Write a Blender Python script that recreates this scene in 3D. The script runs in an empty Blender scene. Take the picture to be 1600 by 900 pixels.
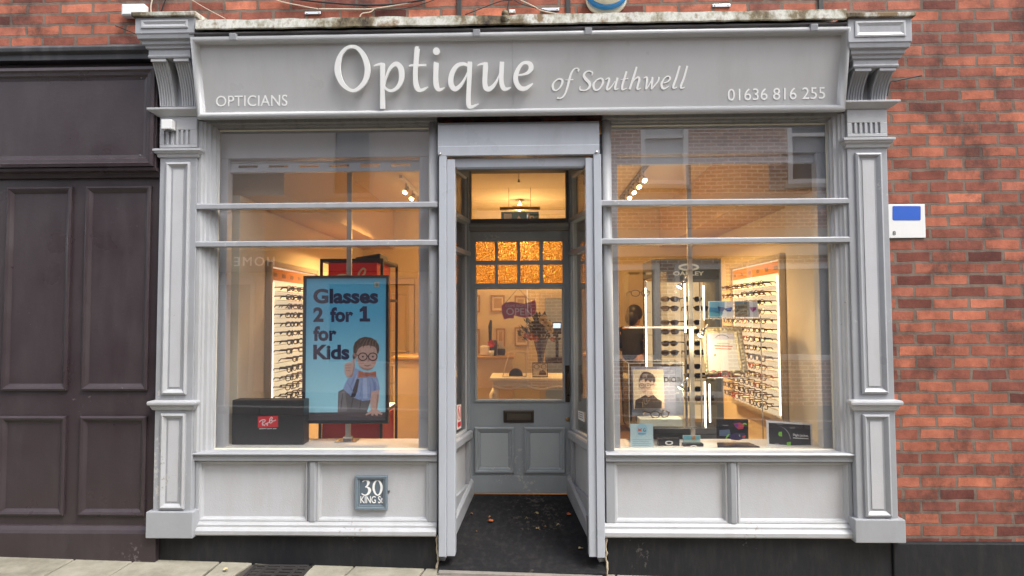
import bpy, bmesh, math, random
from mathutils import Vector, Matrix
R = math.radians
rng = random.Random(7)
S = bpy.context.scene
COL = S.collection

# ------------------------------------------------------------------ camera
F = 975.0
CAM = Vector((0.0, -4.06, 1.617))
ROT = Matrix.Rotation(R(1.49), 3, 'Z') @ Matrix.Rotation(R(92.5), 3, 'X') @ Matrix.Rotation(R(-0.24), 3, 'Z')
cd = bpy.data.cameras.new('camera')
cam = bpy.data.objects.new('camera', cd)
COL.objects.link(cam)
cam.matrix_world = Matrix.Translation(CAM) @ ROT.to_4x4()
cd.sensor_width = 36.0
cd.lens = 36.0 * F / 1600.0
cd.clip_start = 0.05
cd.clip_end = 500
S.camera = cam


def ray(px, py):
    return ROT @ Vector(((px - 800) / F, -(py - 450) / F, -1.0))


def P(px, py, Y):
    """world point at depth Y that was measured at photo pixel px,py"""
    d = ray(px, py)
    t = (Y - CAM.y) / d.y
    return CAM + d * t


class Plane:
    """a real plane in the place; at() turns a measured pixel into a point on it, h metres proud of it"""
    def __init__(self, o, n):
        self.o = Vector(o)
        self.n = Vector(n).normalized()

    def at(self, px, py, h=0.0):
        d = ray(px, py)
        t = (self.o - CAM).dot(self.n) / d.dot(self.n)
        return CAM + d * t + self.n * h


def YP(Y):
    return Plane((0, Y, 0), (0, -1, 0))


def sc(r, g, b):
    def f(c):
        c /= 255.0
        return c / 12.92 if c <= 0.04045 else ((c + 0.055) / 1.055) ** 2.4
    return (f(r), f(g), f(b), 1.0)


# ------------------------------------------------------------------ materials
MATS = {}


def mat(name, col, rough=0.5, metal=0.0, var=0.06, vscale=6.0, bump=0.0, bscale=60.0, spec=0.5, emit=None, estr=0.0,
        dirt=0.0, dirtcol=(0.06, 0.055, 0.045, 1), coat=0.0, dscale=1.7, wear=0.0, wearcol=(0.62, 0.6, 0.56, 1), rvar=0.0):
    m = bpy.data.materials.new(name)
    m.use_nodes = True
    nt = m.node_tree
    b = nt.nodes['Principled BSDF']
    L = nt.links.new
    col = tuple(col) if len(col) == 4 else tuple(col) + (1.0,)
    b.inputs['Roughness'].default_value = rough
    b.inputs['Metallic'].default_value = metal
    b.inputs['Specular IOR Level'].default_value = spec
    b.inputs['Coat Weight'].default_value = coat
    tc = nt.nodes.new('ShaderNodeTexCoord')
    n = nt.nodes.new('ShaderNodeTexNoise')
    n.inputs['Scale'].default_value = vscale
    n.inputs['Detail'].default_value = 6
    n.inputs['Roughness'].default_value = 0.6
    L(tc.outputs['Object'], n.inputs['Vector'])
    mx = nt.nodes.new('ShaderNodeMix')
    mx.data_type = 'RGBA'
    lo = [c * (1 - var) for c in col[:3]] + [1]
    hi = [min(1, c * (1 + var)) for c in col[:3]] + [1]
    mx.inputs['A'].default_value = lo
    mx.inputs['B'].default_value = hi
    L(n.outputs['Fac'], mx.inputs['Factor'])
    out = mx.outputs['Result']
    if dirt > 0:
        n2 = nt.nodes.new('ShaderNodeTexNoise')
        mp = nt.nodes.new('ShaderNodeMapping')
        mp.inputs['Scale'].default_value = (4.0, 4.0, 0.9)
        L(tc.outputs['Object'], mp.inputs['Vector'])
        L(mp.outputs['Vector'], n2.inputs['Vector'])
        n2.inputs['Scale'].default_value = dscale
        n2.inputs['Detail'].default_value = 10
        n2.inputs['Roughness'].default_value = 0.68
        rp = nt.nodes.new('ShaderNodeValToRGB')
        rp.color_ramp.elements[0].position = 0.48
        rp.color_ramp.elements[0].color = (0, 0, 0, 1)
        rp.color_ramp.elements[1].position = 0.78
        rp.color_ramp.elements[1].color = (dirt, dirt, dirt, 1)
        L(n2.outputs['Fac'], rp.inputs['Fac'])
        m2 = nt.nodes.new('ShaderNodeMix')
        m2.data_type = 'RGBA'
        L(rp.outputs['Color'], m2.inputs['Factor'])
        L(out, m2.inputs['A'])
        m2.inputs['B'].default_value = dirtcol
        out = m2.outputs['Result']
    if wear > 0:
        # small chips and scuffs, gathered where a broad mask allows them
        c1 = nt.nodes.new('ShaderNodeTexNoise')
        c1.inputs['Scale'].default_value = 34
        c1.inputs['Detail'].default_value = 5
        c1.inputs['Roughness'].default_value = 0.7
        L(tc.outputs['Object'], c1.inputs['Vector'])
        c2 = nt.nodes.new('ShaderNodeTexNoise')
        c2.inputs['Scale'].default_value = 2.3
        c2.inputs['Detail'].default_value = 3
        L(tc.outputs['Object'], c2.inputs['Vector'])
        sm = nt.nodes.new('ShaderNodeMath')
        sm.operation = 'MULTIPLY_ADD'
        sm.inputs[1].default_value = 0.9
        L(c2.outputs['Fac'], sm.inputs[0])
        L(c1.outputs['Fac'], sm.inputs[2])
        mr = nt.nodes.new('ShaderNodeMapRange')
        mr.inputs['From Min'].default_value = 1.275 - wear * .1
        mr.inputs['From Max'].default_value = 1.295 - wear * .1
        mr.inputs['To Max'].default_value = 0.75
        L(sm.outputs[0], mr.inputs['Value'])
        m5 = nt.nodes.new('ShaderNodeMix')
        m5.data_type = 'RGBA'
        L(mr.outputs[0], m5.inputs['Factor'])
        L(out, m5.inputs['A'])
        m5.inputs['B'].default_value = wearcol
        out = m5.outputs['Result']
    if rvar > 0:
        rn = nt.nodes.new('ShaderNodeTexNoise')
        rn.inputs['Scale'].default_value = 3.5
        rn.inputs['Detail'].default_value = 7
        L(tc.outputs['Object'], rn.inputs['Vector'])
        rm = nt.nodes.new('ShaderNodeMapRange')
        rm.inputs['From Min'].default_value = .3
        rm.inputs['From Max'].default_value = .7
        rm.inputs['To Min'].default_value = max(.05, rough - rvar)
        rm.inputs['To Max'].default_value = min(1, rough + rvar)
        L(rn.outputs['Fac'], rm.inputs['Value'])
        L(rm.outputs[0], b.inputs['Roughness'])
    L(out, b.inputs['Base Color'])
    if bump > 0:
        n3 = nt.nodes.new('ShaderNodeTexNoise')
        n3.inputs['Scale'].default_value = bscale
        n3.inputs['Detail'].default_value = 4
        L(tc.outputs['Object'], n3.inputs['Vector'])
        bp = nt.nodes.new('ShaderNodeBump')
        bp.inputs['Strength'].default_value = bump
        bp.inputs['Distance'].default_value = 0.004
        L(n3.outputs['Fac'], bp.inputs['Height'])
        L(bp.outputs['Normal'], b.inputs['Normal'])
    if emit:
        b.inputs['Emission Color'].default_value = tuple(emit)[:3] + (1,)
        b.inputs['Emission Strength'].default_value = estr
    MATS[name] = m
    return m


def glass_mat(name, base=0.085, graze=0.7, tint=(1, 1, 1, 1), rough=0.0):
    m = bpy.data.materials.new(name)
    m.use_nodes = True
    nt = m.node_tree
    L = nt.links.new
    nt.nodes.remove(nt.nodes['Principled BSDF'])
    out = nt.nodes['Material Output']
    tr = nt.nodes.new('ShaderNodeBsdfTransparent')
    tr.inputs['Color'].default_value = tint
    gl = nt.nodes.new('ShaderNodeBsdfGlossy')
    gl.inputs['Roughness'].default_value = rough
    lw = nt.nodes.new('ShaderNodeLayerWeight')
    lw.inputs['Blend'].default_value = 0.5
    pw = nt.nodes.new('ShaderNodeMath')
    pw.operation = 'POWER'
    pw.inputs[1].default_value = 4.0
    L(lw.outputs['Facing'], pw.inputs[0])
    ma = nt.nodes.new('ShaderNodeMath')
    ma.operation = 'MULTIPLY_ADD'
    ma.inputs[1].default_value = graze
    ma.inputs[2].default_value = base
    L(pw.outputs[0], ma.inputs[0])
    mx = nt.nodes.new('ShaderNodeMixShader')
    L(ma.outputs[0], mx.inputs[0])
    L(tr.outputs[0], mx.inputs[1])
    L(gl.outputs[0], mx.inputs[2])
    L(mx.outputs[0], out.inputs['Surface'])
    # faint waviness of old panes
    tc = nt.nodes.new('ShaderNodeTexCoord')
    n = nt.nodes.new('ShaderNodeTexNoise')
    n.inputs['Scale'].default_value = 1.3
    n.inputs['Detail'].default_value = 1
    L(tc.outputs['Object'], n.inputs['Vector'])
    bp = nt.nodes.new('ShaderNodeBump')
    bp.inputs['Strength'].default_value = 0.12
    bp.inputs['Distance'].default_value = 0.01
    L(n.outputs['Fac'], bp.inputs['Height'])
    L(bp.outputs['Normal'], gl.inputs['Normal'])
    return m


def brick_mat(name, c1, c2, mortar, bw=0.225, rh=0.075, ms=0.009, dark=0.35, bump=0.6, ax='xz', soot=0.25, pervar=.85):
    m = bpy.data.materials.new(name)
    m.use_nodes = True
    nt = m.node_tree
    L = nt.links.new
    b = nt.nodes['Principled BSDF']
    b.inputs['Roughness'].default_value = 0.85
    b.inputs['Specular IOR Level'].default_value = 0.25
    tc = nt.nodes.new('ShaderNodeTexCoord')
    sp = nt.nodes.new('ShaderNodeSeparateXYZ')
    cb = nt.nodes.new('ShaderNodeCombineXYZ')
    L(tc.outputs['Object'], sp.inputs[0])
    L(sp.outputs['X'], cb.inputs['X'])
    L(sp.outputs['Z' if ax == 'xz' else 'Y'], cb.inputs['Y'])
    # uneven courses: warp the lookup a little
    wn = nt.nodes.new('ShaderNodeTexNoise')
    wn.inputs['Scale'].default_value = 9
    L(cb.outputs[0], wn.inputs['Vector'])
    wv = nt.nodes.new('ShaderNodeVectorMath')
    wv.operation = 'MULTIPLY_ADD'
    L(wn.outputs['Color'], wv.inputs[0])
    wv.inputs[1].default_value = (0.020, 0.016, 0)
    L(cb.outputs[0], wv.inputs[2])
    br = nt.nodes.new('ShaderNodeTexBrick')
    br.inputs['Scale'].default_value = 1.0
    br.inputs['Brick Width'].default_value = bw
    br.inputs['Row Height'].default_value = rh
    br.inputs['Mortar Size'].default_value = ms
    br.inputs['Mortar Smooth'].default_value = 0.15
    br.inputs['Color1'].default_value = c1
    br.inputs['Color2'].default_value = c2
    br.inputs['Mortar'].default_value = mortar
    L(wv.outputs[0], br.inputs['Vector'])
    # a colour of its own for every brick
    sp2 = nt.nodes.new('ShaderNodeSeparateXYZ')
    L(wv.outputs[0], sp2.inputs[0])
    def mth(op, a, bb=None, cc=None):
        q = nt.nodes.new('ShaderNodeMath')
        q.operation = op
        for i_, v_ in enumerate((a, bb, cc)):
            if v_ is None:
                continue
            if isinstance(v_, (int, float)):
                q.inputs[i_].default_value = v_
            else:
                L(v_, q.inputs[i_])
        return q.outputs[0]
    row = mth('FLOOR', mth('DIVIDE', sp2.outputs['Y'], rh))
    par = mth('SUBTRACT', row, mth('MULTIPLY', mth('FLOOR', mth('DIVIDE', row, 2.0)), 2.0))
    colx = mth('FLOOR', mth('DIVIDE', mth('MULTIPLY_ADD', mth('SUBTRACT', 1.0, par), bw * .5, sp2.outputs['X']), bw))
    cb2 = nt.nodes.new('ShaderNodeCombineXYZ')
    L(colx, cb2.inputs['X'])
    L(row, cb2.inputs['Y'])
    wn2 = nt.nodes.new('ShaderNodeTexWhiteNoise')
    wn2.noise_dimensions = '2D'
    L(cb2.outputs[0], wn2.inputs['Vector'])
    vr = nt.nodes.new('ShaderNodeValToRGB')
    ve = vr.color_ramp.elements
    ve[0].position, ve[0].color = 0.0, (0.42, 0.42, 0.5, 1)
    ve[1].position, ve[1].color = 1.0, (1.25, 1.3, 1.3, 1)
    for p_, c_ in ((.16, (0.62, 0.58, 0.62, 1)), (.3, (0.9, 0.9, 0.9, 1)), (.8, (1.08, 1.05, 1.0, 1))):
        e_ = ve.new(p_)
        e_.color = c_
    L(wn2.outputs['Value'], vr.inputs['Fac'])
    bv = nt.nodes.new('ShaderNodeMix')
    bv.data_type = 'RGBA'
    bv.blend_type = 'MULTIPLY'
    L(mth('MULTIPLY', mth('SUBTRACT', 1.0, br.outputs['Fac']), pervar), bv.inputs['Factor'])
    L(br.outputs['Color'], bv.inputs['A'])
    L(vr.outputs['Color'], bv.inputs['B'])
    n = nt.nodes.new('ShaderNodeTexNoise')
    n.inputs['Scale'].default_value = 7
    n.inputs['Detail'].default_value = 8
    n.inputs['Roughness'].default_value = 0.7
    L(tc.outputs['Object'], n.inputs['Vector'])
    rp = nt.nodes.new('ShaderNodeValToRGB')
    rp.color_ramp.elements[0].position = 0.3
    rp.color_ramp.elements[0].color = (1 - dark, 1 - dark, 1 - dark, 1)
    rp.color_ramp.elements[1].position = 0.62
    rp.color_ramp.elements[1].color = (1.1, 1.08, 1.05, 1)
    L(n.outputs['Fac'], rp.inputs['Fac'])
    mu = nt.nodes.new('ShaderNodeMix')
    mu.data_type = 'RGBA'
    mu.blend_type = 'MULTIPLY'
    mu.inputs['Factor'].default_value = 1
    L(bv.outputs['Result'], mu.inputs['A'])
    L(rp.outputs['Color'], mu.inputs['B'])
    # soot patches with their own outline
    n4 = nt.nodes.new('ShaderNodeTexNoise')
    n4.inputs['Scale'].default_value = 2.6
    n4.inputs['Detail'].default_value = 9
    n4.inputs['Roughness'].default_value = 0.75
    L(tc.outputs['Object'], n4.inputs['Vector'])
    r4 = nt.nodes.new('ShaderNodeValToRGB')
    r4.color_ramp.elements[0].position = 0.52
    r4.color_ramp.elements[0].color = (0, 0, 0, 1)
    r4.color_ramp.elements[1].position = 0.7
    r4.color_ramp.elements[1].color = (soot * 2, soot * 2, soot * 2, 1)
    L(n4.outputs['Fac'], r4.inputs['Fac'])
    m4 = nt.nodes.new('ShaderNodeMix')
    m4.data_type = 'RGBA'
    L(r4.outputs['Color'], m4.inputs['Factor'])
    L(mu.outputs['Result'], m4.inputs['A'])
    m4.inputs['B'].default_value = (0.05, 0.035, 0.032, 1)
    L(m4.outputs['Result'], b.inputs['Base Color'])
    n3 = nt.nodes.new('ShaderNodeTexNoise')
    n3.inputs['Scale'].default_value = 90
    n3.inputs['Detail'].default_value = 5
    L(tc.outputs['Object'], n3.inputs['Vector'])
    ad = nt.nodes.new('ShaderNodeMath')
    ad.operation = 'MULTIPLY_ADD'
    ad.inputs[1].default_value = 0.35
    L(n3.outputs['Fac'], ad.inputs[0])
    iv = nt.nodes.new('ShaderNodeMath')
    iv.operation = 'SUBTRACT'
    iv.inputs[0].default_value = 1.0
    L(br.outputs['Fac'], iv.inputs[1])
    L(iv.outputs[0], ad.inputs[2])
    bp = nt.nodes.new('ShaderNodeBump')
    bp.inputs['Strength'].default_value = bump
    bp.inputs['Distance'].default_value = 0.008
    L(ad.outputs[0], bp.inputs['Height'])
    L(bp.outputs['Normal'], b.inputs['Normal'])
    return m


def ramp_mat(name, scale, stops, rough=0.8, bump=0.0, mapscale=(1, 1, 1), detail=10, bscale=None):
    """blotchy surface (stone, lead flashing): noise through a colour ramp"""
    m = bpy.data.materials.new(name)
    m.use_nodes = True
    nt = m.node_tree
    L = nt.links.new
    b = nt.nodes['Principled BSDF']
    b.inputs['Roughness'].default_value = rough
    b.inputs['Specular IOR Level'].default_value = 0.3
    tc = nt.nodes.new('ShaderNodeTexCoord')
    mp = nt.nodes.new('ShaderNodeMapping')
    mp.inputs['Scale'].default_value = mapscale
    L(tc.outputs['Object'], mp.inputs['Vector'])
    n = nt.nodes.new('ShaderNodeTexNoise')
    n.inputs['Scale'].default_value = scale
    n.inputs['Detail'].default_value = detail
    n.inputs['Roughness'].default_value = 0.68
    L(mp.outputs['Vector'], n.inputs['Vector'])
    rp = nt.nodes.new('ShaderNodeValToRGB')
    el = rp.color_ramp.elements
    el[0].position, el[0].color = stops[0]
    el[1].position, el[1].color = stops[-1]
    for pos, c in stops[1:-1]:
        e = el.new(pos)
        e.color = c
    L(n.outputs['Fac'], rp.inputs['Fac'])
    L(rp.outputs['Color'], b.inputs['Base Color'])
    if bump:
        n3 = n
        if bscale:
            n3 = nt.nodes.new('ShaderNodeTexNoise')
            n3.inputs['Scale'].default_value = bscale
            n3.inputs['Detail'].default_value = 5
            L(tc.outputs['Object'], n3.inputs['Vector'])
        bp = nt.nodes.new('ShaderNodeBump')
        bp.inputs['Strength'].default_value = bump
        bp.inputs['Distance'].default_value = 0.006
        L(n3.outputs['Fac'], bp.inputs['Height'])
        L(bp.outputs['Normal'], b.inputs['Normal'])
    return m


GREY = mat('grey_paint', (0.335, 0.345, 0.365), 0.40, var=0.10, bump=0.22, bscale=38, dirt=0.38, dirtcol=(0.2, 0.195, 0.18, 1), wear=1.0, wearcol=(.52, .5, .46, 1), rvar=.14)
PALE = mat('pale_grey_paint', (0.485, 0.49, 0.505), 0.5, var=0.07, bump=0.3, bscale=130, dirt=0.42, dirtcol=(0.36, 0.34, 0.30, 1), wear=.3, wearcol=(.3, .28, .25, 1), rvar=.12)
TRIM = mat('worn_trim_paint', (0.425, 0.432, 0.445), 0.42, var=0.10, bump=0.22, bscale=55, dirt=0.36, dirtcol=(0.26, 0.24, 0.20, 1), wear=.55, wearcol=(.26, .23, .19, 1), rvar=.14)
DOORP = mat('door_paint', (0.255, 0.285, 0.305), 0.4, var=0.06, bump=0.12, bscale=50, dirt=0.3, dirtcol=(0.15, 0.15, 0.14, 1), wear=.6, wearcol=(.4, .4, .38, 1), rvar=.12)
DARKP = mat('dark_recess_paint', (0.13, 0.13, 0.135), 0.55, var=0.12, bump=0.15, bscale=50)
SIGNB = mat('sign_board_paint', (0.475, 0.475, 0.472), 0.36, var=0.05, vscale=3, bump=0.06, bscale=80, dirt=0.3, dirtcol=(0.34, 0.33, 0.30, 1), rvar=.1)
ALU = mat('grey_aluminium', (0.43, 0.455, 0.50), 0.33, metal=0.0, var=0.04, bump=0.03, bscale=30, dirt=0.35, dirtcol=(0.28, 0.28, 0.28, 1), wear=.5, wearcol=(.22, .22, .22, 1), rvar=.1)
ALUP = mat('reflection_pale_shutter', (0.64, 0.65, 0.68), 0.35, var=0.04, dirt=0.2, dirtcol=(0.4, 0.4, 0.4, 1))  # shutter grey lightened, bright reflection on the glass put into the colour
ALUD = mat('dark_aluminium', (0.10, 0.105, 0.11), 0.4, var=0.08)
WHITE = mat('white_enamel', (0.86, 0.86, 0.84), 0.32, var=0.02)
SIGNW = mat('sign_letter_white', (0.93, 0.93, 0.91), 0.3, var=0.01)
SOFF = mat('dim_light_soffit_tan', (0.56, 0.41, 0.26), 0.7, var=0.03)  # dim warm light on the cream soffits put into a tan colour
WHITEP = mat('white_plastic', (0.78, 0.78, 0.77), 0.4, var=0.04, dirt=0.12, dirtcol=(0.45, 0.43, 0.4, 1))
BLACKP = mat('black_plinth_paint', (0.015, 0.0155, 0.018), 0.62, var=0.25, bump=0.35, bscale=30, spec=.3, dirt=0.5, dirtcol=(0.05, 0.046, 0.041, 1), dscale=5, wear=.35, wearcol=(.10, .095, .09, 1), rvar=.15)
PURPLE = mat('aubergine_paint', (0.040, 0.028, 0.032), 0.40, var=0.22, bump=0.2, bscale=40, dirt=0.45, dirtcol=(0.075, 0.062, 0.062, 1), wear=.6, wearcol=(.14, .12, .12, 1), rvar=.18)
BRICK = brick_mat('red_brick', sc(190, 116, 92), sc(134, 82, 72), sc(126, 110, 100), soot=0.46, dark=0.5, bump=0.9, ms=0.010)
BRICKO = brick_mat('tan_brick', sc(205, 158, 132), sc(168, 126, 106), sc(236, 226, 214), ms=0.012, bump=0.3, soot=0.08, pervar=.4)
LEAD = ramp_mat('lichened_flashing', 4.5, [(0.34, sc(58, 50, 46)), (0.43, sc(124, 112, 88)), (0.49, sc(176, 174, 160)), (0.54, sc(206, 206, 198)), (0.62, sc(132, 112, 84))], 0.8, 0.5, (1.0, 1.0, .8))
SLAB = ramp_mat('sandstone_slab', 5.0, [(0.3, (0.17, 0.155, 0.12, 1)), (0.5, (0.27, 0.25, 0.195, 1)), (0.7, (0.34, 0.32, 0.255, 1))], 0.85, 0.3, bscale=70)
JOINT = mat('joint_grit', (0.06, 0.052, 0.042), 0.95, var=0.4, vscale=40)
ASPH = mat('asphalt', (0.05, 0.05, 0.052), 0.9, var=0.3, vscale=60, bump=0.5, bscale=150)
KERB = mat('kerb_granite', (0.28, 0.27, 0.26), 0.8, var=0.15, vscale=50)
MATM = mat('rubber_mat', (0.013, 0.013, 0.0145), 0.85, spec=.2, var=0.5, vscale=25, dirt=0.55, dirtcol=(0.05, 0.046, 0.04, 1), dscale=6, wear=1.1, wearcol=(.07, .062, .05, 1))
IRON = mat('cast_iron', (0.03, 0.027, 0.026), 0.6, var=0.3, bump=0.3)
BRASSD = mat('dark_bronze', (0.05, 0.042, 0.034), 0.35, metal=0.7, var=0.2)
BRASS = mat('dull_brass', (0.30, 0.20, 0.10), 0.4, metal=0.8, var=0.2)
CREAM = mat('cream_wall_paint', (0.76, 0.68, 0.50), 0.7, var=0.03, bump=0.06, bscale=120)
CREAMG = mat('window_side_panel_paint', (0.74, 0.68, 0.56), 0.6, var=0.03)
CEIL = mat('ceiling_paint', (0.76, 0.70, 0.58), 0.8, var=0.02)
CARPET = mat('brown_carpet', (0.13, 0.075, 0.05), 0.95, var=0.2, vscale=40, bump=0.4, bscale=300)
BEDW = mat('window_bed_white', (0.80, 0.77, 0.72), 0.4, var=0.03)
DOORW = mat('inner_door_paint', (0.66, 0.58, 0.45), 0.5, var=0.03)
WOODL = mat('light_oak', (0.46, 0.30, 0.15), 0.45, var=0.15, vscale=10)
BLACK = mat('matt_black', (0.016, 0.016, 0.018), 0.45, var=0.1)
BLACKG = mat('gloss_black', (0.02, 0.02, 0.024), 0.2, var=0.1)
CHROME = mat('chrome', (0.62, 0.62, 0.62), 0.18, metal=1.0, var=0.03)
SLATE = mat('slate_cabinet_paint', (0.19, 0.21, 0.225), 0.45, var=0.05)
RED = mat('signal_red', (0.62, 0.025, 0.02), 0.4, var=0.04)
GREENX = mat('exit_green', (0.008, 0.10, 0.065), 0.5)
PAPER = mat('white_paper', (0.83, 0.82, 0.79), 0.6, var=0.01)
BLUEP = mat('blue_rim', (0.02, 0.22, 0.55), 0.4, var=0.06)
CREAMP = mat('cream_plastic', (0.72, 0.68, 0.55), 0.4, var=0.05, dirt=0.25, dirtcol=(0.35, 0.3, 0.22, 1))
MAROON = mat('maroon_print', (0.60, 0.035, 0.075), 0.5)
SKIN = mat('skin', (0.48, 0.27, 0.18), 0.55, var=0.06)
HAIR = mat('dark_hair', (0.012, 0.009, 0.008), 0.5, var=0.3, vscale=40)
CLOTH = mat('black_cloth', (0.012, 0.012, 0.014), 0.85, var=0.2, vscale=30)
GLASS = glass_mat('shop_glass', 0.19, 0.55)
ACRYL = glass_mat('acrylic', 0.05, 0.5, (0.97, 0.985, 0.97, 1))
LENS = glass_mat('spectacle_lens', 0.06, 0.4, (0.93, 0.93, 0.92, 1))
DLENS = mat('sunglass_lens', (0.02, 0.015, 0.018), 0.08, var=0.1, coat=0.5)
WARM = (1.0, 0.58, 0.21)
LED = mat('led_strip', (0.9, 0.9, 0.85), 0.4, emit=(1.0, 0.9, 0.72), estr=2.6)
LED2 = mat('soft_led_strip', (0.9, 0.9, 0.85), 0.4, emit=(1.0, 0.88, 0.66), estr=1.3)
BULB = mat('lamp_bulb', (0.9, 0.8, 0.6), 0.4, emit=(1.0, 0.72, 0.36), estr=12.0)
BACKLIT = mat('lit_panel_back', (0.82, 0.76, 0.62), 0.5, emit=(1.0, 0.84, 0.56), estr=0.30)

# obscured glass of the door: hammered, lets light through diffusely
OBSC = bpy.data.materials.new('hammered_amber_glass')
OBSC.use_nodes = True
_b = OBSC.node_tree.nodes['Principled BSDF']
_b.inputs['Base Color'].default_value = (1.0, 0.68, 0.28, 1)
_b.inputs['Transmission Weight'].default_value = 1.0
_b.inputs['Roughness'].default_value = 0.16
_b.inputs['IOR'].default_value = 1.35
_n = OBSC.node_tree.nodes.new('ShaderNodeTexVoronoi')
_n.inputs['Scale'].default_value = 120
_t = OBSC.node_tree.nodes.new('ShaderNodeTexCoord')
OBSC.node_tree.links.new(_t.outputs['Object'], _n.inputs['Vector'])
_p = OBSC.node_tree.nodes.new('ShaderNodeBump')
_p.inputs['Strength'].default_value = 1.0
_p.inputs['Distance'].default_value = 0.007
OBSC.node_tree.links.new(_n.outputs['Distance'], _p.inputs['Height'])
_r = OBSC.node_tree.nodes.new('ShaderNodeValToRGB')
_r.color_ramp.elements[0].position = .1
_r.color_ramp.elements[0].color = (1.0, .78, .40, 1)
_r.color_ramp.elements[1].position = .75
_r.color_ramp.elements[1].color = (.86, .50, .17, 1)
OBSC.node_tree.links.new(_n.outputs['Distance'], _r.inputs['Fac'])
OBSC.node_tree.links.new(_r.outputs['Color'], _b.inputs['Base Color'])
OBSC.node_tree.links.new(_p.outputs['Normal'], _b.inputs['Normal'])

_flat = {}


def ink(r, g, b, rough=0.5):
    """a print colour (sRGB)"""
    k = (r, g, b, rough)
    if k not in _flat:
        _flat[k] = mat('print_ink', sc(r, g, b), rough, var=0.01)
    return _flat[k]


def inkp(r, g, b):
    """a grainy photographic print colour"""
    k = ('p', r, g, b)
    if k not in _flat:
        _flat[k] = mat('photo_print', sc(r, g, b), .4, var=.16, vscale=55)
    return _flat[k]


# ------------------------------------------------------------------ mesh builder
def wm(o):
    m = o.matrix_basis.copy()
    while o.parent:
        o = o.parent
        m = o.matrix_basis @ m
    return m


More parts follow.
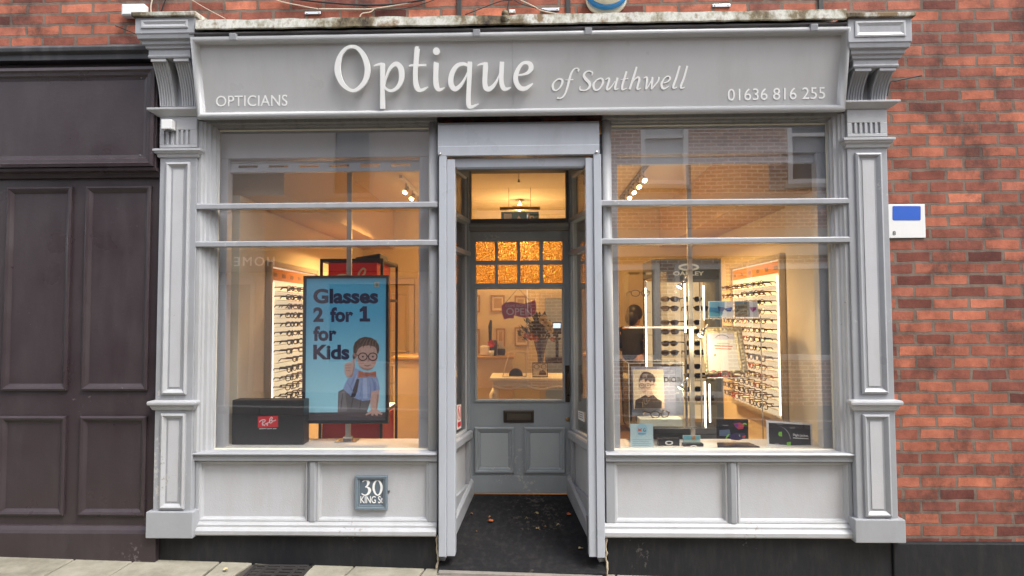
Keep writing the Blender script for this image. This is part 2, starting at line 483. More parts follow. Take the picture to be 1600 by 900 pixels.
class MB:
    def __init__(self, T=None):
        self.bm = bmesh.new()
        self.T = T
        self.mats = []
        self.mi = 0

    def use(self, m):
        if m not in self.mats:
            self.mats.append(m)
        self.mi = self.mats.index(m)
        return self

    def v(self, p):
        p = Vector(p)
        if self.T is not None:
            p = self.T @ p
        return self.bm.verts.new(p)

    def f(self, vs, smooth=False):
        try:
            fc = self.bm.faces.new(vs)
        except ValueError:
            return
        fc.material_index = self.mi
        fc.smooth = smooth

    def box(self, x0, x1, y0, y1, z0, z1):
        if x0 > x1: x0, x1 = x1, x0
        if y0 > y1: y0, y1 = y1, y0
        if z0 > z1: z0, z1 = z1, z0
        v = [self.v((x, y, z)) for z in (z0, z1) for y in (y0, y1) for x in (x0, x1)]
        for q in ((0, 2, 3, 1), (4, 5, 7, 6), (0, 1, 5, 4), (2, 6, 7, 3), (0, 4, 6, 2), (1, 3, 7, 5)):
            self.f([v[i] for i in q])
        return self

    def loft(self, rings, cap=True, closed=True, smooth=False):
        """rings: lists of points with equal counts"""
        vr = [[self.v(p) for p in r] for r in rings]
        n = len(vr[0])
        for a, b in zip(vr, vr[1:]):
            for i in range(n if closed else n - 1):
                j = (i + 1) % n
                self.f([a[i], a[j], b[j], b[i]], smooth)
        if cap:
            self.f(list(reversed(vr[0])))
            self.f(vr[-1])
        return self

    def ex_x(self, prof, x0, x1):
        return self.loft([[(x, y, z) for y, z in prof] for x in (x0, x1)])

    def ex_z(self, prof, z0, z1):
        return self.loft([[(x, y, z) for x, y in prof] for z in (z0, z1)])

    def ex_y(self, prof, y0, y1):
        return self.loft([[(x, y, z) for x, z in prof] for y in (y0, y1)])

    def frame(self, x0, x1, z0, z1, prof, smooth=False):
        """mitred moulding round a rectangle; prof = (inset, y) from outside in"""
        rings = []
        for d, y in prof:
            rings.append([(x0 + d, y, z0 + d), (x1 - d, y, z0 + d), (x1 - d, y, z1 - d), (x0 + d, y, z1 - d)])
        return self.loft(rings, cap=False, smooth=smooth)

    def tube(self, pts, r, n=8, cap=True):
        pts = [Vector(p) for p in pts]
        rr = r if isinstance(r, (list, tuple)) else [r] * len(pts)
        rings = []
        up = None
        for i, p in enumerate(pts):
            t = (pts[min(i + 1, len(pts) - 1)] - pts[max(i - 1, 0)]).normalized()
            if up is None:
                up = Vector((0, 0, 1)) if abs(t.z) < 0.9 else Vector((1, 0, 0))
            s = t.cross(up).normalized()
            up = s.cross(t).normalized()
            rings.append([p + (s * math.cos(a) + up * math.sin(a)) * rr[i] for a in [2 * math.pi * k / n for k in range(n)]])
        return self.loft(rings, cap=cap, smooth=True)

    def lathe(self, c, prof, n=20, axis='z'):
        c = Vector(c)
        rings = []
        for r, h in prof:
            ring = []
            for k in range(n):
                a = 2 * math.pi * k / n
                if axis == 'z':
                    ring.append(c + Vector((r * math.cos(a), r * math.sin(a), h)))
                else:
                    ring.append(c + Vector((r * math.cos(a), h, r * math.sin(a))))
            rings.append(ring)
        return self.loft(rings, smooth=True)

    def ball(self, c, rx, ry, rz, nu=14, nv=9):
        c = Vector(c)
        rings = []
        for i in range(nv + 1):
            a = math.pi * (0.02 + 0.96 * i / nv)
            rings.append([c + Vector((rx * math.sin(a) * math.cos(2 * math.pi * k / nu), ry * math.sin(a) * math.sin(2 * math.pi * k / nu), -rz * math.cos(a))) for k in range(nu)])
        return self.loft(rings, smooth=True)

    def poly(self, pl, pts, h, thick=0.0006):
        """flat printed shape: pixel outline on a plane"""
        top = [self.v(pl.at(x, y, h)) for x, y in pts]
        bot = [self.v(pl.at(x, y, h - thick)) for x, y in pts]
        self.f(top)
        n = len(pts)
        for i in range(n):
            j = (i + 1) % n
            self.f([top[i], bot[i], bot[j], top[j]])
        return self

    def ellipse(self, pl, cx, cy, rx, ry, h, n=24, thick=0.0006):
        return self.poly(pl, [(cx + rx * math.cos(2 * math.pi * k / n), cy + ry * math.sin(2 * math.pi * k / n)) for k in range(n)], h, thick)

    def stroke(self, pl, pts, h, thick=0.0006, closed=False, sub=6):
        """pen stroke: (px,py,width) control points, smooth, with varying width"""
        n = len(pts)
        pp = []
        rngi = range(n if closed else n - 1)
        for i in rngi:
            g = (lambda k: pts[k % n]) if closed else (lambda k: pts[max(0, min(n - 1, k))])
            a, b, c, d = g(i - 1), g(i), g(i + 1), g(i + 2)
            for s in range(sub):
                t = s / sub
                pp.append([0.5 * (2 * b[q] + (c[q] - a[q]) * t + (2 * a[q] - 5 * b[q] + 4 * c[q] - d[q]) * t * t + (3 * b[q] - a[q] - 3 * c[q] + d[q]) * t ** 3) for q in range(3)])
        if not closed:
            pp.append(list(pts[-1]))
        m = len(pp)
        fl, fr, bl, br_ = [], [], [], []
        for i, (x, y, w) in enumerate(pp):
            q0 = pp[(i - 1) % m] if closed or i > 0 else pp[i]
            q1 = pp[(i + 1) % m] if closed or i < m - 1 else pp[i]
            tx, ty = q1[0] - q0[0], q1[1] - q0[1]
            l = math.hypot(tx, ty) or 1
            nx, ny = -ty / l, tx / l
            hh = h + 0.00001 * i
            w = max(w, 0.05) / 2
            A, B = (x + nx * w, y + ny * w), (x - nx * w, y - ny * w)
            fl.append(self.v(pl.at(*A, hh)))
            fr.append(self.v(pl.at(*B, hh)))
            bl.append(self.v(pl.at(*A, h - thick)))
            br_.append(self.v(pl.at(*B, h - thick)))
        for i in range(m if closed else m - 1):
            j = (i + 1) % m
            self.f([fl[i], fl[j], fr[j], fr[i]])
            self.f([fl[i], bl[i], bl[j], fl[j]])
            self.f([fr[i], fr[j], br_[j], br_[i]])
        if not closed:
            self.f([fl[0], fr[0], br_[0], bl[0]])
            self.f([fl[-1], bl[-1], br_[-1], fr[-1]])
        return self

    def build(self, name, m=None, parent=None, bev=0.0, seg=2, fix=True):
        if m is not None and not self.mats:
            self.mats = [m]
        if fix:
            bmesh.ops.recalc_face_normals(self.bm, faces=self.bm.faces)
        if parent is not None:
            inv = wm(parent).inverted()
            for v in self.bm.verts:
                v.co = inv @ v.co
        me = bpy.data.meshes.new(name)
        self.bm.to_mesh(me)
        self.bm.free()
        for k in self.mats:
            me.materials.append(k)
        o = bpy.data.objects.new(name, me)
        COL.objects.link(o)
        if parent is not None:
            o.parent = parent
        if bev > 0:
            b = o.modifiers.new('bevel', 'BEVEL')
            b.width = bev
            b.segments = seg
            b.limit_method = 'ANGLE'
            b.angle_limit = R(40)
            b.harden_normals = False
        return o


def tag(o, label, cat, group=None):
    o['label'] = label
    o['category'] = cat
    if group:
        o['group'] = group
    return o


def thing(name, label, cat, loc=(0, 0, 0), group=None):
    o = bpy.data.objects.new(name, None)
    o.empty_display_size = 0.1
    COL.objects.link(o)
    o.location = loc
    return tag(o, label, cat, group)


def struct(o):
    o['kind'] = 'structure'
    return o


def grid_wall(mb, x0, x1, z0, z1, y0, y1, holes):
    xs = sorted({x0, x1, *[h[0] for h in holes], *[h[1] for h in holes]})
    zs = sorted({z0, z1, *[h[2] for h in holes], *[h[3] for h in holes]})
    xs = [x for x in xs if x0 <= x <= x1]
    zs = [z for z in zs if z0 <= z <= z1]
    for a, b in zip(xs, xs[1:]):
        run = None
        for c, d in zip(zs, zs[1:]):
            mx, mz = (a + b) / 2, (c + d) / 2
            solid = not any(h[0] < mx < h[1] and h[2] < mz < h[3] for h in holes)
            if solid:
                run = (run[0], d) if run else (c, d)
            if (not solid or d == zs[-1]) and run:
                mb.box(a, b, y0, y1, *run)
                run = None
    return mb


def text_on(pl, body, box, m, name, parent, h=0.001, bold=0.0, shear=0.0, depth=0.0006, space=1.0):
    """lettering fitted to the measured box x0,y0,x1,y1 (or four corners TL,TR,BR,BL) on a plane"""
    c = bpy.data.curves.new('lettering', 'FONT')
    c.body = body
    c.size = 1
    c.offset = bold
    c.shear = shear
    c.space_character = space
    c.resolution_u = 4
    c.extrude = 0.5
    tmp = bpy.data.objects.new('tmp', c)
    COL.objects.link(tmp)
    dg = bpy.context.evaluated_depsgraph_get()
    me = bpy.data.meshes.new_from_object(tmp.evaluated_get(dg))
    bpy.data.objects.remove(tmp)
    bpy.data.curves.remove(c)
    xs = [v.co.x for v in me.vertices]
    ys = [v.co.y for v in me.vertices]
    X0, X1, Y0, Y1 = min(xs), max(xs), min(ys), max(ys)
    if len(box) == 4 and not isinstance(box[0], tuple):
        a, b, cc, d = box
        box = [(a, b), (cc, b), (cc, d), (a, d)]
    TL, TR, BR, BL = box
    inv = wm(parent).inverted() if parent else Matrix.Identity(4)
    for v in me.vertices:
        u = (v.co.x - X0) / (X1 - X0)
        w = (Y1 - v.co.y) / (Y1 - Y0)
        px = (TL[0] * (1 - u) + TR[0] * u) * (1 - w) + (BL[0] * (1 - u) + BR[0] * u) * w
        py = (TL[1] * (1 - u) + TR[1] * u) * (1 - w) + (BL[1] * (1 - u) + BR[1] * u) * w
        v.co = inv @ pl.at(px, py, h + (v.co.z - 0.5) * depth)
    me.materials.clear()
    me.materials.append(m)
    me.name = name
    o = bpy.data.objects.new(name, me)
    COL.objects.link(o)
    o.parent = parent
    return o


def join_into(dst, others):
    """merge print/lettering meshes into one part"""
    bm = bmesh.new()
    ms = list(dst.data.materials)
    bm.from_mesh(dst.data)
    for o in others:
        n0 = len(bm.faces)
        off = []
        for k in o.data.materials:
            if k not in ms:
                ms.append(k)
            off.append(ms.index(k))
        M = wm(dst).inverted() @ wm(o)
        t = o.data.copy()
        t.transform(M)
        bm.from_mesh(t)
        bm.faces.ensure_lookup_table()
        for fc in bm.faces[n0:]:
            fc.material_index = off[fc.material_index] if off else 0
        bpy.data.meshes.remove(t)
        bpy.data.objects.remove(o)
    dst.data.materials.clear()
    for k in ms:
        dst.data.materials.append(k)
    bm.to_mesh(dst.data)
    bm.free()
    return dst


def X(px, py, Y): return P(px, py, Y).x
def Z(py, Y, px=812): return P(px, py, Y).z
def ZZ(pl_, pr, Y): return (P(495, pl_, Y).z + P(1140, pr, Y).z) / 2
# ================================================================== GROUND
def gz(x):
    return -0.004 - 0.026 * x


def sheet(name, x0, x1, y0, y1, dz, m, nx=2):
    mb = MB()
    a = [[mb.v((x, y, gz(x) + dz)) for x in (x0, x1)] for y in (y0, y1)]
    mb.f([a[0][0], a[0][1], a[1][1], a[1][0]])
    o = mb.build(name, m, fix=False)
    return struct(o)


sheet('ground', -150, 150, -150, 150, -0.30, ASPH)
sheet('road', -60, 60, -6.35, -2.2, -0.13, ASPH)
sheet('pavement_bed', -60, 60, -2.05, 0.02, -0.012, JOINT)
mb = MB()
for (ya, yb) in ((-2.2, -2.052), (-6.5, -6.352)):
    for i in range(-14, 14):
        x0, x1 = i * 0.9 + 0.004, i * 0.9 + 0.896
        mb.loft([[(x, ya, gz(x) - 0.28), (x, yb, gz(x) - 0.28), (x, yb, gz(x)), (x, ya, gz(x))] for x in (x0, x1)])
struct(mb.build('kerb', KERB, bev=0.012))
sheet('far_pavement', -60, 60, -8.4, -6.5, -0.012, mat('far_tarmac_pavement', (.085, .082, .078), .9, var=.25, vscale=8))
# sandstone flags: real slabs with open joints, two courses between wall and kerb and odd lengths
mb = MB()
GRX0, GRX1 = X(384, 884, -0.16), X(482, 884, -0.16)
yrows = [(-0.40, 0.015), (-0.95, -0.40), (-1.5, -0.95), (-2.05, -1.5)]
edges0 = [-7.0, -6.3, -5.7, -4.9, -4.2, -3.45, -2.9, X(205, 880, -.1), X(335, 884, -.12), GRX0, GRX1, X(552, 886, -.1), X(664, 886, -.1), X(772, 890, -.1), X(880, 892, -.1), 0.55, 1.25, 2.0, 2.5, 3.2, 3.9, 4.7, 5.4, 6.2, 7.0]
rs = random.Random(3)
for r, (ya, yb) in enumerate(yrows):
    if r == 0:
        ed = edges0
    else:
        ed = [-7.0]
        while ed[-1] < 7:
            ed.append(ed[-1] + rs.uniform(.5, .95))
    for a, b in zip(ed, ed[1:]):
        if r == 0 and abs(a - GRX0) < 1e-6:
            mb.loft([[(x, yb - .05 if False else -0.05, gz(x) - .03), (x, 0.015, gz(x) - .03), (x, 0.015, gz(x) - .004), (x, -0.05, gz(x) - .004)] for x in (a + .004, b - .004)])
            continue
        t0 = rs.uniform(-.003, .003)
        sk = rs.uniform(-.012, .012) if r == 0 else 0
        ring = lambda x, k: [(x + k, ya + .005, gz(x) - .04), (x, yb - .004, gz(x) - .04), (x, yb - .004, gz(x) + t0), (x + k, ya + .005, gz(x) + t0)]
        mb.loft([ring(a + .005, -0.06 if r == 0 and a > -1.9 else sk), ring(b - .005, -0.06 if r == 0 and b > -1.9 else sk)])
struct(mb.build('pavement', SLAB, bev=0.006))

# cast iron cellar grating let into the pavement
g = thing('cellar_grating', 'black cast iron grating let into the pavement below the left window', 'grating', ((GRX0 + GRX1) / 2, -0.2, gz(-1.7)))
mb = MB()
gy0, gy1 = -0.42, -0.052
zt = gz((GRX0 + GRX1) / 2) + 0.002
mb.box(GRX0 + .01, GRX1 - .01, gy0, gy0 + .025, zt - .03, zt).box(GRX0 + .01, GRX1 - .01, gy1 - .025, gy1, zt - .03, zt)
mb.box(GRX0 + .01, GRX0 + .035, gy0, gy1, zt - .03, zt).box(GRX1 - .035, GRX1 - .01, gy0, gy1, zt - .03, zt)
mb.build('rim', IRON, g, bev=.003)
mb = MB()
nb = 8
for i in range(1, nb):
    y = gy0 + (gy1 - gy0) * i / nb
    mb.box(GRX0 + .02, GRX1 - .02, y - .011, y + .011, zt - .026, zt - .003)
for i in range(1, 4):
    x = GRX0 + (GRX1 - GRX0) * i / 4
    mb.box(x - .012, x + .012, gy0 + .01, gy1 - .01, zt - .028, zt - .001)
mb.build('grid_bars', IRON, g, bev=.002)
mb = MB()
mb.box(GRX0, GRX1, gy0, gy1, zt - .25, zt - .20)
mb.build('pit_floor', BLACK, g)

# ================================================================== BRICK TERRACE
ter = thing('brick_terrace', 'old red brick terrace wall rising above and beside the grey shopfront', 'building', (0, .12, 0))
ZB = 2.90
mb = MB()
grid_wall(mb, -9, 9, ZB, 7.2, 0.0, 0.3, [(-1.75, -.75, 4.5, 6.2), (.9, 1.9, 4.5, 6.2), (-5, -4, 4.5, 6.2), (4.2, 5.2, 4.5, 6.2)])
mb.build('upper_wall', BRICK, ter)
for (a, b) in ((-1.75, -.75), (.9, 1.9), (-5, -4), (4.2, 5.2)):
    mb = MB()
    mb.frame(a, b, 4.5, 6.2, [(0, .2), (0, .08), (.06, .08), (.06, .12)])
    mb.box(a + .06, b - .06, .09, .13, 5.32, 5.38)
    wf = mb.build('sash_window', WHITEP, ter)
    mb = MB()
    mb.box(a + .05, b - .05, .13, .136, 4.55, 6.15)
    mb.build('pane', mat('dark_upper_pane', (0.03, 0.035, 0.04), 0.05), wf)
XR = X(1392, 500, 0.0)
mb = MB()
grid_wall(mb, XR - .06, 9, -.4, ZB, -0.012, 0.3, [])
mb.build('side_pier', BRICK, ter)
mb = MB()
mb.box(-2.45, XR - .06, 0.04, .30, 2.86, ZB)
mb.build('lintel', CREAM, ter)
# the black painted plinth runs on under the brick on the right
zpl = P(1395, 849, -.06).z
mb = MB()
mb.box(XR - .06, 9, -.06, -.013, -.5, zpl)
mb.build('rendered_base', BLACKP, ter, bev=.006)
# iron tie straps on the brick
for px in (717, 888, 1284):
    x = X(px, 10, -.02)
    t = tag(MB().box(x - .016, x + .016, -.014, -.001, 3.40, 4.1).build('wall_strap', IRON, bev=.003),
            {717: 'dark iron strap on the brick above the letter q of the big lettering', 888: 'dark iron strap on the brick just left of the oval alarm box',
             1284: 'dark iron strap on the brick above the right end of the sign'}[px], 'strap', 'iron straps on the brick wall')

# ================================================================== SHOPFRONT
sf = thing('shopfront', 'traditional grey painted timber optician shopfront with pilasters and a recessed doorway', 'shopfront', (0, 0, 0))
YPil = -0.09
zsill_t = ZZ(705, 706, -.05)
zsill_b = ZZ(722, 722, -.06)
zpan_b = ZZ(814, 817, -.03)
zbase_b = ZZ(837, 841, -.07)
print('sill', zsill_t, zsill_b, zpan_b, zbase_b)
zhead = ZZ(199, 193, -.03)

# ---- pilasters
def pilaster(side):
    L = side == 'l'
    px0, px1 = (249, 307) if L else (1325.5, 1388)
    x0, x1 = X(px0, 300, YPil), X(px1, 300, YPil)
    def z(pyL, pyR, Y=YPil): return P(278, pyL, Y).z if L else P(1357, pyR, Y).z
    z_bot = z(841, 848, -.11)
    z_blk = z(798, 810)
    z_mid0, z_mid1 = z(641, 642), z(626, 625)
    z_cap0, z_cap1 = z(247, 232), z(234, 217)
    z_fr0, z_led0, z_led1 = z(234, 217), z(183, 171), z(172, 161)
    z_cor1 = z(90, 107, -.2)
    mb = MB()
    mb.box(x0, x1, YPil, .02, z_bot + .05, z_led0)
    p = mb.build('pilaster', GREY, sf, bev=.004)
    # plinth block
    mb = MB()
    mb.box(x0 - .028, x1 + .028, YPil - .028, .015, z_bot, z_blk)
    mb.build('plinth_block', GREY, p, bev=.005)
    w = x1 - x0
    for (za, zb) in ((z_blk + .012, z_mid0 - .02), (z_mid1 + .04, z_cap0 - .03)):
        mb = MB()
        a, b = x0 + .045, x1 - .04
        mb.use(TRIM if L else GREY)
        mb.frame(a, b, za, zb, [(0, YPil + .002), (0, YPil - .012), (.012, YPil - .018), (.02, YPil - .012), (.045, YPil + .012), (.05, YPil + .012)])
        pm = mb.build('panel_moulding', None, p)
        mb = MB()
        mb.box(a + .046, b - .046, YPil - .003, YPil - .001, za + .046, zb - .046)
        mb.build('inset_panel', PALE, p)
    # mid moulding and capital moulding
    def band(name, za, zb, out, prof):
        pts = [(0, 0.0)]
        rings = []
        for (o, t) in prof:
            rings.append([(x0 - o * out, .015, za + (zb - za) * t), (x0 - o * out, YPil - o * out, za + (zb - za) * t), (x1 + o * out, YPil - o * out, za + (zb - za) * t), (x1 + o * out, .015, za + (zb - za) * t)])
        return MB().loft(rings).build(name, TRIM, p, bev=.002)
    band('waist_moulding', z_mid0, z_mid1, .035, [(.05, 0), (.35, .08), (.5, .3), (.6, .38), (.6, .5), (.95, .6), (1, .8), (.9, .97), (.05, 1.06)])
    band('capital_moulding', z_cap0, z_cap1, .036, [(.05, 0), (.3, .1), (.4, .4), (.75, .55), (.8, .7), (1, .75), (1, 1), (.05, 1.05)])
    # fluted frieze: ridges and bands proud of a sunk ground
    mb = MB()
    zf0, zf1 = z_fr0 + .02, z_led0 - .002
    yf = YPil - .010
    mb.box(x0, x1, yf, YPil - .001, zf1 - .035 - .05, zf1)
    mb.box(x0, x1, yf, YPil - .001, z_fr0 + .012, zf0 + .012)
    n = 7
    fx0, fx1 = x0 + .012, x1 - .012
    for i in range(n):
        a = fx0 + (fx1 - fx0) * (i) / (n - .0)
        mb.box(x0 if i == 0 else a, a + (fx1 - fx0) / n * .52 if i < n - 1 else x1, yf, YPil - .001, zf0 + .012, zf1 - .085)
    mb.build('fluted_frieze', TRIM, p, bev=.0025)
    # ledge under the corbels
    mb = MB()
    rings = []
    for o, t in ((.012, 0), (.02, .1), (.06, .7), (.06, 1)):
        zz = z_led0 + (z_led1 - z_led0) * t
        rings.append([(x0 - o, .015, zz), (x0 - o, YPil - o, zz), (x1 + o, YPil - o, zz), (x1 + o, .015, zz)])
    mb.loft(rings)
    mb.build('ledge', LEAD if False else TRIM, p, bev=.002)
    # two curved corbels
    yb_, yt_ = YPil - .01, YPil - .115
    ztop = z(92, 107, -.2)
    prof = []
    for i in range(15):
        t = i / 14
        yy = yb_ + (yt_ - yb_) * (t ** 2.0)
        prof.append((yy, z_led1 + (ztop - z_led1) * t))
    cw = w * .40
    for k in (0, 1):
        a = x0 + .0 if k == 0 else x1 - cw
        mb = MB()
        mb.ex_x([(0.01, z_led1), *prof, (0.01, ztop)], a, a + cw)
        # flutes: raised fillets following the curve
        nf = 6
        for i in range(nf):
            fa = a + cw * (i + .06) / nf
            fb = a + cw * (i + .62) / nf
            pr = [(y - .007, zz) for y, zz in prof[1:-1]]
            bk = [(y + .004, zz) for y, zz in reversed(prof[1:-1])]
            mb.ex_x(pr + bk, fa, fb)
        mb.ex_x([(prof[-1][0] - .007, ztop - .02), (prof[-1][0] - .007, ztop), (prof[-1][0] + .01, ztop), (prof[-1][0] + .01, ztop - .02)], a, a + cw)
        mb.build('corbel', TRIM if L else GREY, p, bev=.0015)
    # back of the slot between the corbels
    mb = MB()
    mb.box(x0 + cw - .01, x1 - cw + .01, YPil + .02, .01, z_led1, ztop)
    mb.build('slot_back', GREY, p)
    # cap: stepped mouldings then a block with a sunk panel and a lead top
    c0, c1 = x0 - .012, x1 + .012
    zs = [ztop, z(77, 93, -.22), z(56, 70, -.24), z(29, 31, -.25), z(17, 9, -.27)]
    mb = MB()
    steps = [(.000, zs[0]), (.004, zs[0] + .012), (.0, zs[0] + .02), (.0, zs[1]), (.012, zs[1] + .004), (.014, zs[1] + (zs[2] - zs[1]) * .25), (.026, zs[1] + (zs[2] - zs[1]) * .33), (.028, zs[1] + (zs[2] - zs[1]) * .6),
             (.045, zs[1] + (zs[2] - zs[1]) * .68), (.05, zs[2]), (.055, zs[2] + .005), (.055, zs[3])]
    yt2 = yt_ - .012
    mb.loft([[(c0 - o, .005, zz), (c0 - o, yt2 - o, zz), (c1 + o, yt2 - o, zz), (c1 + o, .005, zz)] for o, zz in steps])
    cb = mb.build('cap_block', GREY, p, bev=.0025)
    mb = MB()
    yc = yt2 - .055
    mb.frame(c0 - .015, c1 + .015, zs[2] + .035, zs[3] - .02, [(0, yc + .002), (0, yc - .006), (.010, yc - .008), (.03, yc + .0005), (.031, yc + .002)])
    mb.build('cap_panel', TRIM, p)
    mb = MB()
    mb.loft([[(c0 - .07, .0, zs[3] + .001), (c0 - .07, yc - .02, zs[3] + .001), (c1 + .07, yc - .02, zs[3] + .001), (c1 + .07, .0, zs[3] + .001)],
             [(c0 - .07, .0, zs[3] + .03), (c0 - .07, yc - .022, zs[3] + .025), (c1 + .07, yc - .022, zs[3] + .025), (c1 + .07, .0, zs[3] + .03)],
             [(c0 - .06, .0, zs[3] + .07), (c0 - .05, yc + .02, zs[3] + .035), (c1 + .05, yc + .02, zs[3] + .035), (c1 + .06, .0, zs[3] + .07)]])
    mb.build('cap_flashing', LEAD, p, bev=.003)
    return x0, x1, c0, c1


plx0, plx1, clx0, clx1 = pilaster('l')
prx0, prx1, crx0, crx1 = pilaster('r')

# ---- cornice: lichened flashing lip over a dark hollow board
zl1, zl0 = P(800, 22, -.285).z, P(800, 37, -.285).z
ca, cb_ = clx1 + .068, crx0 - .068
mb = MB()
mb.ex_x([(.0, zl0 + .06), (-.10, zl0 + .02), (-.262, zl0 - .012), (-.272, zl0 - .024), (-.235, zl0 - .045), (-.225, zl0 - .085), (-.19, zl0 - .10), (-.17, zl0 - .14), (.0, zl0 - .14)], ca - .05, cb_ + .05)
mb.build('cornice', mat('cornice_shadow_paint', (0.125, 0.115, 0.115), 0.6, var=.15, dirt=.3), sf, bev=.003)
mb = MB()
nseg = 60
rings = []
r5 = random.Random(5)
for i in range(nseg + 1):
    x = ca + (cb_ - ca) * i / nseg
    j = r5.uniform(-.004, .004)
    k = r5.uniform(-.004, .003)
    rings.append([(x, .0, zl1 + .06), (x, -.25, zl1 + .005 + k), (x, -.285 + j, zl1 - .004 + k), (x, -.288 + j, zl0 + j), (x, -.276 + j, zl0 - .004 + j), (x, -.25, zl1 - .02), (x, .0, zl1 + .03)])
mb.loft(rings)
mb.build('lead_flashing', LEAD, sf)
# lump of old mortar on the flashing
mb = MB()
c = P(789, 22, -.28)
mb.ball(c, .022, .03, .026, 10, 7)
mb.ball(c + Vector((.0, .0, -.028)), .03, .03, .022, 10, 7)
mb.build('mortar_lump', LEAD, sf)

# ---- black plinths under the stall risers
def plinth(x0, x1, top):
    mb = MB()
    mb.box(x0, x1, -.045, .03, -.4, top)
    return mb.build('plinth', BLACKP, sf, bev=.008)


xcL = X(683.5, 500, -.03)     # outer corner of the left window
xcR = X(944, 500, -.03)
plinth(plx0 + .0, xcL, zbase_b + .015)
plinth(xcR, XR - .06, zbase_b + .015)
# ragged cream mastic seam at the doorway edges of the plinths
for xx in (xcL + .004, xcR - .004):
    mb = MB()
    r9 = random.Random(int(xx * 100))
    pts = [(xx + r9.uniform(-.005, .005), -.05 + r9.uniform(-.006, .004), -.02 + (zbase_b + .02) * i / 12) for i in range(13)]
    mb.tube(pts, [r9.uniform(.004, .009) for _ in pts], 6)
    mb.build('mastic_seam', mat('old_mastic', sc(190, 175, 150), .8, var=.2, vscale=40), sf)


def stall(x0, x1, mull, lft):
    """stall riser: rails, stiles, mullion, sunk pale panels, bottom moulding"""
    yR, yPn = -.045, -.012
    mb = MB()
    mb.box(x0, x1, yPn, .02, zbase_b + .0, zsill_b + .01)
    o = mb.build('stall_riser', PALE, sf)
    mb = MB()
    s = .04
    a0, a1 = x0, x1
    # stiles
    e0 = .02 if lft else .055
    e1 = .055 if lft else .02
    MB().box(x0, x0 + e0, yR, yPn - .001, zpan_b, zsill_b - .004).build('stile', GREY, o, bev=.003)
    MB().box(x1 - e1, x1, yR, yPn - .001, zpan_b, zsill_b - .004).build('stile', GREY, o, bev=.003)
    mb.ex_z([(mull - .032, yPn - .001), (mull - .032, yR + .012), (mull - .02, yR + .004), (mull - .012, yR - .006), (mull + .018, yR - .006), (mull + .022, yR + .004), (mull + .03, yR + .008), (mull + .03, yPn - .001)], zpan_b, zsill_b - .004)
    mb.build('stile', GREY, o, bev=.003)
    # panel beads
    for (a, b) in ((x0 + e0, mull - .033), (mull + .031, x1 - e1)):
        mb = MB()
        mb.frame(a + .001, b - .001, zpan_b + .002, zsill_b - .006, [(0, yPn - .001), (0, yR + .006), (.010, yR + .010), (.016, yPn - .006), (.022, yPn - .001)])
        mb.build('panel_bead', TRIM, o)
    # bottom moulding with a sloped nose
    h = zpan_b - zbase_b
    mb = MB()
    mb.ex_x([(.01, zbase_b), (-.075, zbase_b), (-.088, zbase_b + h * .12), (-.088, zbase_b + h * .42), (-.075, zbase_b + h * .56), (-.062, zbase_b + h * .62), (-.062, zbase_b + h * .8), (-.05, zbase_b + h * .9), (yR, zpan_b - .001), (.01, zpan_b - .001)], x0 - .02, x1)
    mb.build('base_moulding', TRIM, o, bev=.002)
    return o


stall(plx1 + .002, xcL, X(488, 770, -.04), True)
stall(xcR, prx0 - .002, X(1145, 770, -.04), False)


def sill(x0, x1):
    mb = MB()
    zt, zb = zsill_t, zsill_b
    mb.ex_x([(.02, zb), (-.055, zb), (-.062, zb + .006), (-.062, zb + (zt - zb) * .62), (-.078, zb + (zt - zb) * .68), (-.082, zt - .014), (-.072, zt - .003), (-.03, zt + .002), (.02, zt + .002)], x0, x1)
    return mb.build('window_sill', GREY, sf, bev=.002)


sill(plx1 - .02, xcL + .003)
sill(xcR - .003, prx0 + .02)

# dark board over the windows and doorway, the sign's shade put into its colour
MB().box(plx1 + .004, prx0 - .004, -.03, .02, zhead + .086, 3.38).build('head_board', mat('sign_shade_board', (.10, .095, .09), .7, var=.2), sf)

